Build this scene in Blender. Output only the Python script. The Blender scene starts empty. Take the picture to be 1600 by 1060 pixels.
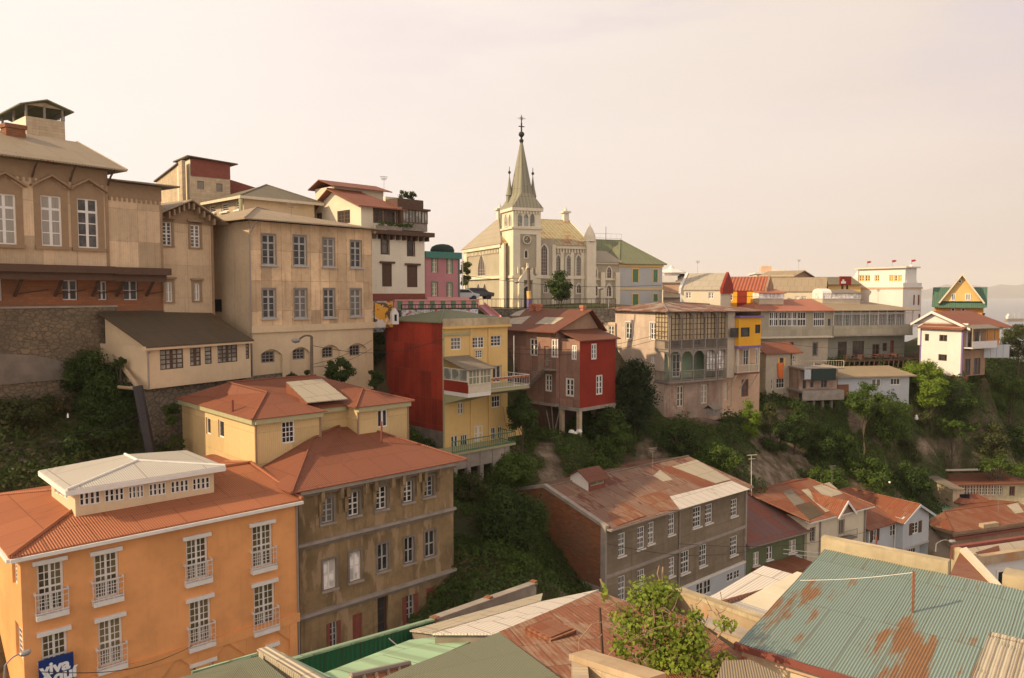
import bpy, math, random
import numpy as np
from mathutils import Vector, Matrix
HAZE = 0.00009
random.seed(7)
rng = np.random.default_rng(11)
R = math.radians
C = bpy.context.scene.collection
SC = bpy.context.scene

# ------------------------------------------------------------------ camera
FPX = 1200.0
PITCH = math.atan((530 - 458) / FPX)
cp, sp = math.cos(PITCH), math.sin(PITCH)
cam = bpy.data.cameras.new('camera')
cam.sensor_width = 36.0
cam.lens = 36.0 * FPX / 1600.0
cam.clip_start = 0.3
cam.clip_end = 60000
camo = bpy.data.objects.new('camera', cam)
camo.rotation_euler = (R(90) - PITCH, 0, 0)
C.objects.link(camo)
SC.camera = camo
SC.view_settings.view_transform = 'Standard'
SC.view_settings.look = 'None'
SC.view_settings.exposure = 0.0
SC.view_settings.gamma = 1.0
SC.cycles.use_denoising = True
SC.cycles.max_bounces = 6
SC.cycles.diffuse_bounces = 3
SC.cycles.glossy_bounces = 2
SC.cycles.transmission_bounces = 4
SC.cycles.transparent_max_bounces = 8
SC.cycles.volume_bounces = 1

# ------------------------------------------------------------------ sun and sky
SUN_AZ = math.atan2(-0.95, -0.27)          # direction towards the sun (x, y)
SUN_EL = R(31)
sv = Vector((math.cos(SUN_EL) * math.sin(SUN_AZ), math.cos(SUN_EL) * math.cos(SUN_AZ), math.sin(SUN_EL)))
sl = bpy.data.lights.new('sun', 'SUN')
sl.energy = 5.0
sl.angle = R(0.55)
sl.color = (1.0, 0.78, 0.49)
so = bpy.data.objects.new('sun', sl)
so.rotation_euler = (-sv).to_track_quat('-Z', 'Y').to_euler()
so.location = (-60, -20, 60)
C.objects.link(so)

world = bpy.data.worlds.new('World')
SC.world = world
world.use_nodes = True
nt = world.node_tree
nt.nodes.clear()
WN = nt.nodes
def wl(a, b): nt.links.new(a, b)
sky = WN.new('ShaderNodeTexSky')
sky.sky_type = 'NISHITA'
sky.sun_disc = False
sky.sun_elevation = SUN_EL
sky.sun_rotation = SUN_AZ
sky.dust_density = 6.0
sky.air_density = 1.0
warm = WN.new('ShaderNodeMix'); warm.data_type = 'RGBA'; warm.blend_type = 'MULTIPLY'
warm.inputs[0].default_value = 1.0
wl(sky.outputs[0], warm.inputs[6]); warm.inputs[7].default_value = (1.2, 0.98, 0.72, 1)
bg1 = WN.new('ShaderNodeBackground'); bg1.inputs[1].default_value = 0.10
wl(warm.outputs[2], bg1.inputs[0])
# thin high cloud veil, brighter and creamier towards the sun, mauve low on the far side
tc = WN.new('ShaderNodeTexCoord')
sep = WN.new('ShaderNodeSeparateXYZ'); wl(tc.outputs['Generated'], sep.inputs[0])
dotn = WN.new('ShaderNodeVectorMath'); dotn.operation = 'DOT_PRODUCT'
wl(tc.outputs['Generated'], dotn.inputs[0]); dotn.inputs[1].default_value = (-0.86, 0.10, 0.50)
mr = WN.new('ShaderNodeMapRange'); wl(dotn.outputs['Value'], mr.inputs[0])
mr.inputs[1].default_value = -0.62; mr.inputs[2].default_value = 0.85
nz = WN.new('ShaderNodeTexNoise'); nz.inputs['Scale'].default_value = 1.3; nz.inputs['Detail'].default_value = 4
mp = WN.new('ShaderNodeMapping'); mp.inputs['Scale'].default_value = (1, 1.4, 5.0); mp.inputs['Rotation'].default_value = (0, 0.35, 0)
wl(tc.outputs['Generated'], mp.inputs[0]); wl(mp.outputs[0], nz.inputs['Vector'])
sm = WN.new('ShaderNodeMath'); sm.operation = 'MULTIPLY_ADD'
wl(nz.outputs[0], sm.inputs[0]); sm.inputs[1].default_value = 0.42; wl(mr.outputs[0], sm.inputs[2])
sm2 = WN.new('ShaderNodeMath'); sm2.operation = 'ADD'; wl(sm.outputs[0], sm2.inputs[0]); sm2.inputs[1].default_value = -0.21
cr = WN.new('ShaderNodeValToRGB')
wl(sm2.outputs[0], cr.inputs[0])
e = cr.color_ramp.elements
e[0].position = 0.0; e[0].color = (0.75, 0.62, 0.54, 1)
e[1].position = 1.0; e[1].color = (1.18, 1.07, 0.99, 1)
k = e.new(0.30); k.color = (0.95, 0.81, 0.715, 1)
k = e.new(0.62); k.color = (1.07, 0.945, 0.875, 1)
bg2 = WN.new('ShaderNodeBackground'); bg2.inputs[1].default_value = 1.0
# the upper sky is clearer and darker than the bright low veil
zd = WN.new('ShaderNodeMapRange'); wl(sep.outputs[2], zd.inputs[0]); zd.inputs[1].default_value = 0.42; zd.inputs[2].default_value = 1.0; zd.inputs[3].default_value = 1.0; zd.inputs[4].default_value = 0.40
# extra brightness added to the veil behind the viewer, filling the shaded walls
bk = WN.new('ShaderNodeMapRange'); wl(sep.outputs[1], bk.inputs[0]); bk.inputs[1].default_value = 0.35; bk.inputs[2].default_value = -0.6; bk.inputs[3].default_value = 1.0; bk.inputs[4].default_value = 1.42
zb2_ = WN.new('ShaderNodeMath'); zb2_.operation = 'MULTIPLY'; wl(zd.outputs[0], zb2_.inputs[0]); wl(bk.outputs[0], zb2_.inputs[1])
# faint lavender wisps
nw = WN.new('ShaderNodeTexNoise'); nw.inputs['Scale'].default_value = 1.7; nw.inputs['Detail'].default_value = 6; nw.inputs['Roughness'].default_value = .55
mw = WN.new('ShaderNodeMapping'); mw.inputs['Scale'].default_value = (1, 1.6, 4.0); mw.inputs['Rotation'].default_value = (0.1, -0.45, 0.2); mw.inputs['Location'].default_value = (.6, .2, .35)
wl(tc.outputs['Generated'], mw.inputs[0]); wl(mw.outputs[0], nw.inputs['Vector'])
rw = WN.new('ShaderNodeMapRange'); rw.interpolation_type = 'SMOOTHSTEP'; wl(nw.outputs[0], rw.inputs[0]); rw.inputs[1].default_value = .40; rw.inputs[2].default_value = .60; rw.inputs[4].default_value = .9
rz2 = WN.new('ShaderNodeMapRange'); wl(sep.outputs[2], rz2.inputs[0]); rz2.inputs[1].default_value = .10; rz2.inputs[2].default_value = .34
rm2 = WN.new('ShaderNodeMath'); rm2.operation = 'MULTIPLY'; wl(rw.outputs[0], rm2.inputs[0]); wl(rz2.outputs[0], rm2.inputs[1])
rx2 = WN.new('ShaderNodeMapRange'); wl(sep.outputs[0], rx2.inputs[0]); rx2.inputs[1].default_value = -.30; rx2.inputs[2].default_value = .25
rm3 = WN.new('ShaderNodeMath'); rm3.operation = 'MULTIPLY'; wl(rm2.outputs[0], rm3.inputs[0]); wl(rx2.outputs[0], rm3.inputs[1])
wm = WN.new('ShaderNodeMix'); wm.data_type = 'RGBA'; wl(rm3.outputs[0], wm.inputs[0]); wl(cr.outputs[0], wm.inputs[6]); wm.inputs[7].default_value = (.80, .70, .76, 1)
zm_ = WN.new('ShaderNodeVectorMath'); zm_.operation = 'SCALE'; wl(wm.outputs[2], zm_.inputs[0]); wl(zb2_.outputs[0], zm_.inputs['Scale'])
wl(zm_.outputs[0], bg2.inputs[0])
mx = WN.new('ShaderNodeMixShader'); mx.inputs[0].default_value = 0.90
wl(bg1.outputs[0], mx.inputs[1]); wl(bg2.outputs[0], mx.inputs[2])
wo = WN.new('ShaderNodeOutputWorld'); wl(mx.outputs[0], wo.inputs[0])

# ------------------------------------------------------------------ photograph -> world helpers
KS = 0.8                                     # metres per layout unit
def ray(px, py):
    cx = (px - 800) / FPX; cy = (530 - py) / FPX
    return Vector((cx, cp + sp * cy, -sp + cp * cy))
def P(px, py, D):
    r = ray(px, py); return r * (D * KS / r.y)
def zcol(y, py):
    k = (530 - py) / FPX
    return y * (k * cp - sp) / (cp + k * sp)

# ------------------------------------------------------------------ materials
MATS = {}
class NB:
    """tiny node-graph writer"""
    def __init__(s, name):
        s.m = bpy.data.materials.new(name); s.m.use_nodes = True
        s.t = s.m.node_tree; s.n = s.t.nodes
        s.b = s.n['Principled BSDF']
        s.b.inputs['Specular IOR Level'].default_value = 0.3
        MATS[name] = s.m
        tc = s.n.new('ShaderNodeTexCoord'); s.uv = tc.outputs['UV']; s.ob = tc.outputs['Object']
        oi = s.n.new('ShaderNodeObjectInfo'); s.rnd = oi.outputs['Random']
    def l(s, a, b): s.t.links.new(a, b)
    def val(s, x, sock):
        if isinstance(x, (int, float)): sock.default_value = x
        elif isinstance(x, tuple): sock.default_value = x if len(x) == 4 or sock.type == 'VECTOR' else x + (1,)
        else: s.l(x, sock)
    def math(s, op, a, b=0.0, c=None, clamp=False):
        n = s.n.new('ShaderNodeMath'); n.operation = op; n.use_clamp = clamp
        s.val(a, n.inputs[0]); s.val(b, n.inputs[1])
        if c is not None: s.val(c, n.inputs[2])
        return n.outputs[0]
    def mapv(s, v, sc, loc=(0, 0, 0)):
        n = s.n.new('ShaderNodeMapping'); s.l(v, n.inputs[0]); n.inputs['Scale'].default_value = sc; n.inputs['Location'].default_value = loc
        return n.outputs[0]
    def noise(s, v, scale, detail=4, rough=0.55, w=True):
        n = s.n.new('ShaderNodeTexNoise'); n.noise_dimensions = '4D' if w else '3D'
        s.l(v, n.inputs['Vector']); n.inputs['Scale'].default_value = scale
        n.inputs['Detail'].default_value = detail; n.inputs['Roughness'].default_value = rough
        if w: s.l(s.math('MULTIPLY', s.rnd, 37.0), n.inputs['W'])
        return n.outputs[0]
    def ramp(s, f, a, b):
        n = s.n.new('ShaderNodeMapRange'); n.interpolation_type = 'SMOOTHSTEP'
        s.l(f, n.inputs[0]); n.inputs[1].default_value = a; n.inputs[2].default_value = b
        return n.outputs[0]
    def mix(s, f, a, b, blend='MIX'):
        n = s.n.new('ShaderNodeMix'); n.data_type = 'RGBA'; n.blend_type = blend
        s.val(f, n.inputs[0]); s.val(a, n.inputs[6]); s.val(b, n.inputs[7])
        return n.outputs[2]
    def bump(s, h, dist, strength=1.0, prev=None):
        n = s.n.new('ShaderNodeBump'); s.l(h, n.inputs['Height']); n.inputs['Distance'].default_value = dist
        n.inputs['Strength'].default_value = strength
        if prev is not None: s.l(prev, n.inputs['Normal'])
        return n.outputs[0]
    def sepx(s, v, i=0):
        n = s.n.new('ShaderNodeSeparateXYZ'); s.l(v, n.inputs[0]); return n.outputs[i]
    def done(s, col, rough=0.8, nrm=None, metal=0.0):
        s.val(col, s.b.inputs['Base Color']); s.val(rough, s.b.inputs['Roughness'])
        s.b.inputs['Metallic'].default_value = metal
        if nrm is not None: s.l(nrm, s.b.inputs['Normal'])
        return s.m

def sc3(c, k): return tuple(min(1, x * k) for x in c)
def plaster(name, col, dirt=0.35, dcol=(.16, .11, .07), lines=None, period=0.2, seams=None, rustseam=0.0, patch=0.0, pcol=(.5, .42, .34), var=0.16):
    g = NB(name); uv = g.uv
    n1 = g.noise(uv, 0.35, 5); n2 = g.noise(uv, 2.6, 6, .65); n3 = g.noise(g.mapv(uv, (2.6, .16, 1)), 1.0, 6, .65)
    c = g.mix(g.ramp(n1, .32, .68), sc3(col, 1 - var), sc3(col, 1 + var))
    c = g.mix(g.math('MULTIPLY', g.ramp(n2, .42, .72), .35 * dirt + .06), c, dcol)
    c = g.mix(g.math('MULTIPLY', g.ramp(n3, .50, .78), dirt), c, dcol)
    if patch > 0:
        n4 = g.noise(g.mapv(uv, (1.3, .38, 1)), .8, 7, .62)
        c = g.mix(g.math('MULTIPLY', g.ramp(n4, .62 - .2 * patch, .69 - .2 * patch), .8), c, pcol)
    nrm = g.bump(n2, .02, .5)
    if seams:
        br = g.n.new('ShaderNodeTexBrick'); g.l(uv, br.inputs['Vector']); br.offset = 0.0
        br.inputs['Scale'].default_value = 1.0; br.inputs['Brick Width'].default_value = seams[0]; br.inputs['Row Height'].default_value = seams[1]
        br.inputs['Mortar Size'].default_value = .026; br.inputs['Mortar Smooth'].default_value = .6
        sv_ = .30 if rustseam >= .15 else .12; br.inputs['Color1'].default_value = (1 - sv_, 1 - sv_, 1 - sv_, 1); br.inputs['Color2'].default_value = (1 + sv_ * .5, 1 + sv_ * .5, 1 + sv_ * .5, 1); br.inputs['Mortar'].default_value = (1, 1, 1, 1)
        c = g.mix(1.0, c, br.outputs['Color'], 'MULTIPLY')
        c = g.mix(g.math('MULTIPLY', br.outputs['Fac'], g.math('MULTIPLY', g.ramp(n2, .25, .6), .35 + rustseam)), c, (.22, .10, .05))
    if lines:
        w = g.n.new('ShaderNodeTexWave'); g.l(uv, w.inputs['Vector']); w.bands_direction = 'X' if lines == 'v' else 'Y'
        w.wave_profile = 'SIN' if lines == 'v' else 'SAW'
        w.inputs['Scale'].default_value = (2 * math.pi / period) / 20.0
        nrm = g.bump(w.outputs['Fac'], .02 if lines == 'v' else .015, .8, nrm)
        if lines == 'h': c = g.mix(g.math('MULTIPLY', g.ramp(w.outputs['Fac'], .90, .99), .30), c, sc3(col, .4))
    return g.done(c, .85, nrm)

def corrug(name, col, col2=None, rust=(.17, .065, .035), amt=.3, pitch=.13, sheet=(.82, 2.4), metal=0.0, pale=None, pale_amt=0, depth=.03, rough=.6, groove=.28, spots=()):
    g = NB(name); uv = g.uv; col2 = col2 or sc3(col, .82)
    br = g.n.new('ShaderNodeTexBrick'); g.l(uv, br.inputs['Vector']); br.offset = .5; br.offset_frequency = 2
    br.inputs['Scale'].default_value = 1.0; br.inputs['Brick Width'].default_value = sheet[0]; br.inputs['Row Height'].default_value = sheet[1]
    br.inputs['Mortar Size'].default_value = .026 if pitch > .1 else .010; br.inputs['Mortar Smooth'].default_value = .3; br.inputs['Bias'].default_value = 0.0
    br.inputs['Color1'].default_value = (0, 0, 0, 1); br.inputs['Color2'].default_value = (1, 1, 1, 1); br.inputs['Mortar'].default_value = (.5, .5, .5, 1)
    rv = g.sepx(br.outputs['Color'])
    n1 = g.noise(uv, .5, 5); n2 = g.noise(g.mapv(uv, (4.5, .8, 1)), 1.0, 6, .65); n3 = g.noise(uv, 5, 4)
    c = g.mix(g.math('ADD', g.math('MULTIPLY', rv, .6), g.math('MULTIPLY', n1, .5), clamp=True), col, col2)
    if pale: c = g.mix(g.math('GREATER_THAN', rv, 1 - pale_amt), c, pale)
    m = g.math('ADD', g.math('MULTIPLY', n1, .45), g.math('MULTIPLY', n2, .75))
    m = g.math('ADD', m, g.math('MULTIPLY', rv, .22))
    for (a, b_, ra, rb, k) in spots:                    # worn areas of this particular roof, in metres on the sheet
        dx = g.math('DIVIDE', g.math('SUBTRACT', g.sepx(uv, 0), a), ra); dy = g.math('DIVIDE', g.math('SUBTRACT', g.sepx(uv, 1), b_), rb)
        d2 = g.math('ADD', g.math('MULTIPLY', dx, dx), g.math('MULTIPLY', dy, dy))
        m = g.math('ADD', m, g.math('MULTIPLY', g.ramp(g.math('SUBTRACT', 1.0, d2), 0.0, .8), k))
    th = .98 - amt * .62
    c = g.mix(g.ramp(m, th - .05, th + .06), c, g.mix(n3, rust, sc3(rust, 1.5)))
    c = g.mix(g.math('MULTIPLY', br.outputs['Fac'], .55), c, sc3(rust, .45))
    w = g.n.new('ShaderNodeTexWave'); g.l(uv, w.inputs['Vector']); w.bands_direction = 'X'; w.wave_profile = 'SIN'
    w.inputs['Scale'].default_value = (2 * math.pi / pitch) / 20.0
    c = g.mix(g.math('MULTIPLY', g.ramp(w.outputs['Fac'], .55, .05), groove), c, sc3(rust, .35))
    nrm = g.bump(w.outputs['Fac'], depth, 1.0)
    nrm = g.bump(g.math('ADD', n3, g.math('MULTIPLY', rv, .3)), .012, .5, nrm)
    return g.done(c, rough, nrm, metal)

def masonry(name, c1, c2, mortar, bw=.24, bh=.085, ms=.012, dirt=.3, stone=False, dcol=(.12, .10, .07)):
    g = NB(name); uv = g.uv
    n1 = g.noise(uv, .5, 5); n2 = g.noise(uv, 4, 5, .7)
    if stone:
        v = g.n.new('ShaderNodeTexVoronoi'); v.feature = 'DISTANCE_TO_EDGE'; v.inputs['Scale'].default_value = 1 / bw
        uvd = g.mix(.10, g.mapv(uv, (1, 1.5, 1)), n2, 'ADD'); g.l(uvd, v.inputs['Vector'])
        v2 = g.n.new('ShaderNodeTexVoronoi'); v2.inputs['Scale'].default_value = 1 / bw; g.l(uvd, v2.inputs['Vector'])
        f = g.ramp(v.outputs['Distance'], .02, .09); rv = g.sepx(v2.outputs['Color'])
        c = g.mix(rv, c1, c2); c = g.mix(f, mortar, c)
        nrm = g.bump(f, .05, .8)
    else:
        br = g.n.new('ShaderNodeTexBrick'); g.l(uv, br.inputs['Vector'])
        br.inputs['Scale'].default_value = 1.0; br.inputs['Brick Width'].default_value = bw; br.inputs['Row Height'].default_value = bh
        br.inputs['Mortar Size'].default_value = ms
        br.inputs['Color1'].default_value = c1 + (1,); br.inputs['Color2'].default_value = c2 + (1,); br.inputs['Mortar'].default_value = mortar + (1,)
        c = br.outputs['Color']; nrm = g.bump(br.outputs['Fac'], -.015, .6)
    c = g.mix(g.math('MULTIPLY', g.ramp(n1, .4, .7), dirt), c, dcol)
    c = g.mix(g.math('MULTIPLY', g.ramp(n2, .45, .75), dirt * .8), c, dcol)
    nrm = g.bump(n2, .02, .5, nrm)
    return g.done(c, .9, nrm)

def simple(name, col, rough=.6, metal=0.0, var=.12, scale=3.0, bump=.01):
    g = NB(name); n = g.noise(g.ob, scale, 5)
    c = g.mix(n, sc3(col, 1 - var * 1.6), sc3(col, 1 + var * 1.6))
    return g.done(c, rough, g.bump(n, bump, .5), metal)

def glass(name, col, lo=.6, hi=1.5, rough=.12, curtain=None, ca=.5):
    g = NB(name)
    c = g.mix(g.rnd, sc3(col, lo), sc3(col, hi))
    n = g.noise(g.uv, 1.2, 2)
    c = g.mix(g.ramp(n, .45, .6), c, sc3(col, 1.8))
    if curtain:
        w = g.noise(g.mapv(g.uv, (14, .4, 1)), 1.0, 2)
        cc = g.mix(w, sc3(curtain, .55), curtain)
        c = g.mix(g.math('LESS_THAN', g.math('FRACT', g.math('MULTIPLY', g.rnd, 7.3)), ca), c, cc)
    m = g.done(c, rough, g.bump(n, .004, .4)); g.b.inputs['Specular IOR Level'].default_value = .28
    return m

def leafmat(name, col, col2, scale=.5, tr=.35, dead=None, fl=None):
    g = NB(name)
    at = g.n.new('ShaderNodeAttribute'); at.attribute_name = 'lv'
    n = g.noise(g.ob, scale, 3, w=False); lv = at.outputs['Fac']
    c = g.mix(g.math('ADD', g.math('MULTIPLY', g.ramp(n, .35, .65), .45), g.math('MULTIPLY', lv, .62)), col, col2)
    if dead: c = g.mix(g.math('GREATER_THAN', g.math('ADD', lv, g.math('MULTIPLY', g.ramp(g.noise(g.ob, scale * .3, 3, w=False), .4, .7), .45)), 1.15), c, dead)
    if fl: c = g.mix(g.math('GREATER_THAN', g.math('ADD', lv, g.math('MULTIPLY', g.ramp(g.noise(g.ob, scale * 1.1, 2, w=False), .5, .75), .3)), 1.24), c, fl)
    g.done(c, .6); g.b.inputs['Specular IOR Level'].default_value = .2
    t = g.n.new('ShaderNodeBsdfTranslucent'); g.l(c, t.inputs[0])
    m = g.n.new('ShaderNodeMixShader'); m.inputs[0].default_value = tr
    g.l(g.b.outputs[0], m.inputs[1]); g.l(t.outputs[0], m.inputs[2])
    g.l(m.outputs[0], g.n['Material Output'].inputs[0])
    return g.m

# ------------------------------------------------------------------ mesh builder
def rot2(v, a):
    c, s = math.cos(a), math.sin(a); return (v[0] * c - v[1] * s, v[0] * s + v[1] * c)
class MB:
    def __init__(s): s.v = []; s.f = []; s.mi = []; s.mats = []
    def mat(s, m):
        if m not in s.mats: s.mats.append(m)
        return s.mats.index(m)
    def poly(s, pts, m=None):
        i = len(s.v); s.v += [tuple(p) for p in pts]; s.f.append(tuple(range(i, i + len(pts)))); s.mi.append(s.mat(m) if m else 0)
    def box(s, x0, x1, y0, y1, z0, z1, m=None):
        if x1 < x0: x0, x1 = x1, x0
        if y1 < y0: y0, y1 = y1, y0
        if z1 < z0: z0, z1 = z1, z0
        i = len(s.v)
        s.v += [(x, y, z) for z in (z0, z1) for x, y in ((x0, y0), (x1, y0), (x1, y1), (x0, y1))]
        k = s.mat(m) if m else 0
        for q in ((0, 3, 2, 1), (4, 5, 6, 7), (0, 1, 5, 4), (1, 2, 6, 5), (2, 3, 7, 6), (3, 0, 4, 7)):
            s.f.append(tuple(i + a for a in q)); s.mi.append(k)
    def prism(s, pts, vec, m=None):
        """closed extrusion of a planar polygon by vec"""
        n = len(pts); i = len(s.v); k = s.mat(m) if m else 0
        s.v += [tuple(p) for p in pts] + [tuple(Vector(p) + Vector(vec)) for p in pts]
        s.f.append(tuple(range(i, i + n))); s.mi.append(k)
        s.f.append(tuple(range(i + 2 * n - 1, i + n - 1, -1))); s.mi.append(k)
        for a in range(n):
            b = (a + 1) % n; s.f.append((i + a, i + n + a, i + n + b, i + b)); s.mi.append(k)
    def tube(s, p, q, r, n=6, r2=None, m=None):
        p = Vector(p); q = Vector(q); d = (q - p)
        if d.length < 1e-6: return
        d.normalize(); r2 = r if r2 is None else r2; k = s.mat(m) if m else 0
        u = d.cross(Vector((0, 0, 1)))
        if u.length < 1e-3: u = Vector((1, 0, 0))
        u.normalize(); w = d.cross(u); i = len(s.v)
        for c, rr in ((p, r), (q, r2)):
            for a in range(n):
                t = 2 * math.pi * a / n; s.v.append(tuple(c + u * (math.cos(t) * rr) + w * (math.sin(t) * rr)))
        for a in range(n):
            b = (a + 1) % n; s.f.append((i + a, i + b, i + n + b, i + n + a)); s.mi.append(k)
        s.f.append(tuple(range(i + n - 1, i - 1, -1))); s.mi.append(k); s.f.append(tuple(range(i + n, i + 2 * n))); s.mi.append(k)
    def lathe(s, c, prof, n=12, m=None):
        k = s.mat(m) if m else 0; i = len(s.v)
        for r, z in prof:
            for a in range(n):
                t = 2 * math.pi * a / n; s.v.append((c[0] + r * math.cos(t), c[1] + r * math.sin(t), c[2] + z))
        for j in range(len(prof) - 1):
            for a in range(n):
                b = (a + 1) % n; s.f.append((i + j * n + a, i + j * n + b, i + (j + 1) * n + b, i + (j + 1) * n + a)); s.mi.append(k)
    def build(s, name, mat=None, parent=None, loc=(0, 0, 0), off=(0, 0, 0)):
        me = bpy.data.meshes.new(name)
        ox, oy, oz = off
        me.from_pydata([(x - ox, y - oy, z - oz) for x, y, z in s.v], [], s.f)
        if s.mats:
            for m in s.mats: me.materials.append(MATS[m] if isinstance(m, str) else m)
            me.polygons.foreach_set('material_index', s.mi)
        elif mat: me.materials.append(MATS[mat] if isinstance(mat, str) else mat)
        me.update(); autouv(me)
        o = bpy.data.objects.new(name, me); o.location = loc; C.objects.link(o)
        if parent is not None: o.parent = parent
        return o
def autouv(me):
    uvl = me.uv_layers.new(name='UVMap'); n = len(me.loops)
    arr = np.zeros(n * 2, dtype=np.float32)
    vs = me.vertices
    for p in me.polygons:
        nn = p.normal
        if abs(nn.z) > .999: t = Vector((1, 0, 0)); b = Vector((0, 1, 0))
        else:
            t = Vector((-nn.y, nn.x, 0)); t.normalize(); b = nn.cross(t)
        for li in p.loop_indices:
            co = vs[me.loops[li].vertex_index].co
            arr[2 * li] = co.dot(t); arr[2 * li + 1] = co.dot(b)
    uvl.data.foreach_set('uv', arr)
def tag(o, label=None, cat=None, group=None, kind=None):
    if label: o['label'] = label
    if cat: o['category'] = cat
    if group: o['group'] = group
    if kind: o['kind'] = kind
    return o
def empty(name, loc, rz=0, label=None, cat=None, group=None):
    o = bpy.data.objects.new(name, None); o.location = loc; o.rotation_euler = (0, 0, rz); o.empty_display_size = .5
    C.objects.link(o); return tag(o, label, cat, group)

# ------------------------------------------------------------------ building class
class Bld:
    """local x runs along the facade that recedes to the right, local y along the side that recedes to the left"""
    def __init__(s, name, label, cat, px, py, D, th, base, group=None, child_of=None):
        O = P(px, py, D); s.O = O; s.th = R(th)
        s.a = (math.sin(s.th), math.cos(s.th)); s.b = (-math.cos(s.th), math.sin(s.th))
        s.zb = zcol(O.y, base) if base > 40 else base
        s.z0 = O.z
        s.rz = math.pi / 2 - s.th
        s.root = empty(name, (O.x, O.y, s.zb), s.rz, label, cat, group)
        s.holes = {}
        s.faces = []
    # coordinates
    def w(s, x, y): return (s.O.x + s.a[0] * x + s.b[0] * y, s.O.y + s.a[1] * x + s.b[1] * y)
    def loc(s, p):
        dx, dy = p[0] - s.O.x, p[1] - s.O.y
        return (dx * s.a[0] + dy * s.a[1], dx * s.b[0] + dy * s.b[1])
    def pix(s, face, px, py, off=0.0):
        r = ray(px, py); cl = s.loc((0, 0)); rl = (r.x * s.a[0] + r.y * s.a[1], r.x * s.b[0] + r.y * s.b[1])
        if face in ('f1', 'f3'): t = (off - cl[1]) / rl[1]; return (cl[0] + rl[0] * t, r.z * t)
        t = (off - cl[0]) / rl[0]; return (cl[1] + rl[1] * t, r.z * t)
    def z(s, x, y, py): return zcol(s.w(x, y)[1], py)
    def sx(s, px, y=0.0, z=None):
        z = s.z0 if z is None else z; m = (px - 800) / FPX
        x0, y0 = s.w(0, y)
        return (m * (y0 * cp - z * sp) - x0) / (s.a[0] - m * s.a[1] * cp)
    def sy(s, px, x=0.0, z=None):
        z = s.z0 if z is None else z; m = (px - 800) / FPX
        x0, y0 = s.w(x, 0)
        return (m * (y0 * cp - z * sp) - x0) / (s.b[0] - m * s.b[1] * cp)
    def hz(s, px, py, z):
        """local xy where the ray meets height z"""
        r = ray(px, py); t = z / r.z; return s.loc((r.x * t, r.y * t))
    def add(s, mb, name, mat=None, parent=None):
        if parent is None: return mb.build(name, mat, s.root, off=(0, 0, s.zb))
        return mb.build(name, mat, parent, off=(0, 0, s.zb))
    @staticmethod
    def to3(face, off, u, z, d):
        if face == 'f1': return (u, off - d, z)
        if face == 'f2': return (off - d, u, z)
        if face == 'f3': return (u, off + d, z)
        return (off + d, u, z)
    def fbox(s, mb, face, off, u0, u1, z0, z1, d0, d1, m=None):
        a = s.to3(face, off, u0, z0, d0); b = s.to3(face, off, u1, z1, d1)
        mb.box(a[0], b[0], a[1], b[1], a[2], b[2], m)
    def face(s, face, off, u0, u1, z0, z1, mat, depth=.22):
        s.faces.append((face, off, min(u0, u1), max(u0, u1), z0, z1, mat, depth))
    def finish(s, name='wall', parts=None):
        """walls as real sheets with openings and reveals"""
        bym = {}
        for (face, off, u0, u1, z0, z1, mat, dp) in s.faces:
            mb = bym.setdefault(mat, MB())
            hs = [h for h in s.holes.get((face, round(off, 3)), []) if h[1] > u0 + .02 and h[0] < u1 - .02 and h[3] > z0 + .02 and h[2] < z1 - .02]
            hs = [(max(h[0], u0 + .005), min(h[1], u1 - .005), max(h[2], z0 + .005), min(h[3], z1 - .005)) for h in hs]
            us = sorted({u0, u1} | {h[0] for h in hs} | {h[1] for h in hs}); zs = sorted({z0, z1} | {h[2] for h in hs} | {h[3] for h in hs})
            for i in range(len(us) - 1):
                for j in range(len(zs) - 1):
                    cu, cz = (us[i] + us[i + 1]) / 2, (zs[j] + zs[j + 1]) / 2
                    if any(h[0] < cu < h[1] and h[2] < cz < h[3] for h in hs): continue
                    q = [s.to3(face, off, *p, 0) for p in ((us[i], zs[j]), (us[i + 1], zs[j]), (us[i + 1], zs[j + 1]), (us[i], zs[j + 1]))]
                    if face in ('f2', 'f3'): q.reverse()
                    mb.poly(q)
            for h in hs:
                c = [(h[0], h[2]), (h[1], h[2]), (h[1], h[3]), (h[0], h[3])]
                for k in range(4):
                    a, b = c[k], c[(k + 1) % 4]
                    mb.poly([s.to3(face, off, *a, 0), s.to3(face, off, *b, 0), s.to3(face, off, *b, -dp), s.to3(face, off, *a, -dp)])
        for mat, mb in bym.items(): s.add(mb, name, mat)
        s.faces = []
    def rect(s, face, off, px0, px1, py0, py1):
        pm, qm = (px0 + px1) / 2, (py0 + py1) / 2
        u0 = s.pix(face, px0, qm, off)[0]; u1 = s.pix(face, px1, qm, off)[0]
        return min(u0, u1), max(u0, u1), s.pix(face, pm, py1, off)[1], s.pix(face, pm, py0, off)[1]
    def win(s, face, off, px0, px1, py0, py1, nx=2, ny=3, fm='white_trim', gm='glass_dark', fw=.07, bar=.03, rec=.12, sill=None, hood=None, hole=True, split=None, name='window', surround=None, rail=None, uz=None, shut=None, open_=None):
        u0, u1, z0, z1 = uz or s.rect(face, off, px0, px1, py0, py1)
        if hole: s.holes.setdefault((face, round(off, 3)), []).append((u0, u1, z0, z1)); d = -rec
        else: d = .03
        mb = MB(); B = lambda a, b, c, e, d0, d1: s.fbox(mb, face, off, a, b, c, e, d0, d1)
        B(u0, u0 + fw, z0, z1, d - .03, d + .035); B(u1 - fw, u1, z0, z1, d - .03, d + .035)
        B(u0 + fw, u1 - fw, z1 - fw, z1, d - .03, d + .033); B(u0 + fw, u1 - fw, z0, z0 + fw, d - .03, d + .033)
        iu0, iu1, iz0, iz1 = u0 + fw, u1 - fw, z0 + fw, z1 - fw
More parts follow.
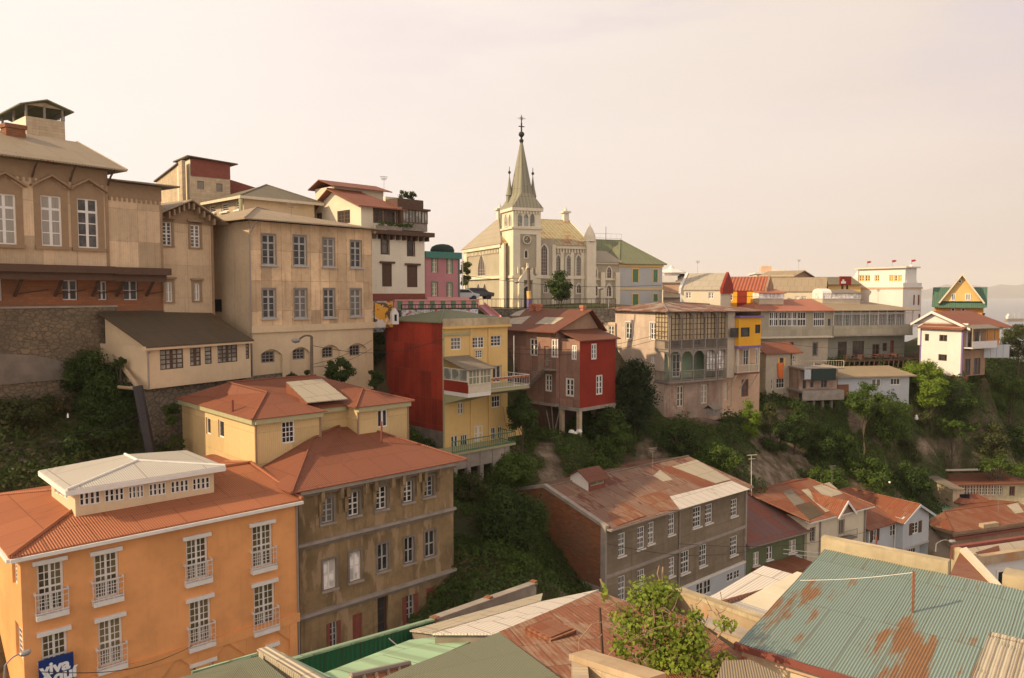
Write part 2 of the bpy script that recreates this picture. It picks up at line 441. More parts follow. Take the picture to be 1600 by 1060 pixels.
        for k in range(1, nx):
            x = iu0 + (iu1 - iu0) * k / nx; h = bar * (1.5 if (nx % 2 == 0 and k == nx // 2) else .55)
            B(x - h, x + h, iz0, iz1, d - .02, d + .026)
        for k in range(1, ny):
            zz = iz0 + (iz1 - iz0) * k / ny; h = bar * (1.3 if (split is not None and k == split) else .55)
            B(iu0, iu1, zz - h, zz + h, d - .02, d + .022)
        w = s.add(mb, name, fm)
        pb = MB(); s.fbox(pb, face, off, iu0 - .01, iu1 + .01, iz0 - .01, iz1 + .01, d - .012, d - .002); s.add(pb, 'pane', gm, w)
        if surround:
            sb, sm = surround; q = MB(); F = lambda a, b, c, e: s.fbox(q, face, off, a, b, c, e, .002, .05)
            F(u0 - sb, u0, z0, z1); F(u1, u1 + sb, z0, z1); F(u0 - sb, u1 + sb, z1, z1 + sb * 1.2)
            s.add(q, 'surround', sm, w)
        if sill:
            q = MB(); s.fbox(q, face, off, u0 - sill[0], u1 + sill[0], z0 - sill[1], z0, .003, sill[2]); s.add(q, 'sill', sill[3], w)
        if hood:
            q = MB(); g = hood[0]; zt = z1 + (surround[0] * 1.2 if surround else 0) + .002
            if hood[1] == 'flat': s.fbox(q, face, off, u0 - g, u1 + g, zt, zt + hood[2], .003, hood[3])
            else:
                um = (u0 + u1) / 2; hh = hood[2]; dd = hood[3]
                pr = [(u0 - g, zt), (um, zt + hh), (u1 + g, zt), (u1 + g, zt + .13), (um, zt + hh + .15), (u0 - g, zt + .13)]
                for tri in ([0, 1, 4, 5], [1, 2, 3, 4]):
                    a3 = [Vector(s.to3(face, off, *pr[i], .003)) for i in tri]; q.prism(a3, Vector(s.to3(face, off, 0, 0, dd)) - Vector(s.to3(face, off, 0, 0, 0)))
                a3 = [Vector(s.to3(face, off, *p, .003)) for p in ((u0 - g * .6, zt), (u1 + g * .6, zt), (um, zt + hh * .9))]
                q.prism(a3, Vector(s.to3(face, off, 0, 0, .04)) - Vector(s.to3(face, off, 0, 0, 0)))
            s.add(q, 'window_hood', hood[4], w)
        if rail:
            q = MB(); zr = z0 + (z1 - z0) * rail[0]; e = .12; dd = rail[1]
            for zz in (z0 + .08, zr): s.fbox(q, face, off, u0 - e, u1 + e, zz - .025, zz + .025, dd - .02, dd + .02)
            for zz in (z0 + .08 + (zr - z0) * .33, z0 + .08 + (zr - z0) * .66): s.fbox(q, face, off, u0 - e, u1 + e, zz - .012, zz + .012, dd - .012, dd + .012)
            n = max(3, int((u1 - u0) / .16))
            for k in range(n + 1):
                x = u0 - e + (u1 - u0 + 2 * e) * k / n; s.fbox(q, face, off, x - .012, x + .012, z0, zr, dd - .013, dd + .013)
            for x in (u0 - e, u1 + e):
                s.fbox(q, face, off, x - .04, x + .04, zr - .06, zr + .06, .003, dd - .021); s.fbox(q, face, off, x - .03, x + .03, z0 + .03, z0 + .12, .003, dd - .021)
            s.add(q, 'railing', rail[2], w)
        if shut:
            q = MB(); sw = (u1 - u0) * .5
            for a in (u0 - sw, u1 + .01):
                s.fbox(q, face, off, a, a + sw - .02, z0, z1, .004, .05)
                for k in range(1, 9):
                    zz = z0 + (z1 - z0) * k / 9; s.fbox(q, face, off, a + .04, a + sw - .06, zz - .02, zz + .02, .051, .065)
            s.add(q, 'shutters', shut, w)
        return w
    def slab(s, mb, pts, th=.07, m=None):
        mb.prism([Vector(p) for p in pts], Vector((0, 0, -th)), m)
    def roof(s, polys, mat, name='roof', th=.07, ridges=(), rmat=None, rr=.09):
        mb = MB()
        for p in polys:
            s.slab(mb, p, th)
        o = s.add(mb, name, mat)
        if ridges:
            q = MB()
            for a, b in ridges: q.tube(Vector(a) + Vector((0, 0, rr * .35)), Vector(b) + Vector((0, 0, rr * .35)), rr, 6)
            s.add(q, 'ridge_cap', rmat or mat, o)
        return o
    def hip(s, x0, x1, y0, y1, ze, zr, mat, inset=None, axis=None, name='roof', rmat=None, th=.07, rr=.09):
        lx, ly = x1 - x0, y1 - y0
        axis = axis or ('x' if lx > ly else 'y')
        if axis == 'x':
            i = inset if inset is not None else ly / 2; ym = (y0 + y1) / 2
            if not isinstance(i, tuple): i = (i, i)
            A, Bp = (x0 + i[0], ym, zr), (x1 - i[1], ym, zr)
            c = [(x0, y0, ze), (x1, y0, ze), (x1, y1, ze), (x0, y1, ze)]
            ps = [[c[0], c[1], Bp, A], [c[2], c[3], A, Bp]]
            if i[0] > 0: ps.append([c[3], c[0], A])
            if i[1] > 0: ps.append([c[1], c[2], Bp])
            rs = [(A, Bp), (c[0], A), (c[3], A), (c[1], Bp), (c[2], Bp)]
        else:
            i = inset if inset is not None else lx / 2; xm = (x0 + x1) / 2
            if not isinstance(i, tuple): i = (i, i)
            A, Bp = (xm, y0 + i[0], zr), (xm, y1 - i[1], zr)
            c = [(x0, y0, ze), (x1, y0, ze), (x1, y1, ze), (x0, y1, ze)]
            ps = [[c[1], c[2], Bp, A], [c[3], c[0], A, Bp]]
            if i[0] > 0: ps.append([c[0], c[1], A])
            if i[1] > 0: ps.append([c[2], c[3], Bp])
            rs = [(A, Bp), (c[0], A), (c[1], A), (c[2], Bp), (c[3], Bp)]
        return s.roof(ps, mat, name, th, rs, rmat, rr)
    def Dend(s, px):
        return s.w(s.sx(px), 0)[1] / KS
    def band(s, face, off, u0, u1, z0, z1, d, mat, name='cornice', parent=None):
        q = MB(); s.fbox(q, face, off, u0, u1, z0, z1, .003, d); return s.add(q, name, mat, parent)
    def tubes(s, segs, r, mat, name, parent=None, n=6):
        q = MB()
        for a, b in segs: q.tube(a, b, r, n)
        return s.add(q, name, mat, parent)
    def railing(s, pts, z0, h, mat, name='railing', step=.2, r=.02, parent=None, solid=False):
        q = MB()
        for (x0, y0), (x1, y1) in zip(pts[:-1], pts[1:]):
            L = math.hypot(x1 - x0, y1 - y0)
            for zz in (z0 + .1, z0 + h): q.tube((x0, y0, zz), (x1, y1, zz), r * 1.5, 4)
            n = max(1, int(L / step))
            for k in range(n + 1):
                f = k / n; x, y = x0 + (x1 - x0) * f, y0 + (y1 - y0) * f; q.tube((x, y, z0), (x, y, z0 + h), r * (1.8 if k in (0, n) else .8), 4)
        return s.add(q, name, mat, parent)

# ------------------------------------------------------------------ extra building helpers
def q_(s, px, py, y=None, x=None, z=None):
    """local point seen at a pixel on the plane y=const, x=const or z=const"""
    if y is not None: u, zz = s.pix('f1', px, py, y); return (u, y, zz)
    if x is not None: u, zz = s.pix('f2', px, py, x); return (x, u, zz)
    a, b = s.hz(px, py, z); return (a, b, z)
Bld.q = q_
def onplane(s, tri, px, py, lift=0.0):
    a, b, c = [Vector(p) for p in tri]; n = (b - a).cross(c - a); n.normalize()
    if n.z < 0: n = -n
    r = ray(px, py); cl = s.loc((0, 0)); c0 = Vector((cl[0], cl[1], 0))
    r1 = s.loc((r.x, r.y)); rl = Vector((r1[0] - cl[0], r1[1] - cl[1], r.z))
    t = (a - c0).dot(n) / rl.dot(n); return tuple(c0 + rl * t + n * lift)
Bld.onplane = onplane
def patch(s, tri, pxs, mat, lift=.035, th=.012, name='roof_sheet', parent=None):
    mb = MB(); mb.prism([Vector(s.onplane(tri, *p, lift)) for p in pxs], Vector((0, 0, -th))); return s.add(mb, name, mat, parent)
Bld.patch = patch
def walls(s, L, W, z0, z1, m1, m2=None, y0=0.0, x0=0.0, back=True, depth=.22):
    m2 = m2 or m1
    s.face('f1', y0, x0, L, z0, z1, m1, depth); s.face('f2', x0, y0, W, z0, z1, m2, depth)
    if back: s.face('f3', W, x0, L, z0, z1, m1, depth); s.face('f4', L, y0, W, z0, z1, m2, depth)
Bld.walls = walls
def archwin(s, face, off, px0, px1, py0, py1, fm, gm='glass_church', ring=.12, nx=3, ny=7, name='arched_window', round_=False, uz=None):
    u0, u1, z0, z1 = uz or s.rect(face, off, px0, px1, py0, py1)
    w = (u1 - u0); um = (u0 + u1) / 2
    def outline(g):
        a, b = u0 - g, u1 + g; ww = b - a; rise = (ww * .5 if round_ else ww * .87); zs = z1 + g - rise; pts = [(a, z0 - g), (b, z0 - g)]
        if round_:
            for k in range(0, 9): t = math.pi * k / 8; pts.append((um + ww / 2 * math.cos(t), zs + ww / 2 * math.sin(t)))
        else:
            for k in range(0, 6): t = math.radians(60) * k / 5; pts.append((a + ww * math.cos(t), zs + ww * math.sin(t)))
            for k in range(4, -1, -1): t = math.radians(60) * k / 5; pts.append((b - ww * math.cos(t), zs + ww * math.sin(t)))
        return pts
    o, i = outline(ring), outline(0); mb = MB(); n = len(o)
    for k in range(n):
        j = (k + 1) % n
        quad = [o[k], o[j], i[j], i[k]]
        a3 = [Vector(s.to3(face, off, *p, .003)) for p in quad]; vec = Vector(s.to3(face, off, 0, 0, .09)) - Vector(s.to3(face, off, 0, 0, 0))
        mb.prism(a3, vec)
    wn = s.add(mb, name, fm)
    pb = MB(); pb.prism([Vector(s.to3(face, off, *p, .002)) for p in i], Vector(s.to3(face, off, 0, 0, .012)) - Vector(s.to3(face, off, 0, 0, 0))); s.add(pb, 'pane', gm, wn)
    tb = MB()
    for k in range(1, nx): x = u0 + w * k / nx; s.fbox(tb, face, off, x - .025, x + .025, z0, z1 - w * (.1 if abs(k - nx / 2) < .6 else .35), .015, .04)
    for k in range(1, ny): zz = z0 + (z1 - z0) * k / ny; s.fbox(tb, face, off, u0 + w * .06, u1 - w * .06, zz - .012, zz + .012, .015, .035) if zz < z1 - w * .6 else None
    s.add(tb, 'tracery', fm, wn)
    return wn
Bld.archwin = archwin
def chimney(s, x, y, z0, z1, w, d, mat, cap=None, name='chimney', pots=0):
    mb = MB(); mb.box(x - w / 2, x + w / 2, y - d / 2, y + d / 2, z0, z1); mb.box(x - w / 2 - .08, x + w / 2 + .08, y - d / 2 - .08, y + d / 2 + .08, z1 - .22, z1 + .06)
    for k in range(pots): mb.tube((x - w / 3 + k * w * .6, y, z1 + .06), (x - w / 3 + k * w * .6, y, z1 + .5), .12, 8)
    return s.add(mb, name, mat)
Bld.chimney = chimney

# ------------------------------------------------------------------ material palette
simple('white_trim', (.74, .70, .63), .6, var=.10)
simple('grey_trim', (.42, .40, .37), .7); simple('wood_dark', (.10, .055, .035), .75, var=.25); simple('wood_red', (.22, .065, .045), .7, var=.2)
simple('wood_grey', (.26, .22, .18), .85, var=.3); simple('ochre_trim', (.30, .20, .115), .75, var=.15); simple('cream_trim', (.62, .54, .40), .7)
simple('olive_trim', (.38, .36, .20), .7); simple('green_trim', (.10, .21, .115), .6); simple('teal_trim', (.055, .19, .15), .6)
simple('yellow_trim', (.72, .47, .16), .7); simple('iron', (.04, .035, .035), .5, metal=.3); simple('pipe_grey', (.30, .25, .21), .6)
simple('concrete', (.33, .28, .23), .9, var=.3, scale=1.5, bump=.03); simple('concrete_dark', (.20, .165, .13), .9, var=.35, scale=1.2, bump=.04)
simple('purple_trim', (.20, .13, .30), .6); simple('rail_white', (.66, .62, .58), .55); simple('lampgrey', (.30, .28, .26), .4, metal=.2); simple('white_plastic', (.8, .78, .74), .4)
simple('sheet_white', (.78, .74, .66), .5, var=.08); simple('red_cloth', (.75, .09, .05), .8); simple('orange_cloth', (.8, .2, .05), .8); simple('black_cloth', (.03, .05, .04), .9)
simple('terracotta', (.42, .16, .09), .9); simple('church_frame', (.62, .58, .47), .8); simple('pole_wood', (.16, .12, .09), .9, var=.3); simple('bark', (.10, .075, .05), .95, var=.35, bump=.05)
simple('dry_twig', (.30, .20, .12), .95, var=.3)
glass('glass_dark', (.03, .028, .027)); glass('glass_brown', (.095, .075, .038), .5, 1.5, curtain=(.28, .22, .12), ca=.3); glass('glass_blue', (.032, .032, .030), curtain=(.20, .175, .14), ca=.16); glass('glass_curtain', (.06, .055, .05), curtain=(.42, .38, .31), ca=.65)
glass('glass_church', (.06, .035, .028), rough=.3); glass('glass_white', (.55, .52, .48), .8, 1.1, .25); glass('glass_green', (.10, .13, .10), curtain=(.3, .3, .2), ca=.3)
glass('glass_louvre', (.20, .20, .17), .8, 1.2, .5)
plaster('beige_clad', (.62, .455, .285), .34, lines='v', period=.16, seams=(2.2, 2.35), rustseam=.18, var=.09)
plaster('beige_clad2', (.62, .46, .29), .3, lines='v', period=.2, seams=(2.0, 2.6), rustseam=.1, var=.07)
plaster('beige_stain', (.68, .49, .295), .62, (.38, .18, .07), lines='v', period=.16, seams=(.95, 2.5), rustseam=.45, var=.16)
plaster('beige_side', (.56, .43, .28), .32, (.16, .13, .09), lines='v', period=.3, var=.08)
plaster('cream_wall', (.66, .51, .32), .16, (.30, .20, .11), var=.06); plaster('cream_lit', (.70, .61, .46), .12, (.4, .28, .15), var=.05)
plaster('white_ptd', (.74, .67, .53), .14, (.38, .30, .2), lines='h', period=.22, var=.05)
plaster('yellow_clad', (.62, .45, .215), .14, (.38, .25, .10), lines='v', period=.13, seams=(2.4, 1.9), rustseam=.03, var=.05)
plaster('orange_wall', (.76, .345, .125), .26, (.45, .22, .09), var=.12)
plaster('brown_wall', (.25, .17, .085), .7, (.085, .055, .03), patch=.55, pcol=(.38, .26, .15), var=.28)
plaster('dark_gap', (.05, .04, .035), .2)
plaster('red_metal', (.33, .036, .017), .42, (.12, .025, .018), lines='v', period=.13, seams=(.85, 2.4), rustseam=.2, var=.25)
plaster('red_wall', (.27, .028, .014), .35, (.18, .03, .02), lines='v', period=.13, var=.15)
plaster('yellow_wall', (.72, .49, .19), .16, (.40, .24, .08), lines='v', period=.15, var=.06)
plaster('pink_clad', (.36, .205, .15), .45, (.17, .09, .06), lines='v', period=.15, seams=(.9, 2.6), rustseam=.15, var=.16)
plaster('pale_pink', (.60, .47, .37), .35, (.30, .2, .14), lines='v', period=.15, seams=(.9, 2.6), rustseam=.12, var=.12)
plaster('shabby', (.40, .29, .22), .6, (.17, .11, .08), patch=.45, pcol=(.30, .17, .11), var=.25)
plaster('peach_wall', (.62, .41, .27), .35, (.32, .18, .11), var=.10); plaster('mustard_wall', (.75, .38, .03), .08, (.45, .2, .03), var=.04)
plaster('mint_wall', (.27, .36, .24), .25, (.14, .16, .1), var=.1); plaster('olive_wall', (.25, .245, .19), .28, (.12, .11, .08), var=.1)
plaster('greige_clad', (.42, .37, .27), .22, (.22, .17, .1), lines='v', period=.14, seams=(1.0, 2.4), var=.07); plaster('cream_old', (.50, .42, .31), .3, (.26, .19, .12), var=.1)
plaster('church_wall', (.40, .345, .25), .22, (.19, .15, .1), var=.07); plaster('church_light', (.70, .62, .46), .2, (.33, .25, .16), var=.07)
plaster('bluegrey_clad', (.46, .455, .43), .12, (.28, .24, .18), lines='h', period=.3, var=.04)
plaster('rose_wall', (.46, .20, .21), .16, (.26, .1, .1), var=.07); plaster('rose_light', (.66, .32, .29), .2, (.4, .2, .15), var=.08)
plaster('white_wall', (.69, .65, .60), .16, (.45, .38, .28), var=.04); plaster('white_blue', (.50, .52, .53), .16, (.28, .25, .22), lines='h', period=.2, var=.05)
plaster('grey_ren', (.235, .185, .125), .5, (.10, .075, .045), lines='h', period=.9, seams=(1.8, .62), var=.16)
plaster('green_wall', (.13, .155, .075), .28, (.06, .07, .035), lines='v', period=.2, var=.12); plaster('cream_far', (.66, .58, .43), .22, (.35, .25, .15), var=.07)
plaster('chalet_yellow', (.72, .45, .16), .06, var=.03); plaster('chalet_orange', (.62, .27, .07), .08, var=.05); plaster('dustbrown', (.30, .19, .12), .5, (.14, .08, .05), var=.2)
plaster('pale_block', (.52, .41, .27), .35, (.26, .17, .1), seams=(.5, .25), var=.12); plaster('parapet_yellow', (.46, .37, .23), .75, (.20, .14, .08), patch=.35, pcol=(.34, .26, .16), var=.25)
plaster('tan_parapet', (.42, .31, .195), .6, (.24, .15, .08), patch=.3, pcol=(.45, .22, .1), var=.2); plaster('terrace_rose', (.50, .12, .09), .1)
masonry('brick', (.34, .115, .045), (.24, .075, .03), (.17, .09, .05), .42, .15, .02, .40); masonry('brick_big', (.34, .13, .055), (.27, .10, .045), (.22, .12, .07), .5, .18, .025, .3)
masonry('stone', (.25, .185, .115), (.19, .14, .09), (.13, .095, .06), .42, stone=True, dirt=.75); masonry('stone_grey', (.26, .215, .16), (.18, .15, .11), (.12, .1, .075), .5, stone=True, dirt=.5)
masonry('church_quoin', (.66, .6, .47), (.56, .5, .38), (.36, .3, .22), .6, .35, .03, .1)
corrug('roof_red', (.285, .10, .052), (.235, .08, .042), amt=.14, pitch=.13, sheet=(1.9, 2.2)); corrug('roof_red_brt', (.45, .16, .072), (.38, .13, .058), amt=.10, pitch=.12, sheet=(2.0, 3.0), depth=.03)
corrug('roof_white', (.60, .56, .49), (.54, .50, .43), amt=.04, pitch=.11, sheet=(3.0, 4.0), depth=.02); corrug('roof_grey', (.26, .22, .165), (.22, .185, .14), amt=.18, pitch=.18, sheet=(1.0, 2.6))
corrug('roof_tan', (.40, .31, .20), (.35, .27, .17), amt=.12, pitch=.18, sheet=(1.1, 3)); corrug('roof_dark', (.125, .095, .06), (.09, .07, .045), amt=.25, rust=(.12, .07, .03), pitch=.18, sheet=(1.1, 3))
corrug('roof_green', (.22, .235, .13), (.185, .20, .11), amt=.10, pitch=.16); corrug('roof_olive', (.20, .17, .105), (.165, .14, .085), amt=.10, pitch=.3)
corrug('roof_rusty', (.40, .33, .25), (.30, .22, .16), amt=.50, pitch=.16, pale=(.55, .5, .43), pale_amt=.08); corrug('roof_rust', (.20, .085, .052), (.16, .065, .04), amt=.60, rust=(.155, .055, .03), pitch=.16)
corrug('roof_rust2', (.30, .135, .075), (.24, .10, .055), amt=.45, rust=(.20, .065, .03), pitch=.2); corrug('roof_rust_near', (.30, .13, .07), (.24, .10, .055), amt=.5, rust=(.21, .07, .03), pitch=.055, depth=.014); corrug('roof_church', (.46, .39, .21), (.40, .34, .18), amt=.27, rust=(.30, .12, .045), pitch=.6, sheet=(1.1, .8)); corrug('roof_churchb', (.40, .34, .24), (.35, .30, .21), amt=.14, rust=(.33, .17, .09), pitch=.6, sheet=(1.2, .9))
corrug('spire_metal', (.285, .265, .18), (.25, .235, .165), amt=.05, pitch=.5, sheet=(3, 3), depth=.01); corrug('roof_purple', (.22, .12, .10), (.18, .09, .08), amt=.40, rust=(.21, .07, .045), pitch=.2)
corrug('roof_teal', (.26, .35, .305), (.215, .30, .265), amt=.22, spots=((.3, 1.6, 1.2, 2.6, .17), (.75, 3.9, .8, 1.2, .12), (2.9, .9, .9, 2.6, .18), (3.8, 1.6, .7, 2.0, .16), (5.4, 2.0, .9, 2.4, .15)), rust=(.23, .12, .055), pitch=.06, sheet=(.78, 2.6), depth=.05, rough=.55, groove=.6); corrug('roof_teal2', (.29, .38, .30), (.26, .34, .27), amt=.50, rust=(.36, .16, .06), pitch=.115, sheet=(.86, 3.1), depth=.05, rough=.5)
corrug('roof_sage', (.215, .23, .15), (.19, .205, .135), amt=.05, pitch=.05, sheet=(3.2, 2.4), depth=.012, groove=.45); corrug('roof_mint', (.34, .50, .31), (.31, .46, .29), amt=.06, pitch=.9, sheet=(1.6, 6), depth=.01)
corrug('roof_tile', (.46, .13, .06), (.38, .105, .05), amt=.1, pitch=.5, sheet=(1, .5), depth=.12); corrug('roof_chalet', (.085, .175, .12), (.075, .155, .105), amt=.03, pitch=.3)
corrug('roof_salmon', (.45, .17, .10), (.39, .145, .085), amt=.08, pitch=.2, sheet=(2, 3)); corrug('roof_whitebright', (.70, .63, .55), (.62, .56, .48), amt=.08, pitch=.12, sheet=(.9, 3.6), depth=.012)
corrug('roof_sheetpale', (.52, .45, .33), (.46, .40, .30), amt=.08, pitch=.16, sheet=(1.2, 2)); corrug('roof_old', (.26, .125, .07), (.40, .28, .18), amt=.50, rust=(.20, .075, .035), pitch=.13, sheet=(.62, 1.9), pale=(.42, .34, .25), pale_amt=.14, depth=.004); corrug('roof_wh', (.19, .075, .045), (.40, .28, .19), amt=.34, rust=(.14, .045, .025), pitch=.17, sheet=(1.0, 2.6), pale=(.36, .29, .21), pale_amt=.10); corrug('roof_tan_near', (.36, .28, .18), (.31, .24, .15), amt=.12, pitch=.05, depth=.014)
corrug('green_fence', (.018, .155, .065), (.015, .13, .055), amt=.02, pitch=.22, depth=.03)
corrug('roof_tangrey', (.36, .28, .18), (.31, .24, .15), amt=.10, pitch=.2, sheet=(2, 3))

# ================================================================== LEFT FOREGROUND
# orange apartment building
b = Bld('apartment_building', 'orange plastered building with white french windows and a white-roofed clerestory, lower left', 'building', 31, 868, 41, 47, -21)
L = b.sx(464); W = 12.0; ze = b.z0; og = b
zb = b.zb
T = dict(nx=4, ny=6, fm='white_trim', gm='glass_brown', fw=.10, bar=.034, rec=.16, split=3, sill=(.12, .22, .3, 'white_trim'), hood=(.16, 'flat', .2, .14, 'white_trim'))
rl = (.43, .22, 'rail_white')
for r in ((58, 100, 879, 956), (147, 186, 864, 935), (291, 325, 841, 906), (394, 426, 820, 886), (65, 106, 989, 1062), (154, 192, 967, 1040), (296, 330, 937, 1006), (397, 430, 913, 982)):
    b.win('f1', 0, *r, rail=rl, name='french_window', **T)
b.win('f1', 0, 301, 334, 1037, 1085, **{**T, 'ny': 4, 'split': 2}); b.win('f1', 0, 419, 432, 1010, 1040, **{**T, 'nx': 2, 'ny': 3, 'split': None, 'fw': .08})
b.win('f2', 0, 19, 26.5, 872, 915, **{**T, 'sill': None, 'hood': None, 'nx': 2}); b.win('f2', 0, 25, 35, 978, 1030, **{**T, 'sill': None, 'hood': None, 'nx': 2})
b.walls(L, W, zb, ze, 'orange_wall'); b.finish()
zm = b.pix('f1', 300, 1015)[1]
b.band('f1', 0, 0.02, L, zm - .25, zm + .25, .14, 'orange_wall', 'moulding')
q = MB(); n = 5
for k in range(n + 1):
    x = L * (.02 + .95 * k / n); b.fbox(q, 'f1', 0, x - .22, x + .22, zb, zm - .26, .003, .13)
for k in range(n):
    xa, xb = L * (.02 + .95 * k / n) + .22, L * (.02 + .95 * (k + 1) / n) - .22; zt = zm - .26
    for (x0, x1) in ((xa, xa + .9), (xb, xb - .9)):
        q.prism([Vector((x0, -.003, zt)), Vector((x1, -.003, zt)), Vector((x0, -.003, zt - .9))], Vector((0, -.10, 0)))
b.add(q, 'pilasters', 'orange_wall')
ov = .45; A0, A1 = (-ov, -ov), (L + .1, W + ov)
zr = b.z(L * .7, 5.2, 744)
zes = ze + .12
roofp = b.hip(-ov, L + .1, -ov, W + ov, zes, zr, 'roof_red_brt', inset=(5.6, 0.0), axis='x', rr=.10)
b.band('f1', -ov, -ov, L + .1, ze - .12, ze + .04, .13, 'white_trim', 'gutter'); b.band('f2', -ov, -ov, W, ze - .12, ze + .04, .13, 'white_trim', 'gutter')
# clerestory
c0 = b.q(117, 772, y=2.6); c1 = b.q(334, 745, y=2.6)
x0, x1 = c0[0], c1[0]; zt = c0[2]; yb = b.pix('f2', 80, 752, x0)[0]
zlow = ze + .2
q = dict(nx=2, ny=2, fm='white_trim', gm='glass_dark', fw=.05, bar=.035, rec=.06)
y26 = 2.6
for (p0, p1) in ((124, 140), (140.5, 157), (163.5, 179), (179.5, 194), (201, 213), (213.5, 225), (233, 246), (246.5, 259.5), (267, 281), (281.5, 295), (301, 314), (314.5, 328)):
    f = (p0 - 117) / (334 - 117); yt = 772 - 27 * f - 1.5
    b.win('f1', y26, p0, p1, yt, yt + 20.5 - 2.5 * f, **q)
for (p0, p1) in ((85, 90), (91, 97), (98, 105)): b.win('f2', x0, p0, p1, 756 + (p0 - 82) * .55, 770 + (p0 - 82) * .55, **q)
b.walls(x1, yb, zlow, zt + .3, 'cream_wall', y0=y26, x0=x0); b.finish('clerestory_wall')
e0 = .45
zw = zt + .34
A = b.q(215, 720, y=(y26 + yb) / 2 - .4)
xr = A[0]
zr2 = A[2]; Bk = (xr, yb - .6, zr2)
cc = [(x0 - e0, y26 - e0, zw), (x1 + e0, y26 - e0, zw), (x1 + e0, yb + e0, zw), (x0 - e0, yb + e0, zw)]
b.roof([[cc[0], cc[1], A], [cc[3], cc[0], A, Bk], [cc[1], cc[2], Bk, A], [cc[2], cc[3], Bk]], 'roof_white', 'clerestory_roof', .06, ((A, cc[0]), (A, cc[1]), (A, Bk)), 'white_trim', .07)
q = MB(); h = .28
q.box(x0 - e0, x1 + e0, y26 - e0 - .05, y26 - e0 - .01, zw - h, zw - .03); q.box(x0 - e0 - .05, x0 - e0 - .01, y26 - e0, yb + e0, zw - h, zw - .03); q.box(x1 + e0 + .01, x1 + e0 + .05, y26 - e0, yb + e0, zw - h, zw - .03)
b.add(q, 'fascia', 'white_trim')
b.tubes([((L - .05, -.06, ze - .1), (L - .05, -.06, zb))], .06, 'pipe_grey', 'downpipe')

# blue sign on the orange building
sg = empty('shop_sign', (0, 0, 0), 0, 'blue board reading viva Aqui in white lettering on the orange building', 'sign')
u0, u1 = b.pix('f1', 60, 1040, -.35)[0], b.pix('f1', 115, 1040, -.35)[0]; z1 = b.pix('f1', 88, 1026, -.35)[1]; z0 = z1 - 1.7
simple('sign_blue', (.012, .035, .16), .4, var=.05); simple('sign_white', (.8, .8, .78), .5)
w0 = b.w((u0 + u1) / 2, -.35); sg.location = (w0[0], w0[1], z0); sg.rotation_euler = (0, 0, b.rz)
hw = (u1 - u0) / 2; q = MB(); q.box(-hw, hw, -.04, .04, 0, z1 - z0); q.build('board', 'sign_blue', sg)
for x in (-hw * .7, hw * .7):
    q = MB(); q.tube((x, .04, .8), (x, .35, .8), .03, 6); q.build('bracket', 'iron', sg)
def text(s, size, x, z, par, mat, name='lettering', yy=-.05, shear=0, bold=.0, rot=0, font_sx=1):
    cu = bpy.data.curves.new(name, 'FONT'); cu.body = s; cu.size = size; cu.extrude = .012; cu.offset = bold; cu.shear = shear; cu.align_x = 'CENTER'
    o = bpy.data.objects.new(name, cu); C.objects.link(o)
    dg = bpy.context.evaluated_depsgraph_get(); me = bpy.data.meshes.new_from_object(o.evaluated_get(dg)); bpy.data.objects.remove(o)
    me.materials.clear(); me.materials.append(MATS[mat]); o = bpy.data.objects.new(name, me); C.objects.link(o); o.parent = par
    o.location = (x, yy, z); o.rotation_euler = (R(90), 0, 0); o.scale = (font_sx, 1, 1); return o
Hs = z1 - z0
text('viva', .72, -.05, Hs - .68, sg, 'sign_white', bold=.028, font_sx=1.05); text('Aquí', .72, .08, Hs - 1.12, sg, 'sign_white', bold=.03, font_sx=1.05); text('TOUR', .15, .5, Hs - 1.36, sg, 'sign_white')

# brown derelict building
b = Bld('apartment_building', 'brown stained four-storey building with peeling render and a red hipped roof', 'building', 464, 768, 53, 47, -21)
L = b.sx(708); W = 11.5; ze = b.z0; zb = b.zb
z1 = b.pix('f1', 466, 851)[1]; z2 = b.pix('f1', 472, 961)[1]
T = dict(nx=2, ny=4, fm='grey_trim', gm='glass_blue', fw=.065, bar=.032, rec=.16, split=2, sill=(.15, .12, .14, 'concrete'))
for i, r in enumerate(((502, 521, 779, 817), (544, 561, 769, 806), (587, 604, 761, 796), (630, 645, 752, 785), (662, 677, 745, 776))):
    b.win('f1', 0, *r, **{**T, 'fm': 'white_trim' if i in (1, 2, 3) else 'grey_trim', 'surround': (.14, 'concrete_dark')})
for i, r in enumerate(((505, 525, 875, 921), (546, 564, 862, 908), (590, 607, 850, 892), (632, 647, 840, 880), (664, 680, 830, 870))):
    b.win('f1', 0, *r, **{**T, 'ny': 2, 'split': 1, 'gm': 'glass_white' if i < 2 else 'glass_blue', 'fm': 'white_trim' if i in (0, 1) else 'grey_trim', 'surround': (.12, 'concrete_dark')})
b.win('f1', 0, 516, 527, 972, 1012, **{**T, 'shut': 'wood_red'}); b.win('f1', 0, 635, 647, 930, 972, **{**T, 'shut': 'wood_red'})
b.win('f1', 0, 551, 566, 959, 1003, nx=2, ny=7, fm='wood_red', gm='wood_red', fw=.1, bar=.07, rec=.06, name='shuttered_window'); b.win('f1', 0, 666, 680, 918, 954, nx=2, ny=7, fm='wood_red', gm='wood_red', fw=.1, bar=.07, rec=.06, name='shuttered_window')
b.win('f1', 0, 590, 607, 929, 1000, nx=1, ny=3, fm='wood_dark', gm='glass_dark', fw=.12, rec=.3, name='doorway')
b.walls(L, W, zb, ze, 'brown_wall'); b.finish()
for zz, d, h in ((z1, .22, .16), (z2, .24, .18)):
    b.band('f1', 0, -.05, L + .1, zz - h, zz, d, 'concrete', 'string_course'); b.band('f1', 0, -.02, L, zz - h - .22, zz - h - .003, .08, 'concrete_dark', 'string_course')
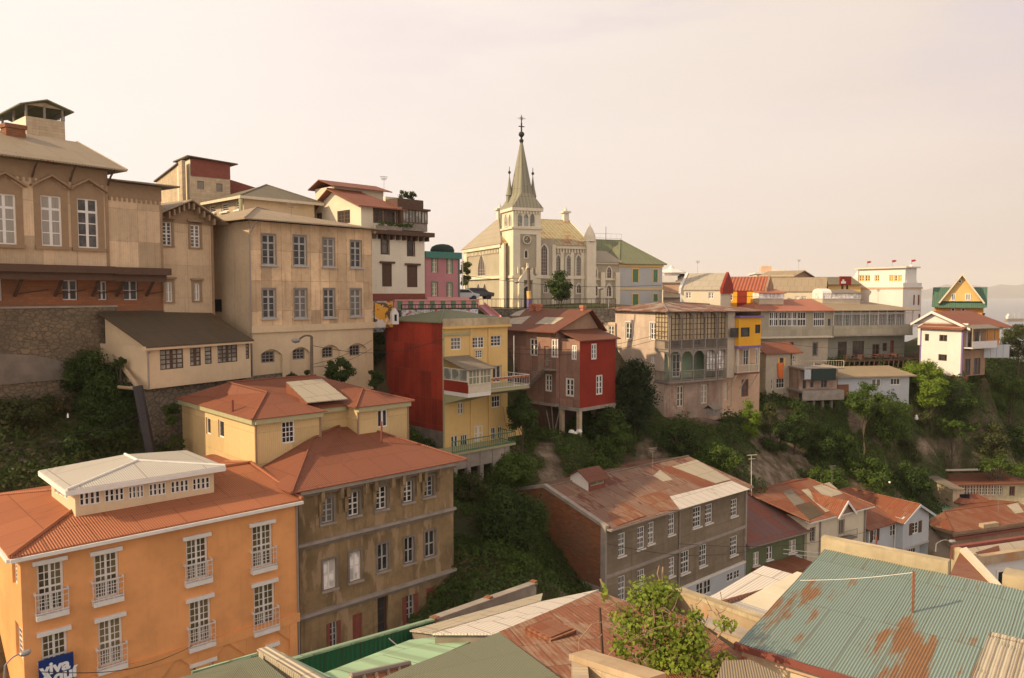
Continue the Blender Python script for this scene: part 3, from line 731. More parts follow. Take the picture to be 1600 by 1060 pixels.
for i, px in enumerate((499, 529, 539, 568, 583, 609, 626, 651, 660, 683)):
    f = (px - 464) / 244; u = b.pix('f1', px, 745 - 30 * f)[0]; q = MB()
    b.fbox(q, 'f1', 0, u - .11, u + .11, ze - 1.55, ze - .02, .003, .18); b.fbox(q, 'f1', 0, u - .11, u + .11, ze - .8, ze - .02, .18, .42); b.fbox(q, 'f1', 0, u - .09, u + .09, ze - 1.75, ze - 1.55, .003, .10)
    b.add(q, 'eave_bracket', 'brown_wall')
b.band('f1', 0, -.05, L + .05, ze - .14, ze + .06, .55, 'concrete', 'cornice'); b.band('f1', 0, -.05, L + .05, ze - .34, ze - .143, .3, 'concrete_dark', 'cornice')
ov = .65; zq = ze + .14
A = b.q(488, 686, y=4.7); X = b.q(543, 660, y=7.0); FL = (-ov, -ov, zq); FR = (L + ov, -ov, zq); BR = (L + ov, W + ov, zq); BL = (-ov, W + ov, zq)
BB = (X[0], W - 3.5, X[2])
b.roof([[FL, FR, X], [FL, X, A], [BL, FL, A], [BL, A, X, BB], [FR, BR, BB, X], [BR, BL, BB]], 'roof_red', 'roof', .06, ((FL, A), (A, X), (FR, X)), 'roof_red', .08)
b.tubes([((X[0] + .4, 3.4, X[2] - 1.2), (X[0] + .4, 3.4, X[2] + .45))], .07, 'wood_red', 'vent_pipe')
q = MB(); q.box(-.5, -.03, -.2, 3, zb, ze - .1); b.add(q, 'party_wall', 'dark_gap')
q = MB(); q.box(-1.05, -.52, .15, W, zb, ze - .25); b.add(q, 'side_wall', 'cream_wall')

# yellow clad house behind
b = Bld('town_house', 'yellow corrugated house with red roof between the brown building and the cliff wall', 'house', 399, 656, 57.5, 47, -18)
W = b.sy(284); ze = b.z0; zb = b.zb; L1 = b.sx(500); L2 = b.sx(559); L3 = b.sx(637); y1 = b.sy(542, x=L2)
TT = dict(fm='white_trim', gm='glass_dark', fw=.09, rec=.12)
b.win('f1', 0, 440, 461, 658, 693, nx=3, ny=4, bar=.04, **TT); b.win('f1', 0, 590, 606, 640, 668, nx=2, ny=1, bar=.05, **TT)
b.win('f2', 0, 322, 329, 653, 679, nx=1, ny=1, **TT); b.win('f2', 0, 341, 350, 657, 684, nx=1, ny=1, **TT)
b.face('f1', 0, 0, L1, zb, ze, 'yellow_clad'); b.face('f2', 0, 0, W, zb, ze, 'yellow_clad'); b.face('f4', L1, 0, y1, zb, ze, 'yellow_clad')
b.face('f1', y1, L1, L2, zb, ze, 'yellow_clad'); b.face('f2', L2, 0, y1, zb, ze, 'yellow_clad'); b.face('f1', 0, L2, L3, zb, ze, 'yellow_clad'); b.face('f4', L3, 0, W, zb, ze, 'yellow_clad'); b.face('f3', W, 0, L3, zb, ze, 'yellow_clad')
b.finish()
for (x0, x1, y) in ((0, L1, 0), (L1 + .3, L2 - .31, y1), (L2, L3, 0)):
    b.band('f1', y, x0 - .1, x1 + .1, ze - .28, ze + .02, .28, 'olive_trim', 'eave_board')
b.band('f2', 0, -.1, W, ze - .28, ze + .02, .28, 'olive_trim', 'eave_board')
for x, y in ((0, 0), (L1, 0), (L2, 0), (L3, 0)):
    q = MB(); q.box(x - .05, x + .06, y - .06, y + .05, zb, ze - .29); b.add(q, 'corner_board', 'ochre_trim')
o = .35; zq = ze + .08
A1 = b.q(350, 610, y=W * .55); rz_ = b.q(455, 590, y=W * .62)[2]
zra = b.q(440, 612, y=3.2)[2]
ym = W * .62
G = (L1 * .55, 3.4, zra + .0); G0 = (1.5, ym, rz_); Rr = (L3 - 3.0, ym, rz_); H2 = ((L2 + L3) / 2, 2.6, zq + .75)
FLc = (-o, -o, zq); P1 = (L1 + o, -o, zq); P2 = (L1 + o, y1 - o, zq); P3 = (L2 - o, y1 - o, zq); P4 = (L2 - o, -o, zq); FRc = (L3 + o, -o, zq); BRc = (L3 + o, W + o, zq); BLc = (-o, W + o, zq)
b.roof([[FLc, P1, G], [P1, P2, G], [P2, P3, Rr, G0, G][0:5], [P3, P4, H2], [P4, FRc, H2], [FRc, BRc, Rr], [FRc, Rr, H2], [P3, H2, Rr], [BLc, FLc, G], [BLc, G, G0], [BRc, BLc, G0, Rr]], 'roof_red', 'roof', .05, ((FLc, G), (G, G0), (FRc, H2), (P4, H2), (G0, Rr)), 'roof_red', .07)
# propped translucent sheet
pts = [b.q(447, 597, y=y1 + 3.0), b.q(503, 592, y=y1 + 3.4), b.q(543, 623, y=y1 - .2), b.q(480, 629, y=y1 - .5)]
q = MB(); q.prism([Vector(p) for p in pts], Vector((0, 0, -.06))); b.add(q, 'skylight_sheet', 'roof_sheetpale')
pa = pts[0]; pb_ = pts[3]
q = MB(); q.poly([pa, pb_, (pb_[0], pb_[1], pb_[2] - .45), (pa[0], pa[1], pa[2] - .9)]); b.add(q, 'skylight_side', 'roof_red')
v = b.q(363, 634, y=3.0); b.tubes([((v[0], v[1], v[2] - .5), (v[0], v[1], v[2] + .35))], .09, 'wood_red', 'vent_pipe')

# ================================================================== UPPER LEFT
# long beige mansion with pedimented windows, overhanging a brick base
TH = 36
b = Bld('mansion', 'large beige timber-clad mansion with pedimented windows overhanging a brick base, far left', 'building', 168, 300, 69, TH, -8)
Lb = b.sx(253); xl = b.sx(-60); W = 12; zbot = b.pix('f1', 100, 416)[1]; zt = b.pix('f1', 120, 262)[1]; ztb = b.pix('f1', 215, 289)[1]; zb = b.zb
M = dict(nx=2, ny=4, fm='white_trim', gm='glass_curtain', fw=.10, bar=.06, rec=.12, split=3, surround=(.42, 'ochre_trim'), hood=(.62, 'gable', .75, .4, 'ochre_trim'), sill=(.45, .22, .2, 'ochre_trim'))
for r in ((-11, 25, 303, 382), (64, 96, 306, 385), (121, 153, 311, 388)): b.win('f1', 0, *r, **M)
b.face('f1', 0, xl, -.01, zbot, zt, 'beige_clad'); b.face('f2', xl, 0, W, zbot - 12, zt, 'beige_clad2'); b.face('f1', .12, 0, Lb, zbot, ztb, 'beige_clad'); b.face('f4', Lb, .12, W, zbot, ztb, 'beige_clad2'); b.face('f4', 0, 0, W, ztb, zt, 'beige_clad2')
b.finish()
f0 = b.pix('f1', 100, 283)[1]; f1 = b.pix('f1', 215, 311)[1]
b.band('f1', 0, xl, 0, f0, zt, .06, 'ochre_trim', 'frieze'); b.band('f1', .12, .01, Lb, f1, ztb, .06, 'ochre_trim', 'frieze')
q = MB(); x = xl
while x < -.1: q.box(x, x + .16, -.06, -.003, f0 - .28, f0 - .003); x += .36
x = .1
while x < Lb - .1: q.box(x, x + .16, .06, .117, f1 - .28, f1 - .003); x += .36
b.add(q, 'frieze_fringe', 'ochre_trim')
b.band('f1', 0, xl, .15, zbot - .45, zbot + .05, .5, 'wood_dark', 'bottom_cornice'); b.band('f1', .12, .16, Lb + .4, zbot - .5, zbot + .02, .5, 'wood_dark', 'bottom_cornice')
b.band('f1', 0, xl, .2, zbot - .95, zbot - .453, .15, 'wood_dark', 'floor_beam'); b.band('f1', .12, .21, Lb + .2, zbot - 1.0, zbot - .503, .15, 'wood_dark', 'floor_beam')
for x in (-.04, .14 + 0, Lb - .05): b.fbox
q = MB(); q.box(-.2, 0, -.05, -.003, zbot + .05, f0 - .3); q.box(Lb - .15, Lb + .03, .06, .117, zbot + .03, f1 - .3); b.add(q, 'corner_board', 'ochre_trim')
# roofs: long slope with hip end
ovh = 1.1; zE = zt + .1
E0 = (xl - 2, -ovh, zE); E1 = (.9, -ovh, zE)
K0 = b.q(-60, 196, y=6.0); K1 = b.q(120, 222, y=6.0); zK = K1[2]
K0 = (xl - 2, 6.0, zK); BE = (.9, W + 1, zE)
b.roof([[E0, E1, K1, K0], [E1, BE, K1], [BE, (xl - 2, W + 1, zE), K0, K1]], 'roof_tangrey', 'roof', .10, ((E1, K1),), 'roof_tangrey', .06)
for px in (49, 108, 167):
    x = b.pix('f1', px, 262)[0]; q = MB(); q.tube((x, -.05, zE - 1.1), (x, -.5, zE - .5), .07, 5); q.tube((x, -.5, zE - .5), (x, -1.0, zE - .12), .07, 5); b.add(q, 'eave_bracket', 'wood_dark')
zE2 = ztb + .1; E2 = (.25, -.8, zE2); E3 = (Lb + 1.0, -.8, zE2); kk = b.q(172, 267, y=2.5); K2 = (.25, 4.5, b.z(.25, 4.5, 262)); K3 = (Lb - 2.2, 4.5, b.z(Lb - 2.2, 4.5, 279)); K2 = (.25, 4.5, K3[2])
b.roof([[E2, E3, K3, K2], [E3, (Lb + 1, W, zE2), K3]], 'roof_grey', 'side_roof', .08, ((E3, K3),), 'roof_grey', .05)
c = b.q(21, 213, y=5.0); b.chimney(c[0], 5.0, zK - 1.2, b.q(21, 197, y=5.0)[2], 1.25, .9, 'brick')
# brick base and its windows
yb = 1.7; Lk = b.sx(252.5, y=yb)
zb2 = b.pix('f1', 100, 480, yb)[1]
for r in ((97, 121, 438, 469), (153, 167, 440, 469), (193, 215, 439, 469), (-12, 3, 436, 470)): b.win('f1', yb, *r, nx=2, ny=2, fm='rail_white', gm='glass_dark', fw=.07, bar=.04, rec=.15, surround=(.1, 'brick_big'))
b.face('f1', yb, xl, Lk, zb2 - 1.6, zbot - .5, 'brick_big'); b.finish('brick_base')
for (px0, px1) in ((38, 23), (101, 86), (158, 145), (198, 182), (244, 229)):
    xa = b.pix('f1', px0, 425)[0]; xb_ = b.pix('f1', px1, 470, yb)[0]
    b.tubes([((xa, .1, zbot - .6), (xb_, yb - .05, zb2 + .8))], .13, 'wood_dark', 'brace')
    b.tubes([((xb_, yb - .06, zb2 + .9), (xb_ + 2.1, yb - .1, zbot - 1.6))], .04, 'wood_dark', 'brace')
# stone retaining wall below
sw = Bld('retaining_wall', 'rough stone retaining wall beneath the brick base of the beige mansion', 'wall', 168, 300, 69, TH, -9)
sw.root.location.z = zcol(sw.O.y, 600); sw.zb = sw.root.location.z
ys = yb - .12; zz0 = zb2 - 9; x1s = sw.sx(160, y=ys)
sw.face('f1', ys, xl, x1s + .8, zz0, zb2, 'stone'); sw.face('f4', x1s + .8, ys, ys + 6, zz0, zb2, 'stone'); sw.finish('stone_face')
sw.band('f1', ys, xl, x1s + .8, zb2 - .05, zb2 + .08, .12, 'concrete', 'coping')
zp0, zp1 = sw.pix('f1', 40, 598, ys)[1], sw.pix('f1', 40, 556, ys)[1]
q = MB(); xs0, xs1 = xl, sw.sx(92, y=ys)
q.prism([Vector((xs0, ys - .01, zp0)), Vector((xs1 + .6, ys - .01, zp0)), Vector((xs1, ys - .01, zp1 - .6)), Vector((xs1 - 2.0, ys - .01, zp1)), Vector((xs0, ys - .01, zp1 + .5))], Vector((0, -.12, 0)))
sw.add(q, 'render_patch', 'concrete_dark')

# narrow gabled wing
b = Bld('gabled_wing', 'narrow beige gabled house wing with carved eaves beside the mansion', 'house', 253, 330, 75, TH, -3)
L = b.sx(331); W = 9; zt = b.pix('f1', 253, 330)[1]; zb = b.pix('f1', 290, 485)[1]
Mw = dict(nx=2, ny=6, fm='white_trim', gm='glass_blue', fw=.08, bar=.04, rec=.1, split=3, surround=(.2, 'ochre_trim'), hood=(.3, 'flat', .15, .2, 'ochre_trim'), sill=(.2, .12, .12, 'ochre_trim'))
for r in ((253.5, 268, 347, 384), (297.5, 312, 352, 387)): b.win('f1', 0, *r, **Mw)
for r in ((259, 269, 441, 472), (303, 312, 443, 470)): b.win('f1', 0, *r, **{**Mw, 'ny': 2, 'split': None, 'gm': 'glass_curtain'})
b.walls(L, W, zb - 2, zt, 'beige_clad2'); b.finish()
ap = b.q(291, 313, y=0); 
q = MB(); q.prism([Vector((0, 0, zt - .01)), Vector((L, 0, zt - .01)), Vector((ap[0], 0, ap[2] - .15))], Vector((0, .2, 0))); b.add(q, 'gable', 'ochre_trim')
xa = ap[0]; g = .9; zl = zt - .5
dzl = (ap[2] - zt) / xa
b.roof([[(-g, -g, zt - g * .35), (xa, -g, ap[2]), (xa, W, ap[2]), (-g, W, zt - g * .35)], [(xa, -g, ap[2]), (L + g, -g, zt - g * .7), (L + g, W, zt - g * .7), (xa, W, ap[2])]], 'roof_tan', 'roof', .1)
q = MB()
for k in range(5):
    for sgn, x1_, z1_ in ((-1, 0, zt), (1, L, zt - .3)):
        f = (k + .5) / 5; x = xa + (x1_ - xa) * f; zz = ap[2] + (z1_ - ap[2]) * f; q.box(x - .07, x + .07, -.75, -.003, zz - .65, zz - .15)
b.add(q, 'carved_brackets', 'ochre_trim')
fz = b.pix('f1', 290, 350)[1]; b.band('f1', 0, 0, .0 + L, fz, zt, .05, 'ochre_trim', 'frieze')
q = MB(); q.box(L - .14, L + .05, -.06, .1, zb - 2, zt); b.add(q, 'corner_board', 'ochre_trim')

# belvedere on the far left
b = Bld('belvedere', 'small open-sided roof belvedere with pale walls above the mansion', 'building', 40, 178, 84, 42, 4)
L = b.sx(101); W = b.sy(-14); zs = b.pix('f1', 40, 181)[1]; zr0 = b.pix('f1', 40, 163)[1]
b.face('f1', 0, 0, L, b.zb, zs, 'pale_block'); b.face('f2', 0, 0, W, b.zb, zs, 'cream_lit'); b.face('f4', L, 0, W, b.zb, zs, 'pale_block'); b.face('f3', W, 0, L, b.zb, zs, 'pale_block'); b.finish()
zc = b.pix('f1', 70, 157)[1]; xm = L * .5
for x, y in ((0.05, .05), (L * .48, .05), (L * .95, .05), (.05, W * .33), (.05, W * .66), (.05, W), (L, W), (L, W * .5)):
    q = MB(); q.box(x - .08, x + .08, y - .08, y + .08, zs, zr0 + .1); b.add(q, 'post', 'wood_grey')
b.roof([[(-.6, -.6, zr0 - .1), (xm, -.6, zc), (xm, W + .6, zc), (-.6, W + .6, zr0 - .1)], [(xm, -.6, zc), (L + .6, -.6, zr0 - .1), (L + .6, W + .6, zr0 - .1), (xm, W + .6, zc)]], 'roof_green', 'roof', .1)
q = MB(); q.prism([Vector((0, .05, zr0)), Vector((L, .05, zr0)), Vector((xm, .05, zc - .2))], Vector((0, .08, 0))); b.add(q, 'gable', 'pale_block')
b.railing([(L * .5, .05), (L, .05), (L, W * .6)], zs, .9, 'iron', step=.4)

# lean-to on the cliff with brown louvred windows
b = Bld('lean_to', 'cream lean-to with mossy roof and brown louvred windows projecting over the cliff', 'annex', 229, 541, 66.5, 31, -6.5)
L = b.sx(391); W = 7.2; ze = b.z0; zb = b.pix('f1', 229, 609)[1]; b.zb = zb; b.root.location.z = zb
TW = dict(fm='wood_dark', gm='glass_louvre', fw=.07, bar=.08, rec=.08)
for r, n in (((250, 286.5, 546, 577), 4), ((297, 314, 544, 572), 2), ((320, 331, 542, 569), 1), ((340, 371, 538.5, 566.5), 4), ((384, 389.5, 537, 561), 1)): b.win('f1', 0, *r, nx=n, ny=4, **TW)
b.walls(L, W, zb, ze, 'cream_wall'); b.finish()
T0 = b.q(153, 487, x=-.2); yt = T0[1]; zt = T0[2]
q = MB(); q.prism([Vector((0, .05, ze - .02)), Vector((0, yt - .5, ze - .02)), Vector((0, yt - .5, zt - .3))], Vector((.15, 0, 0))); b.add(q, 'side_gable', 'cream_wall')
# sloping underside infill towards the cliff
b.roof([[(-.3, -.45, ze - .02), (L, -.45, ze - .02), (L, yt, zt), (-.3, yt, zt)]], 'roof_dark', 'roof', .10)
b.band('f1', 0, -.35, L, ze - .28, ze - .02, .40, 'cream_wall', 'eave_board')
b.tubes([((.02, -.5, ze - .3), (.02, -.12, ze - .5)), ((.02, -.12, ze - .5), (.02, -.12, zb))], .06, 'pipe_grey', 'downpipe')
# rough buttress wall beneath it
r_ = Bld('retaining_wall', 'mottled grey cliff wall with small openings below the cream lean-to', 'wall', 229, 541, 66.5, 31, -18)
zz = zb + .0
r_.win('f1', .7, 302, 308, 652, 664, nx=1, ny=1, fm='concrete_dark', gm='dark_gap', fw=.05, rec=.3, name='opening'); r_.win('f1', .7, 352, 357, 600, 608, nx=1, ny=1, fm='concrete_dark', gm='dark_gap', fw=.05, rec=.3, name='opening')
r_.face('f1', .7, .3, L + 8, r_.zb, zz, 'stone_grey', .4); r_.face('f2', .3, .7, 8, r_.zb, zz, 'stone_grey'); r_.finish('stone_face')

# corrugated institutional building
b = Bld('institute', 'tall rust-streaked beige building with two rows of sash windows over shallow arches', 'building', 390, 345, 78, 41, -9)
L = b.sx(581); W = b.sy(329); ze = b.z0; zb = b.zb; zl = b.pix('f1', 392, 516)[1]
T = dict(nx=2, ny=4, fm='grey_trim', gm='glass_blue', fw=.09, bar=.05, rec=.14, split=3, surround=(.10, 'wood_grey'), sill=(.2, .15, .2, 'grey_trim'))
for r in ((410, 430, 367, 414), (459, 478, 369, 415), (505, 522, 373, 417), (548, 564, 377, 418), (411, 430, 452, 497), (460.5, 479, 452, 497), (506, 522.5, 452, 496), (548, 564, 452, 494)): b.win('f1', 0, *r, **T)
for r in ((408, 429, 549, 567), (457, 476, 545, 562), (503, 520, 542, 559), (546, 562, 539.5, 556)): b.win('f1', .25, *r, nx=3, ny=3, fm='wood_grey', gm='glass_dark', fw=.1, bar=.06, rec=.1)
# arch niches cut as rectangles with arched fillers
ars = ((405, 441, 547), (453, 485, 543.5), (500, 531, 540), (542, 573, 537.5))
b.face('f1', 0, 0, L, zl, ze, 'beige_stain')
for (a0, a1, py) in ars:
    u0, z_ = b.pix('f1', a0, py); u1 = b.pix('f1', a1, py)[0]; b.holes.setdefault(('f1', 0), []).append((u0, u1, zb - .5, z_))
    q = MB(); h = .55; pts = [(u0, z_)]
    for k in range(9):
        t = k / 8; pts.append((u0 + (u1 - u0) * t, z_ - h + h * math.sin(math.pi * t) ** .8))
    pts.append((u1, z_)); q.prism([Vector((x, 0.002, z)) for x, z in pts[:1] + pts[1:5] + [((u0 + u1) / 2, z_)]], Vector((0, .24, 0))); q.prism([Vector((x, 0.002, z)) for x, z in [((u0 + u1) / 2, z_)] + pts[5:]], Vector((0, .24, 0)))
    b.add(q, 'arch', 'cream_wall')
b.face('f1', 0, 0, L, zb, zl, 'cream_wall', .25); b.face('f1', .25, 0, L, zb, zl, 'cream_wall'); b.finish()
b.face('f2', 0, 0, W, zb, ze, 'beige_side'); b.face('f4', L, 0, W, zb, ze, 'beige_side'); b.face('f3', W, 0, L, zb, ze, 'beige_side'); b.holes = {}; b.finish('side_wall')
b.band('f1', 0, -.1, L + .15, zl - .25, zl + .3, .2, 'cream_wall', 'ledge')
b.tubes([((-.1, -.12, ze - .2), (-.1, -.12, zb + 2))], .07, 'pipe_grey', 'downpipe'); b.tubes([((.1, -.9, ze - .1), (-.1, -.12, ze - 1.0))], .06, 'pipe_grey', 'downpipe')
ov = 1.0; zq = ze + .1; A = b.q(401, 324, y=4.5); zrr = A[2]
FLc, FRc, BRc, BLc = (-ov, -ov, zq), (L + ov, -ov, zq), (L + ov, W + 6, zq), (-ov, W + 6, zq)
rA = (A[0], 4.5, zrr); rB = (L - 2, 4.5, b.z(L - 2, 4.5, 352))
rB = (L - 2.5, 4.5, (zrr + zq) / 2 if rB[2] > zrr else rB[2])
b.roof([[FLc, FRc, rB, rA], [BLc, FLc, rA], [FRc, BRc, rB], [BRc, BLc, rA, rB]], 'roof_tan', 'roof', .1, ((FLc, rA), (rA, rB)), 'roof_tan', .06)
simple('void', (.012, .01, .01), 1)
q = MB(); u, zv = b.pix('f2', 341, 470); u2, zv2 = b.pix('f2', 337, 487); b.fbox(q, 'f2', 0, u - .55, u + .55, zv2, zv2 + 1.05, .003, .04); b.add(q, 'hatch', 'void')

# tower house behind
b = Bld('tower_house', 'pale slab-sided tower with a brown boarded top strip behind the beige buildings', 'building', 297, 248, 100, 52, 3)
L = b.sx(359); W = 5; ze = b.z0; z1 = b.pix('f1', 300, 275)[1]
b.win('f1', 0, 308, 319, 283, 296, nx=1, ny=1, fm='wood_grey', gm='wood_grey', rec=.1, name='shutter_window'); b.win('f1', 0, 338, 348, 287, 300, nx=1, ny=1, fm='wood_grey', gm='wood_grey', rec=.1, name='shutter_window')
b.face('f1', 0, 0, L, b.zb, z1, 'pale_block'); b.face('f2', 0, 0, W, b.zb, ze, 'cream_lit'); b.face('f4', L, 0, W, b.zb, ze, 'pale_block'); b.face('f3', W, 0, L, b.zb, ze, 'pale_block'); b.finish()
q = MB(); q.box(.05, L, -.08, .15, z1, ze); 
b.add(q, 'boarded_strip', 'wood_red')
b.roof([[(-.4, -.5, ze + .25), (L + .7, -.5, ze - .1), (L + .7, W, ze + .1), (-.4, W, ze + .35)]], 'roof_dark', 'roof', .12)
q = MB(); x0 = -.35; q.box(-.75, -.4, .3, 1.6, z1 - 4.5, ze - .2); b.add(q, 'chimney', 'pale_block')
lw = b.q(244, 281, x=0); l2 = b.q(284, 253, x=0); q = MB(); q.prism([Vector((.02, l2[1], b.zb)), Vector((.02, lw[1], b.zb)), Vector((.02, lw[1], lw[2])), Vector((.02, l2[1], l2[2]))], Vector((1.5, 0, 0))); b.add(q, 'side_wing', 'pale_block')
q = MB(); q.prism([Vector((-.2, lw[1] + .4, lw[2] - .1)), Vector((-.2, l2[1], l2[2] + .12)), Vector((-.2, l2[1], l2[2])), Vector((-.2, lw[1] + .4, lw[2] - .25))], Vector((2, 0, 0))); b.add(q, 'wing_roof', 'roof_dark')

b = Bld('lodge', 'beige hip-roofed attic house with three small dormer windows above the institute', 'house', 381, 308, 94, 44, 4)
L = b.sx(491); W = b.sy(322); ze = b.z0
T = dict(nx=1, ny=3, fm='white_trim', gm='glass_dark', fw=.14, bar=.07, rec=.12, sill=(.1, .15, .2, 'white_trim'))
for r in ((327, 337, 321, 333), (346, 357, 317.5, 331), (368, 378, 313.5, 328)): b.win('f2', 0, *r, **T)
b.walls(L, W, b.zb, ze, 'cream_wall', 'pale_block'); b.finish()
A = b.q(421, 288, y=W * .42); zr = A[2]; zq = ze + .05; o = .7
rA = (A[0], W * .5, zr); c = [(-o, -o, zq), (L + o, -o, zq), (L + o, W + o, zq), (-o, W + o, zq)]
b.roof([[c[0], c[1], rA], [c[1], c[2], rA], [c[2], c[3], rA], [c[3], c[0], rA]], 'roof_olive', 'roof', .1, ((c[0], rA), (c[1], rA)), 'roof_olive', .06)
b.band('f1', -o, -o, L + o, zq - .28, zq - .01, .04, 'cream_trim', 'eave_board'); b.band('f2', -o, -o, W + o, zq - .28, zq - .01, .04, 'cream_trim', 'eave_board')
c = b.q(388, 318, y=-3); b.tubes([((c[0], -1.5, ze - 3), (c[0], -1.5, ze - .7)), ((c[0], -1.5, ze - .7), (c[0], -1.5, ze - .4))], .2, 'olive_trim', 'vent_pipe')
q = MB(); v = b.q(360, 281, y=9); v2 = b.q(386, 292, y=9); q.prism([Vector((v[0], 9, v[2] - 3)), Vector((v2[0] + 1, 9, v[2] - 3)), Vector((v2[0] + 1, 9, v2[2])), Vector((v[0], 9, v[2]))], Vector((0, 2, 0)))
b.add(q, 'rear_wing', 'wood_red')

# white house with graffiti base, dark brackets and roof terrace
b = Bld('villa', 'white villa with red roof, dark shutters and glazed roof gallery above the mural wall', 'house', 564, 320, 96, 45, -4)
Wd = b.sy(491); L = b.sx(663); zcorn = b.pix('f1', 590, 362)[1]; zt = b.z0; zbm = b.pix('f1', 620, 459)[1]; zb = b.zb
L2 = b.sx(622)
T = dict(fm='wood_dark', gm='glass_blue', fw=.14, bar=.08, rec=.12)
b.win('f2', 0, 527, 547, 329, 350, nx=4, ny=3, **T); b.win('f2', 0, 494, 503, 333, 350, nx=2, ny=2, **T)
for r in ((585, 599, 328, 349), (603, 618, 330, 351)): b.win('f1', 0, *r, nx=2, ny=2, surround=(.15, 'wood_dark'), **T)
for r in ((596, 607, 365, 398), (637, 647, 368, 401)): b.win('f1', 0, *r, nx=1, ny=2, surround=(.1, 'wood_dark'), **T)
for r in ((597, 612, 412, 448), (636, 652, 415, 449)): b.win('f1', 0, *r, nx=2, ny=10, fm='wood_dark', gm='wood_dark', fw=.12, bar=.08, rec=.02, hood=(.3, 'flat', .2, .25, 'wood_dark'), name='shuttered_window')
b.face('f1', 0, 0, L2, zcorn, zt, 'cream_lit'); b.face('f1', 0, 0, L, zbm, zcorn, 'white_ptd'); b.face('f2', 0, 0, Wd, zb, zt, 'cream_lit'); b.face('f4', L, 0, Wd, zb, zcorn, 'white_ptd'); b.face('f4', L2, 0, Wd, zcorn, zt, 'cream_lit'); b.face('f3', Wd, 0, L, zb, zcorn, 'white_ptd'); b.face('f3', Wd, 0, L2, zcorn, zt, 'cream_lit'); b.finish()
b.band('f1', 0, b.sx(578), L + .6, zcorn - .3, zcorn + .15, 1.0, 'wood_dark', 'cornice')
q = MB(); x = b.sx(580)
while x < L: q.box(x, x + .18, -.6, -.003, zcorn - .75, zcorn - .32); x += .75
b.add(q, 'brackets', 'wood_dark')
b.band('f1', 0, 0, L, zbm - .75, zbm, .02, 'wood_red', 'red_stripe')
zg1 = b.pix('f1', 640, 486)[1]
gr = NB('graffiti'); n1 = gr.noise(gr.uv, 1.6, 3); n2 = gr.noise(gr.uv, 2.3, 3); n3 = gr.noise(gr.mapv(gr.uv, (1, 1, 1), (7, 3, 0)), 1.1, 2)
cc_ = gr.mix(gr.ramp(n1, .50, .53), (.52, .46, .40), (.62, .62, .64)); cc_ = gr.mix(gr.ramp(n2, .57, .59), cc_, (.10, .16, .30)); cc_ = gr.mix(gr.ramp(n3, .60, .62), cc_, (.42, .08, .07)); cc_ = gr.mix(gr.ramp(n2, .40, .38), cc_, (.15, .26, .17))
cc_ = gr.mix(gr.ramp(gr.noise(gr.uv, 4, 5), .50, .62), cc_, (.38, .33, .27)); gr.done(cc_, .9)
b.band('f1', 0, 0, L, zb, zbm - .753, .05, 'graffiti', 'graffiti_base')
# gable on the left side and roof
mid = b.q(520, 296, x=0); ym = mid[1]; zp = mid[2]
q = MB(); q.prism([Vector((0.01, 0, zt - .01)), Vector((0.01, Wd, zt - .01)), Vector((0.01, ym, zp - .2))], Vector((.2, 0, 0))); b.add(q, 'gable', 'cream_lit')
e = .7
b.roof([[(-e, -e, zt - .15), (L2 + e, -e, zt - .15), (L2 - 1, ym, zp), (-e, ym, zp)], [(-e, ym, zp), (L2 - 1, ym, zp), (L2 + e, Wd + e, zt - .3), (-e, Wd + e, zt - .3)], [(L2 + e, -e, zt - .15), (L2 + e, Wd + e, zt - .3), (L2 - 1, ym, zp)]], 'roof_red', 'roof', .12, (((-e, ym, zp), (L2 - 1, ym, zp)),), 'roof_red', .08)
l0 = b.q(491, 297, x=-.5); l1 = b.q(502, 281, x=-.5); yl0 = ym + 1.0; 
ya = b.sy(489, x=0); yc = (ya + ym) / 2 + .3; zl1 = b.pix('f2', 502, 281, 0)[1]; zl0 = b.pix('f2', 491, 293, 0)[1]
q = MB(); q.box(.3, 6.5, ym + .2, ya, zt, zl0 - .15); b.add(q, 'lantern_wall', 'cream_lit')
b.roof([[(-.3, ym - .5, zl0 - .2), (7.2, ym - .5, zl0 - .2), (7.0, yc, zl1), (-.3, yc, zl1)], [(-.3, yc, zl1), (7.0, yc, zl1), (7.2, ya + .5, zl0 - .2), (-.3, ya + .5, zl0 - .2)]], 'roof_red', 'lantern_roof', .1)
# parapet, glazed gallery
q = MB(); c = b.q(614, 306, y=2.5); q.box(c[0] - 1.2, c[0] + 1.8, 2.2, 2.6, zt - .5, zt + 1.4); b.add(q, 'chimney', 'cream_lit')
xg0, xg1 = b.sx(623), b.sx(663); zg0 = b.pix('f1', 650, 362)[1]; zgt = b.pix('f1', 650, 330)[1]; zgm = b.pix('f1', 650, 350)[1]
b.holes = {}; q = MB()
q.box(xg0 + .1, xg1, -.5, 5, zg0, zgm); b.add(q, 'gallery_base', 'wood_grey')
n = 4
for k in range(n):
    u0 = xg0 + .1 + (xg1 - xg0 - .1) * k / n; u1 = xg0 + .1 + (xg1 - xg0 - .1) * (k + 1) / n; b.win('f1', -.5, 0, 0, 0, 0, uz=(u0, u1, zgm, zgt), nx=2, ny=1, fm='wood_dark', gm='glass_louvre', fw=.08, hole=False, name='gallery_window')
for k in range(3): b.win('f4', xg1, 0, 0, 0, 0, uz=(-.5 + 5.5 * k / 3, -.5 + 5.5 * (k + 1) / 3, zgm, zgt), nx=2, ny=1, fm='wood_dark', gm='glass_louvre', hole=False, name='gallery_window')
q = MB(); q.box(xg0 - .1, xg1 + .3, -.7, 5.2, zgt, zgt + .2); q.box(xg0 - .2, xg0 + .09, -.6, 5, zg0, zgt); q.box(xg0 + 0, xg0 + 3.4, .2, 3, zgt + .2, zgt + 1.2); b.add(q, 'gallery_frame', 'wood_dark')
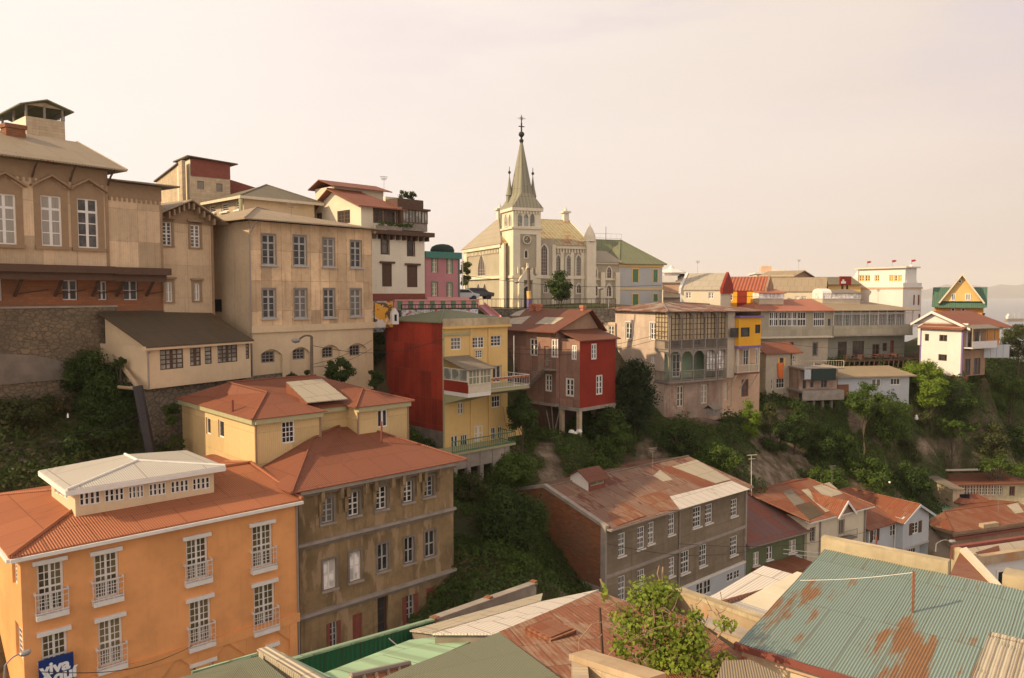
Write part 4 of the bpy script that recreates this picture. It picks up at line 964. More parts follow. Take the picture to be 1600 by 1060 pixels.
q = MB(); q.box(b.sx(578), xg0 - .21, -.9, -.75, zcorn + .16, zcorn + .55); b.add(q, 'planter', 'wood_grey')
villa = b; villa_pl = [(b.w(b.sx(578) + .6 + k * .5, -.85), zcorn + .5) for k in range(9)]; villa_roofg = [(b.w(xg0 + 1.6 + k * .55, 1.2), zgt + 1.2) for k in range(3)]

# rose house
b = Bld('rose_house', 'pink two-storey house with teal cornice and green shutters left of the church', 'house', 664, 398, 104, 47, -3.2)
L = b.sx(716); W = 7; ze = b.z0; zb = b.pix('f1', 690, 466)[1]
T = dict(nx=2, ny=3, fm='cream_trim', gm='glass_green', fw=.1, bar=.06, rec=.1)
for r in ((675, 683, 402, 426), (699, 706, 403, 428), (675, 683, 442, 463), (699, 706, 443, 464)): b.win('f1', 0, *r, surround=(.12, 'green_trim'), **T)
b.walls(L, W, zb - 3, ze, 'rose_wall'); b.finish()
q = MB(); q.box(-.15, L + .25, -.35, W, ze - .35, ze + .35); b.add(q, 'cornice', 'teal_trim'); q = MB(); q.box(L, L + .15, -.1, W, zb, ze - .36); b.add(q, 'corner_board', 'teal_trim')
b.band('f1', 0, -.1, L + 1.2, zb - .45, zb + .1, .5, 'rose_light', 'plinth_band')
c = b.q(691, 384, y=3.0)
wt = Bld('water_tank', 'dark domed water tank on the roof of the pink house', 'tank', 664, 398, 104, 47, -3); wt.zb = ze + .35; wt.root.location.z = wt.zb
q = MB(); q.lathe((c[0], 3.0, ze + .35), [(1.35, 0), (1.38, .45), (1.2, .8), (.75, 1.02), (.3, 1.1), (.01, 1.1)], 18); wt.add(q, 'tank', 'black_cloth')

# rose balustrade and mural wall
b = Bld('balustrade', 'pink balustrade with dark green piers in front of the pink house', 'wall', 600, 470, 96, 62, -5)
x0, x1 = b.sx(616), b.sx(748); za = b.pix('f1', 680, 470)[1]; zc = b.pix('f1', 680, 482)[1]
q = MB(); q.box(x0, x1, 0, .35, zc, za); b.add(q, 'parapet', 'rose_light')
n = 8
for k in range(n):
    x = x0 + (x1 - x0) * (k + .5) / n; q = MB(); q.box(x - .22, x + .22, -.1, .45, zc, za + .08); b.add(q, 'pier', 'green_trim')
q = MB(); q.box(x0, x1, -.15, .5, za, za + .12); b.add(q, 'coping', 'rose_light')
b = Bld('mural_wall', 'graffiti-covered retaining wall topped with small iron railing below the pink balustrade', 'wall', 600, 484, 93, 62, -7)
x0, x1 = b.sx(628), b.sx(747); za = b.pix('f1', 680, 484)[1]; zc = b.pix('f1', 680, 510)[1]
q = MB(); q.box(x0, x1, 0, .3, zc, za); b.add(q, 'wall', 'graffiti')
b.railing([(x0, .1), (x1, .1)], za, .5, 'iron', step=.35, r=.03)
m_ = NB('mural_face'); n1 = m_.noise(m_.uv, .8, 2); cc_ = m_.mix(m_.ramp(n1, .46, .50), (.62, .56, .47), (.62, .30, .04)); cc_ = m_.mix(m_.ramp(m_.noise(m_.uv, 1.7, 3), .56, .60), cc_, (.12, .07, .04)); m_.done(cc_, .9)
b = Bld('mural_panel', 'low wall with an ochre painted swirl beside the beige institute', 'wall', 586, 474, 90, 62, -7)
x1 = b.sx(614); za = b.pix('f1', 600, 473)[1]; zc = b.pix('f1', 600, 512)[1]; q = MB(); q.box(0, x1, 0, .4, zc, za); b.add(q, 'wall', 'mural_face')
b = Bld('shrine', 'small white shrine with a pointed top beside the mural', 'shrine', 613, 486, 88, 62, -6.5)
x1 = b.sx(623); za = b.pix('f1', 617, 490)[1]; zc = b.pix('f1', 617, 507)[1]; q = MB(); q.prism([Vector((0, 0, zc)), Vector((x1, 0, zc)), Vector((x1, 0, za)), Vector((x1 / 2, 0, za + .5)), Vector((0, 0, za))], Vector((0, .6, 0))); b.zb = zc; b.root.location.z = zc; b.add(q, 'body', 'white_wall')
q = MB(); q.box(x1 * .32, x1 * .68, -.02, -.003, za - .7, za - .1); b.add(q, 'niche', 'void')

# ================================================================== CHURCH
b = Bld('church', 'stone-coloured gothic church with tall spire and rusty yellow roof', 'church', 786, 480, 132, 68, -2.6)
zb = zcol(b.O.y, 482) - 2; b.zb = zb; b.root.location.z = zb
zeb = b.pix('f2', 0, 0)[1] if 0 else None
ze = b.z(0, 0, 381); tw0 = b.sx(802) ; tx1 = b.sx(843.5)
zband = b.z(0, 0, 433); L = b.sx(918); W = b.sy(727)
yt = -2.2          # tower stands proud of the body
tx0 = b.sx(802.5, y=yt); tx1 = b.sx(844, y=yt); tl = b.sy(785.5, x=tx0) 
ztc = b.z(tx0, yt, 325); ztm = b.z(tx0, yt, 356)
# body
cw = 'church_wall'
b.archwin('f2', 0, 747, 758.6, 398, 431, 'church_frame'); b.archwin('f2', 0, 745, 751.4, 443, 457, 'church_frame', ny=2, nx=1, ring=.1); b.archwin('f2', 0, 755, 761.4, 443, 457, 'church_frame', ny=2, nx=1, ring=.1)
for r in ((869, 875, 399, 431), (885, 891, 399, 431), (900.5, 907, 399, 431)): b.archwin('f1', 0, *r, 'church_frame', ring=.22)
b.archwin('f1', -.9, 845.5, 854.5, 383, 430, 'church_frame', ring=.25, ny=9)
b.archwin('f1', 0, 901, 907.5, 444, 458, 'church_frame', ny=2, nx=2, ring=.2); b.archwin('f1', -.9, 850, 855, 444, 457, 'church_frame', ny=2, nx=2, ring=.15)
b.face('f1', 0, 0, L, zb, ze, cw); b.face('f2', 0, 0, W, zb, ze, 'church_wall'); b.face('f4', L, 0, W, zb, ze, cw); b.face('f3', W, 0, L, zb, ze, cw); b.finish()
xb1 = b.sx(867.5, y=-.9)
zbay = b.z(tx1, -.9, 375)
q = MB(); q.box(tx1, xb1, -.9, -.003, zb, zbay); b.add(q, 'tower_bay', cw)
# pilasters, bands, corbel table
for px, w_ in ((785.5, .5), (729, .4)): q = MB(); u = b.pix('f2', px, 430, 0)[0]; b.fbox(q, 'f2', 0, u - w_ * 2.2, u + w_ * 1.2, zb, ze - .01, .003, .28); b.add(q, 'buttress', 'church_light')
for px in (877.5, 893.5, 910): q = MB(); u = b.pix('f1', px, 430)[0]; b.fbox(q, 'f1', 0, u - .25, u + .25, zb, ze - 1.0, .003, .16); b.add(q, 'buttress', 'church_light')
q = MB(); b.fbox(q, 'f1', 0, xb1 - .5, xb1 + .05, zb, ze - .02, .003, 1.0)
b.add(q, 'buttress', 'church_light')
q = MB()
b.fbox(q, 'f1', 0, xb1, L, zband - .2, zband + .18, .003, .22); b.fbox(q, 'f2', 0, 0, W, zband - .2, zband + .18, .003, .32); b.fbox(q, 'f1', 0, tx1, xb1, zband - .2, zband + .18, .903, 1.05)
b.fbox(q, 'f1', 0, xb1, L, ze - .5, ze + .02, .003, .35); b.fbox(q, 'f2', 0, 0, W + .1, ze - .5, ze + .02, .003, .45)
u = 0.2
while u < W: b.fbox(q, 'f2', 0, u, u + .3, ze - 1.15, ze - .5, .003, .2); u += .62
u = xb1 + .2
while u < L: b.fbox(q, 'f1', 0, u, u + .2, ze - 1.1, ze - .5, .003, .2); u += .45
b.add(q, 'cornice', 'church_light')
# roof: ridge along x, hips both ends
rl = b.q(777, 340, y=W * .55)[2]; ym = W * .5
r0 = (b.q(779, 341, y=ym)[0], ym, b.z(1, ym, 340)); r1x = b.q(889, 345, y=ym)[0]; r1 = (r1x, ym, r0[2])
o = .5; zq = ze + .05
c = [(-o, -o, zq), (L + o, -o, zq), (L + o, W + o, zq), (-o, W + o, zq)]
r0 = (max(r0[0], 1.2), ym, r0[2])
b.roof([[c[0], c[1], r1, r0]], 'roof_church', 'front_roof', .1, ((r0, r1), (c[1], r1)), 'church_frame', .08)
b.roof([[c[3], c[0], r0]], 'roof_churchb', 'side_roof', .1, ((c[0], r0),), 'roof_churchb', .08)
b.roof([[c[1], c[2], r1], [c[2], c[3], r0, r1]], 'roof_churchb', 'rear_roof', .1)
for (x, y) in ((r0[0] + .2, ym), (r1[0] - .6, ym)):
    q = MB(); z = r0[2]; q.box(x - .4, x + .4, y - .4, y + .4, z - .6, z + 1.1); q.box(x - .65, x + .65, y - .65, y + .65, z + 1.1, z + 1.35); q.lathe((x, y, z + 1.35), [(.35, 0), (.25, .3), (.1, .6), (.02, .9)], 8); b.add(q, 'ventilator', 'church_frame')
# tower
ty0, ty1 = yt, yt + max(3.2, tl - yt if tl - yt < 6 else 5)
ty1 = yt + (b.sy(786, x=tx0) - yt) if 1 else ty1
ty1 = b.sy(785.8, x=tx0)
tq = 'church_wall'
for p in ((808.5, 815.5), (818.3, 825.3), (828, 835)): b.archwin('f1', yt - .065, *p, 334, 354, 'church_light', 'glass_louvre', ring=.12, ny=1, nx=1)
for p in ((789, 793), (795.5, 799.5)): b.archwin('f2', tx0 - .125, *p, 335, 354, 'church_light', 'glass_louvre', ring=.12, ny=1, nx=1)
b.archwin('f1', yt, 819.5, 824, 391, 403, 'church_light', 'glass_dark', ring=.12, ny=1, nx=1); b.archwin('f2', tx0, 792, 795, 372, 383, 'church_light', 'glass_dark', ring=.1, ny=1, nx=1); b.archwin('f2', tx0, 792, 795, 411, 423, 'church_light', 'glass_dark', ring=.1, ny=1, nx=1)
q = MB(); q.box(tx0, tx1, ty0, ty1, zb, ztc); b.add(q, 'tower', tq)
q = MB(); wd = (tx1 - tx0) * .23
zpan = b.z(tx0, yt, 366)
b.fbox(q, 'f1', yt, tx0 - .02, tx0 + wd, zb, ztm, .003, .16); b.fbox(q, 'f1', yt, tx1 - wd * .7, tx1 + .02, zb, ztm, .003, .16)
b.fbox(q, 'f1', yt, tx0 + wd, tx1 - wd * .7, zpan, ztm, .003, .155); b.fbox(q, 'f1', yt, tx0 - .03, tx1 + .03, ztm + .02, ztc, .003, .06)
b.fbox(q, 'f2', tx0, ty0 - .16, ty1, zb, ztc - .01, .003, .12)
b.add(q, 'quoin_facing', 'church_light')
q = MB(); q.box(tx0 - .35, tx1 + .3, ty0 - .35, ty1 + .2, ztm - .15, ztm + .12); q.box(tx0 - .35, tx1 + .3, ty0 - .35, ty1 + .2, ztc - .35, ztc + .05); q.box(tx0 - .3, tx1 + .25, ty0 - .3, ty1 + .2, zband - .18, zband + .16)
n = 9
for k in range(n):
    x = tx0 + (tx1 - tx0) * (k + .2) / n; q.box(x, x + .22, ty0 - .25, ty0 - .06, ztc - .7, ztc - .36)
b.add(q, 'tower_cornice', 'church_light')
# clock
cc = b.q(822.5, 375, y=yt); q = MB()
def disc(q, c, r, y0, y1, n=24, ri=0):
    for k in range(n):
        a0, a1 = 2 * math.pi * k / n, 2 * math.pi * (k + 1) / n
        p = [(c[0] + rr * math.cos(a), y0, c[2] + rr * math.sin(a)) for rr, a in ((ri, a0), (r, a0), (r, a1), (ri, a1))]
        if ri == 0: p = p[0:3]
        q.prism([Vector(v) for v in p], Vector((0, y1 - y0, 0)))
rc = abs(b.pix('f1', 829, 375, yt)[0] - cc[0])
disc(q, cc, rc, yt - .02, yt - .3, ri=rc * .82); ck = b.add(q, 'clock', 'church_light')
q = MB(); disc(q, cc, rc * .82, yt - .02, yt - .12); b.add(q, 'clock_face', 'concrete_dark', ck)
q = MB(); q.tube((cc[0], yt - .15, cc[2]), (cc[0] + rc * .1, yt - .15, cc[2] + rc * .6), .05, 4); q.tube((cc[0], yt - .15, cc[2]), (cc[0] - rc * .4, yt - .15, cc[2] + rc * .1), .05, 4)
for k in range(12):
    a = k * math.pi / 6; q.tube((cc[0] + rc * .62 * math.cos(a), yt - .14, cc[2] + rc * .62 * math.sin(a)), (cc[0] + rc * .76 * math.cos(a), yt - .14, cc[2] + rc * .76 * math.sin(a)), .035, 4)
b.add(q, 'clock_hands', 'church_light', ck)
# portal
d0 = b.pix('f1', 813, 480, yt)[0]; d1 = b.pix('f1', 831, 480, yt)[0]; zd1 = b.z(tx0, yt, 438)
q = MB(); b.fbox(q, 'f1', yt, d0 - .5, d0 + .2, zb, zd1, .17, .8); b.fbox(q, 'f1', yt, d1 - .2, d1 + .5, zb, zd1, .17, .8)
um = (d0 + d1) / 2; q.prism([Vector((d0 - .5, yt - .17, zd1)), Vector((d1 + .5, yt - .17, zd1)), Vector((um, yt - .17, zd1 + 1.9))], Vector((0, -.6, 0)))
for k in range(5): b.fbox(q, 'f1', yt, um - 1.3 + k * .65 - .13, um - 1.3 + k * .65 + .13, zd1 + .9, zd1 + 1.7 + (k == 2) * .6, .3, .6)
pt_ = b.add(q, 'portal', 'church_light')
b.archwin('f1', yt - .17, 816.5, 827.5, 446, 482, 'church_light', 'iron', ring=.25, nx=1, ny=1, name='door', uz=(um - .8, um + .8, zb + 1.9, b.z(tx0, yt, 447)))
# spire: flared skirt then slender octagon
cx_, cy_ = (tx0 + tx1) / 2, (ty0 + ty1) / 2; hx, hy = (tx1 - tx0) / 2 + .35, (ty1 - ty0) / 2 + .35
zs1 = b.z(cx_, cy_, 304); zap = b.z(cx_, cy_, 220); zskt = ztc + .05
def ringp(r, z, n=8):
    return [(cx_ + r * math.cos(math.pi / 8 + 2 * math.pi * k / n), cy_ + r * math.sin(math.pi / 8 + 2 * math.pi * k / n), z) for k in range(n)]
q = MB(); ro = abs(b.pix('f1', 831.5, 304, cy_)[0] - b.pix('f1', 801, 304, cy_)[0]) / 2
sq = [(cx_ + hx, cy_ + hy), (cx_ - hx, cy_ + hy), (cx_ - hx, cy_ - hy), (cx_ + hx, cy_ - hy)]
oct1 = ringp(ro * 1.08, zs1)
for k in range(4):
    p0 = (*sq[k], zskt); p1 = (*sq[(k + 1) % 4], zskt)
    a_, b_, c_ = oct1[2 * k], oct1[(2 * k + 1) % 8], oct1[(2 * k + 2) % 8]
    q.poly([p0, a_, b_][::-1]); q.poly([p0, b_, p1]); q.poly([p1, b_, c_]) if 0 else None
for k in range(4):
    p1 = (*sq[(k + 1) % 4], zskt); q.poly([p1, oct1[(2 * k + 1) % 8], oct1[(2 * k + 2) % 8]][::-1])
q.poly([(*p, zskt) for p in sq])
b.add(q, 'spire_skirt', 'spire_metal')
q = MB(); o2 = ringp(.14, zap)
for k in range(8): q.poly([oct1[k], oct1[(k + 1) % 8], o2[(k + 1) % 8], o2[k]])
spr = b.add(q, 'spire', 'spire_metal')
zt_ = b.z(cx_, cy_, 180); h = zt_ - zap
q = MB(); q.lathe((cx_, cy_, zap - .3), [(.22, 0), (.32, .35), (.16, .5), (.12, .12 * h + .3), (.38, .2 * h + .3), (.42, .25 * h + .3), (.34, .31 * h + .3), (.1, .36 * h + .3), (.09, .62 * h + .3), (.05, h + .3)], 10)
zc = zap + h * .55; q.box(cx_ - .42, cx_ + .42, cy_ - .05, cy_ + .05, zc - .06, zc + .06); q.box(cx_ - .08, cx_ + .08, cy_ - .08, cy_ + .08, zc - .7, zc + .45)
b.add(q, 'finial', 'iron', spr)
q = MB(); zc = zap + h * .87
for dx, dz in ((.6, 0), (-.6, 0), (0, .45), (0, -.5), (.25, .2), (-.25, .2), (.25, -.2), (-.25, -.2)): q.tube((cx_, cy_, zc), (cx_ + dx, cy_, zc + dz), .045, 4)
b.add(q, 'cross', 'grey_trim', spr)
for (x, y) in ((tx0 + .3, b.pix('f2', 796, 300, tx0 + .3)[0]), (b.pix('f1', 832.5, 300, cy_)[0], cy_)):
    z = zs1 - .2; q = MB(); q.box(x - .35, x + .35, y - .35, y + .35, zskt + .1, z); q.lathe((x, y, z), [(.55, 0), (.5, .1), (.28, 1.1), (.05, 2.7)], 8)
    pn = b.add(q, 'pinnacle', 'spire_metal'); q = MB(); q.lathe((x, y, z + 2.6), [(.05, 0), (.05, .3), (.2, .45), (.2, .6), (.05, .75), (.04, 1.3)], 8); b.add(q, 'finial', 'iron', pn)
# end turret
xe = L + .05; q = MB(); q.box(L - .55, L + .95, -.75, .45, zb, ze + .6); q.lathe((L + .2, -.15, ze + .6), [(.95, 0), (.9, .15), (.8, .9), (.45, 1.7), (.1, 2.3), (.05, 2.8)], 10); b.add(q, 'corner_turret', 'church_light')
# low annex
Lx = b.sx(966.5, y=.6); zea = b.z(L + 3, .6, 410)
for r in ((926, 932, 417, 434), (948.5, 954.5, 417.5, 434.5)): b.archwin('f1', .6, *r, 'church_light', ny=4, nx=2, ring=.22)
for r in ((926.5, 933, 445, 462), (948, 954.5, 446, 463)): b.archwin('f1', .6, *r, 'church_light', ny=4, nx=2, ring=.3)
b.face('f1', .6, L, Lx, zb, zea, cw); b.face('f4', Lx, .6, 9, zb, zea, cw); b.finish('annex_wall')
q = MB(); b.fbox(q, 'f1', .6, L + .96, Lx, zband - .35, zband - .1, .003, .2); b.fbox(q, 'f1', .6, L + .96, Lx + .2, zea - .3, zea + .02, .003, .3)
for px in (922, 940, 963): u = b.pix('f1', px, 455, .6)[0]; b.fbox(q, 'f1', .6, u - .35, u + .35, zb, zband + .8, .004, .5)
b.add(q, 'annex_trim', 'church_light')
b.roof([[(L + .9, .1, zea + .05), (Lx + .3, .1, zea + .05), (Lx + .3, 5, zea + 1.9), (L + .9, 5, zea + 1.9)]], 'roof_churchb', 'annex_roof', .1)

church_b = b
# blue-grey house with green hip roof
b = Bld('clapboard_house', 'pale blue-grey clapboard house with green shutters and olive hip roof beside the church', 'house', 967, 413, church_b.Dend(966) + 1, 68, -3)
L = b.sx(1035); W = 14; ze = b.z0; zb = b.zb
T = dict(nx=2, ny=8, fm='green_trim', gm='green_trim', fw=.12, bar=.07, rec=.04, name='shuttered_window', surround=(.14, 'yellow_trim'))
for r in ((988.5, 997, 421, 441), (1020.8, 1027.3, 421.5, 441), (988.5, 997, 460, 490), (1021, 1027.3, 460, 471)): b.win('f1', 0, *r, **T)
b.walls(L, W, zb - 1, ze, 'bluegrey_clad'); b.finish()
b.band('f1', 0, -.1, L + .1, ze - .35, ze + .02, .2, 'yellow_trim', 'cornice'); zmm = b.z(0, 0, 452); b.band('f1', 0, -.02, L + .02, zmm - .12, zmm + .12, .08, 'yellow_trim', 'string_course')
o = .5; zq = ze + .06; A = b.q(966, 375, y=W * .5); rA = (A[0] + .4, W * .5, A[2]); rB = (rA[0] - 5, W * .5, A[2])
c = [(-7, -o + 1.5, zq), (L + o, -o, zq), (L + o, W + o, zq), (-7, W + o, zq), (-.3, -o, zq)]
xk = b.sx(968, y=-o)
b.roof([[(xk, -o, zq), c[1], rA], [c[1], c[2], rA], [c[2], c[3], rB, rA]], 'roof_green', 'roof', .1, ((c[1], rA), ((xk, -o, zq), rA)), 'roof_green', .07)
b.roof([[(-8, 4.2, zq + .9), (xk - .05, 4.2, zq + .9), (rB[0], W * .5, rA[2] - .02), (-8, W * .5, rA[2] - .02)], [(xk - .02, -o, zq - .02), rA, (rB[0], W * .5, rA[2] - .02), (xk - .02, 4.2, zq + .9)]], 'roof_green', 'rear_roof', .1)
b.railing([(rA[0] - 4.6, W * .5), (rA[0] + .2, W * .5)], rA[2] + .1, .8, 'grey_trim', name='roof_railing', step=.8, r=.015)
b.tubes([((rA[0] - 2.6, W * .5, rA[2]), (rA[0] - 2.6, W * .5, rA[2] + 2.0))], .04, 'iron', 'antenna')

# ================================================================== CENTRE
# yellow house with big red metal side
b = Bld('terrace_house', 'tall yellow house with dark red metal side wall and glazed porch', 'house', 692, 501, 84, 47, -19)
L = b.sx(793); W = b.sy(603); ze = b.z0; zb = b.zb; zc = b.pix('f1', 694, 515)[1]
T = dict(fm='white_trim', gm='glass_blue', fw=.09, bar=.05, rec=.12)
for r, nx in (((704.5, 721, 527, 547), 3), ((738, 757, 526.5, 544.5), 4), ((743, 754.5, 547, 560), 3), ((767, 783.5, 524, 541.5), 3)): b.win('f1', 0, *r, nx=nx, ny=3, **T)
for r, nx in (((716, 724, 629, 648), 2), ((768.5, 782, 618, 637), 3), ((705, 716, 681, 700), 2), ((720, 731, 679, 697), 3), ((764.5, 775, 668, 688), 3), ((778, 785, 666, 686), 2)): b.win('f1', 0, *r, nx=nx, ny=2, **T)
b.win('f1', 0, 741, 755, 665, 700, nx=2, ny=3, fm='white_trim', gm='yellow_trim', fw=.14, bar=.1, rec=.1, name='door'); b.win('f1', 0, 770, 784, 571, 598, nx=2, ny=1, fm='white_trim', gm='glass_dark', fw=.1, rec=.2, name='door')
zcon = b.pix('f2', 660, 668)[1]
b.face('f1', 0, 0, L, zb, ze, 'yellow_wall'); b.face('f2', 0, 0, W, zcon, ze - .2, 'red_metal'); b.face('f2', .02, 0, W, zb, zcon, 'concrete_dark'); b.face('f4', L, 0, W, zb, ze, 'yellow_wall'); b.face('f3', W, 0, L, zb, ze, 'yellow_wall'); b.finish()
b.band('f1', 0, -.02, L + .1, zc + .25, ze + .12, .2, 'parapet_yellow', 'parapet'); b.band('f1', 0, -.05, L + .15, zc + .05, zc + .247, .42, 'yellow_trim', 'cornice')
u0, u1 = b.pix('f1', 694, 525)[0], b.pix('f1', 734, 525)[0]; z_ = b.pix('f1', 710, 523)[1]; b.band('f1', 0, .05, u1, z_ - .05, z_ + .15, .18, 'olive_trim', 'hood_board')
for px in (736, 764): u = b.pix('f1', px, 640)[0]; b.band('f1', 0, u - .13, u + .13, zb, zc, .1, 'yellow_wall', 'pilaster')
q = MB(); q.box(-.03, .12, -.06, .05, zb, zc); b.add(q, 'corner_board', 'olive_trim')
A = b.q(681, 487.5, y=5); c0 = (-.15, -.1, ze + .13); o = .2; rA = (A[0] + 1.0, 5, max(A[2], ze + .8)); rB = (L - 3, 5, rA[2])
c = [(-o, .1, ze - .15), (L + .1, .1, ze + .05), (L + .1, W + .2, ze - .15), (-o, W + .2, ze - .15)]
b.roof([[c[0], c[1], rB, rA], [c[1], c[2], rB], [c[2], c[3], rA, rB], [c[3], c[0], rA]], 'roof_green', 'roof', .1, ((c[0], rA),), 'roof_green', .08)
# porch box and deck
y_ = -2.6
pu0 = 0.0; zpb = b.pix('f1', 700, 617)[1]; zpt = b.pix('f1', 700, 577)[1]
xq0 = .05; xq1 = b.sx(767, y=y_, z=zpb); 
yq = b.pix('f2', 731, 600, xq0)[0]   # how far the porch sticks out
yq = min(-1.4, max(-4, yq))
xq1 = b.pix('f1', 767, 600, yq)[0]; zsl = b.pix('f1', 731, 622, yq)[1]; zsr = b.pix('f1', 731, 598, yq)[1]; ztop = b.pix('f1', 731, 578, yq)[1]
q = MB(); q.box(xq0, xq1, yq, -.003, zsl, zsl + .35); pf = b.add(q, 'porch_floor', 'white_trim')
q = MB(); q.box(xq0 - .02, xq0 + .06, yq, -.003, zsl + .35, zsr); b.add(q, 'porch_panel', 'red_wall')
q = MB(); q.box(xq0 + .06, xq1, yq, yq + .06, zsl + .35, zsr - .25); b.add(q, 'porch_parapet', 'cream_trim')
b.win('f2', xq0, 0, 0, 0, 0, uz=(yq, -.01, zsr, ztop), nx=3, ny=1, fm='cream_trim', gm='glass_louvre', fw=.08, bar=.06, hole=False, name='porch_window')
b.win('f1', yq, 0, 0, 0, 0, uz=(xq0, xq1, zsr - .25, ztop), nx=6, ny=2, fm='cream_trim', gm='glass_green', fw=.1, bar=.07, hole=False, name='porch_window')
b.roof([[(xq0 - .3, yq - .3, ztop), (xq1 + .4, yq - .3, ztop), (xq1 + .2, .0, ztop + .9), (xq0 - .2, .0, ztop + .9)]], 'roof_grey', 'porch_roof', .08)
q = MB(); q.prism([Vector((xq0 + .05, yq + .05, zsl)), Vector((xq0 + .05, -.003, zsl)), Vector((xq0 + .05, -.003, zsl - .9))], Vector((xq1 - xq0, 0, 0))); b.add(q, 'porch_bracket', 'olive_trim')
# deck to the right
xd0, xd1 = xq1, b.pix('f1', 823, 590, yq * .9)[0]; zd = b.pix('f1', 795, 606, yq)[1]
q = MB(); q.box(xd0, xd1, yq, .0 - .003, zd - .25, zd); q.prism([Vector((xd0, yq + .1, zd - .251)), Vector((xd0, -.01, zd - .251)), Vector((xd0, -.01, zd - 1.0))], Vector((L - xd0, 0, 0))); b.add(q, 'deck', 'olive_trim')
b.railing([(xd0, yq), (xd1, yq), (xd1, -.1)], zd, 1.0, 'rail_white', name='deck_railing', step=.3)
q = MB()
for k in range(9): x = xd0 + (xd1 - xd0) * (k + .4) / 9; q.box(x - .18, x + .18, yq - .16, yq + .0, zd + .82, zd + .98)
b.add(q, 'flower_box', 'terracotta')
xf_ = b.pix('f1', 803, 560, yq + .1)[0]; b.tubes([((xf_, yq + .1, zd), (xf_, yq + .1, zd + 4.6))], .03, 'rail_white', 'flagpole')
# lower terrace with green railing on concrete columns
yt2 = -2.4; xg0, xg1 = b.pix('f1', 708, 712, yt2)[0], b.pix('f1', 806, 690, yt2)[0]; zg = b.pix('f1', 760, 700, yt2)[1]
xg0 = max(xg0, -1.5)
q = MB(); q.box(xg0, xg1, yt2, .2, zg - .2, zg); b.add(q, 'terrace_slab', 'olive_trim')
b.railing([(xg0, yt2 + .1), (xg1, yt2 + .1), (xg1, -.1)], zg, 1.0, 'green_trim', name='terrace_railing', step=.22, r=.03)
q = MB(); q.box(xg0, xg1 - .6, yt2 + .2, yt2 + .5, zg - 1.5, zg - .203)
for k in range(5): x = xg0 + .4 + (xg1 - xg0 - 1.4) * k / 4; q.box(x - .2, x + .2, yt2 + .15, yt2 + .55, zb - 4, zg - .2)
b.add(q, 'terrace_columns', 'concrete')
q = MB(); q.prism([Vector((L - 1.9, -.05, zg + .02)), Vector((L + 2.0, -.05, zg + .02)), Vector((L + 2.0, -.05, zg + .9)), Vector((L - .6, -.05, zg + 3.0)), Vector((L - 1.9, -.05, zg + 3.0))][1:4] + [Vector((L - .0, -.05, zg + .02))], Vector((0, .2, 0))); b.add(q, 'wing_wall', 'yellow_wall')
q = MB(); q.box(xg0, xg1 - .6, .0, .3, zb - 4, zg - .2); b.add(q, 'undercroft', 'concrete_dark')
lamp_y = b

# rose-brown house with red annex on stilts
b = Bld('stilt_house', 'rusty pink metal-clad house with bright red end wall, raised on stilts', 'house', 906, 533, 97, 46, -11)
zb0 = b.pix('f1', 908, 638)[1]; b.zb = zb0 - 4.4; b.root.location.z = b.zb
L = b.sx(962); Wm = b.sy(874); W = b.sy(790, x=.7); ze = b.z0
T = dict(nx=2, ny=3, fm='white_trim', gm='glass_dark', fw=.16, bar=.07, rec=.1)
b.win('f1', 0, 924, 933, 537, 562, **T); b.win('f1', 0, 931.5, 942, 586, 617, **T)
b.win('f2', 0, 892.5, 901, 539, 562.5, **T); b.win('f2', 0, 883.5, 897, 591, 620, **{**T, 'fw': .2})
b.face('f1', 0, 0, L, zb0, ze, 'red_wall'); b.face('f2', 0, 0, Wm, zb0, ze + .15, 'pink_clad'); b.face('f4', L, 0, Wm, zb0, ze, 'red_wall'); b.finish()
zem = b.pix('f2', 877, 516, .0)[1]; zem = b.z(0, Wm, 517)
for r in ((828, 840, 529, 556), (861, 871, 530, 559), (852, 862.5, 585, 612)): b.win('f2', -.5, *r, **T)
b.win('f2', -.5, 850, 858, 541, 574, nx=1, ny=2, fm='wood_red', gm='wood_grey', fw=.12, rec=.1, name='door')
zml = zb0 + .2
b.face('f2', -.5, Wm, W, zml, zem, 'pink_clad'); b.face('f1', Wm, -.5, L + .6, zml, zem, 'pink_clad'); b.face('f4', L + .6, Wm, W, zml, zem, 'pink_clad'); b.face('f3', W, -.5, L + .6, zml, zem, 'pink_clad'); b.finish('main_wall')
q = MB(); q.box(-.1, L + .1, -.05, Wm, zb0 - .35, zb0); q.box(-.55, L + .6, Wm, W, zml - .3, zml); b.add(q, 'floor_beam', 'concrete')
xm = (L + .1) / 2; pk = b.q(926, 484, y=Wm - .6); zpk = pk[2]; g = .8; xm = pk[0]
lo = zem - .1
b.roof([[(-.5 - g, Wm - .6, lo), (xm, Wm - .6, zpk), (xm, W + .3, zpk), (-.5 - g, W + .3, lo)], [(xm, Wm - .6, zpk), (L + 1.3, Wm - .6, lo - .1), (L + 1.3, W + .3, lo - .1), (xm, W + .3, zpk)]], 'roof_rust', 'roof', .1)
q = MB(); q.prism([Vector((-.5, Wm + .01, zem - .02)), Vector((L + .6, Wm + .01, zem - .02)), Vector((xm, Wm + .01, zpk - .2))], Vector((0, .1, 0))); b.add(q, 'gable', 'dustbrown')
b.band('f2', -.5, Wm, W, zem - .2, zem - .02, .3, 'white_trim', 'gutter')
tri = [(-.5 - g, Wm - .6, lo), (xm, Wm - .6, zpk), (xm, W + .3, zpk)]
b.patch(tri, [(836, 507), (852, 496), (881, 497), (866, 507)], 'roof_sheetpale'); b.patch(tri, [(793, 499), (830, 494), (815, 507), (793, 507)], 'roof_sheetpale'); b.patch(tri, [(806, 488), (822, 483.5), (812, 494), (797, 494)], 'roof_sheetpale')
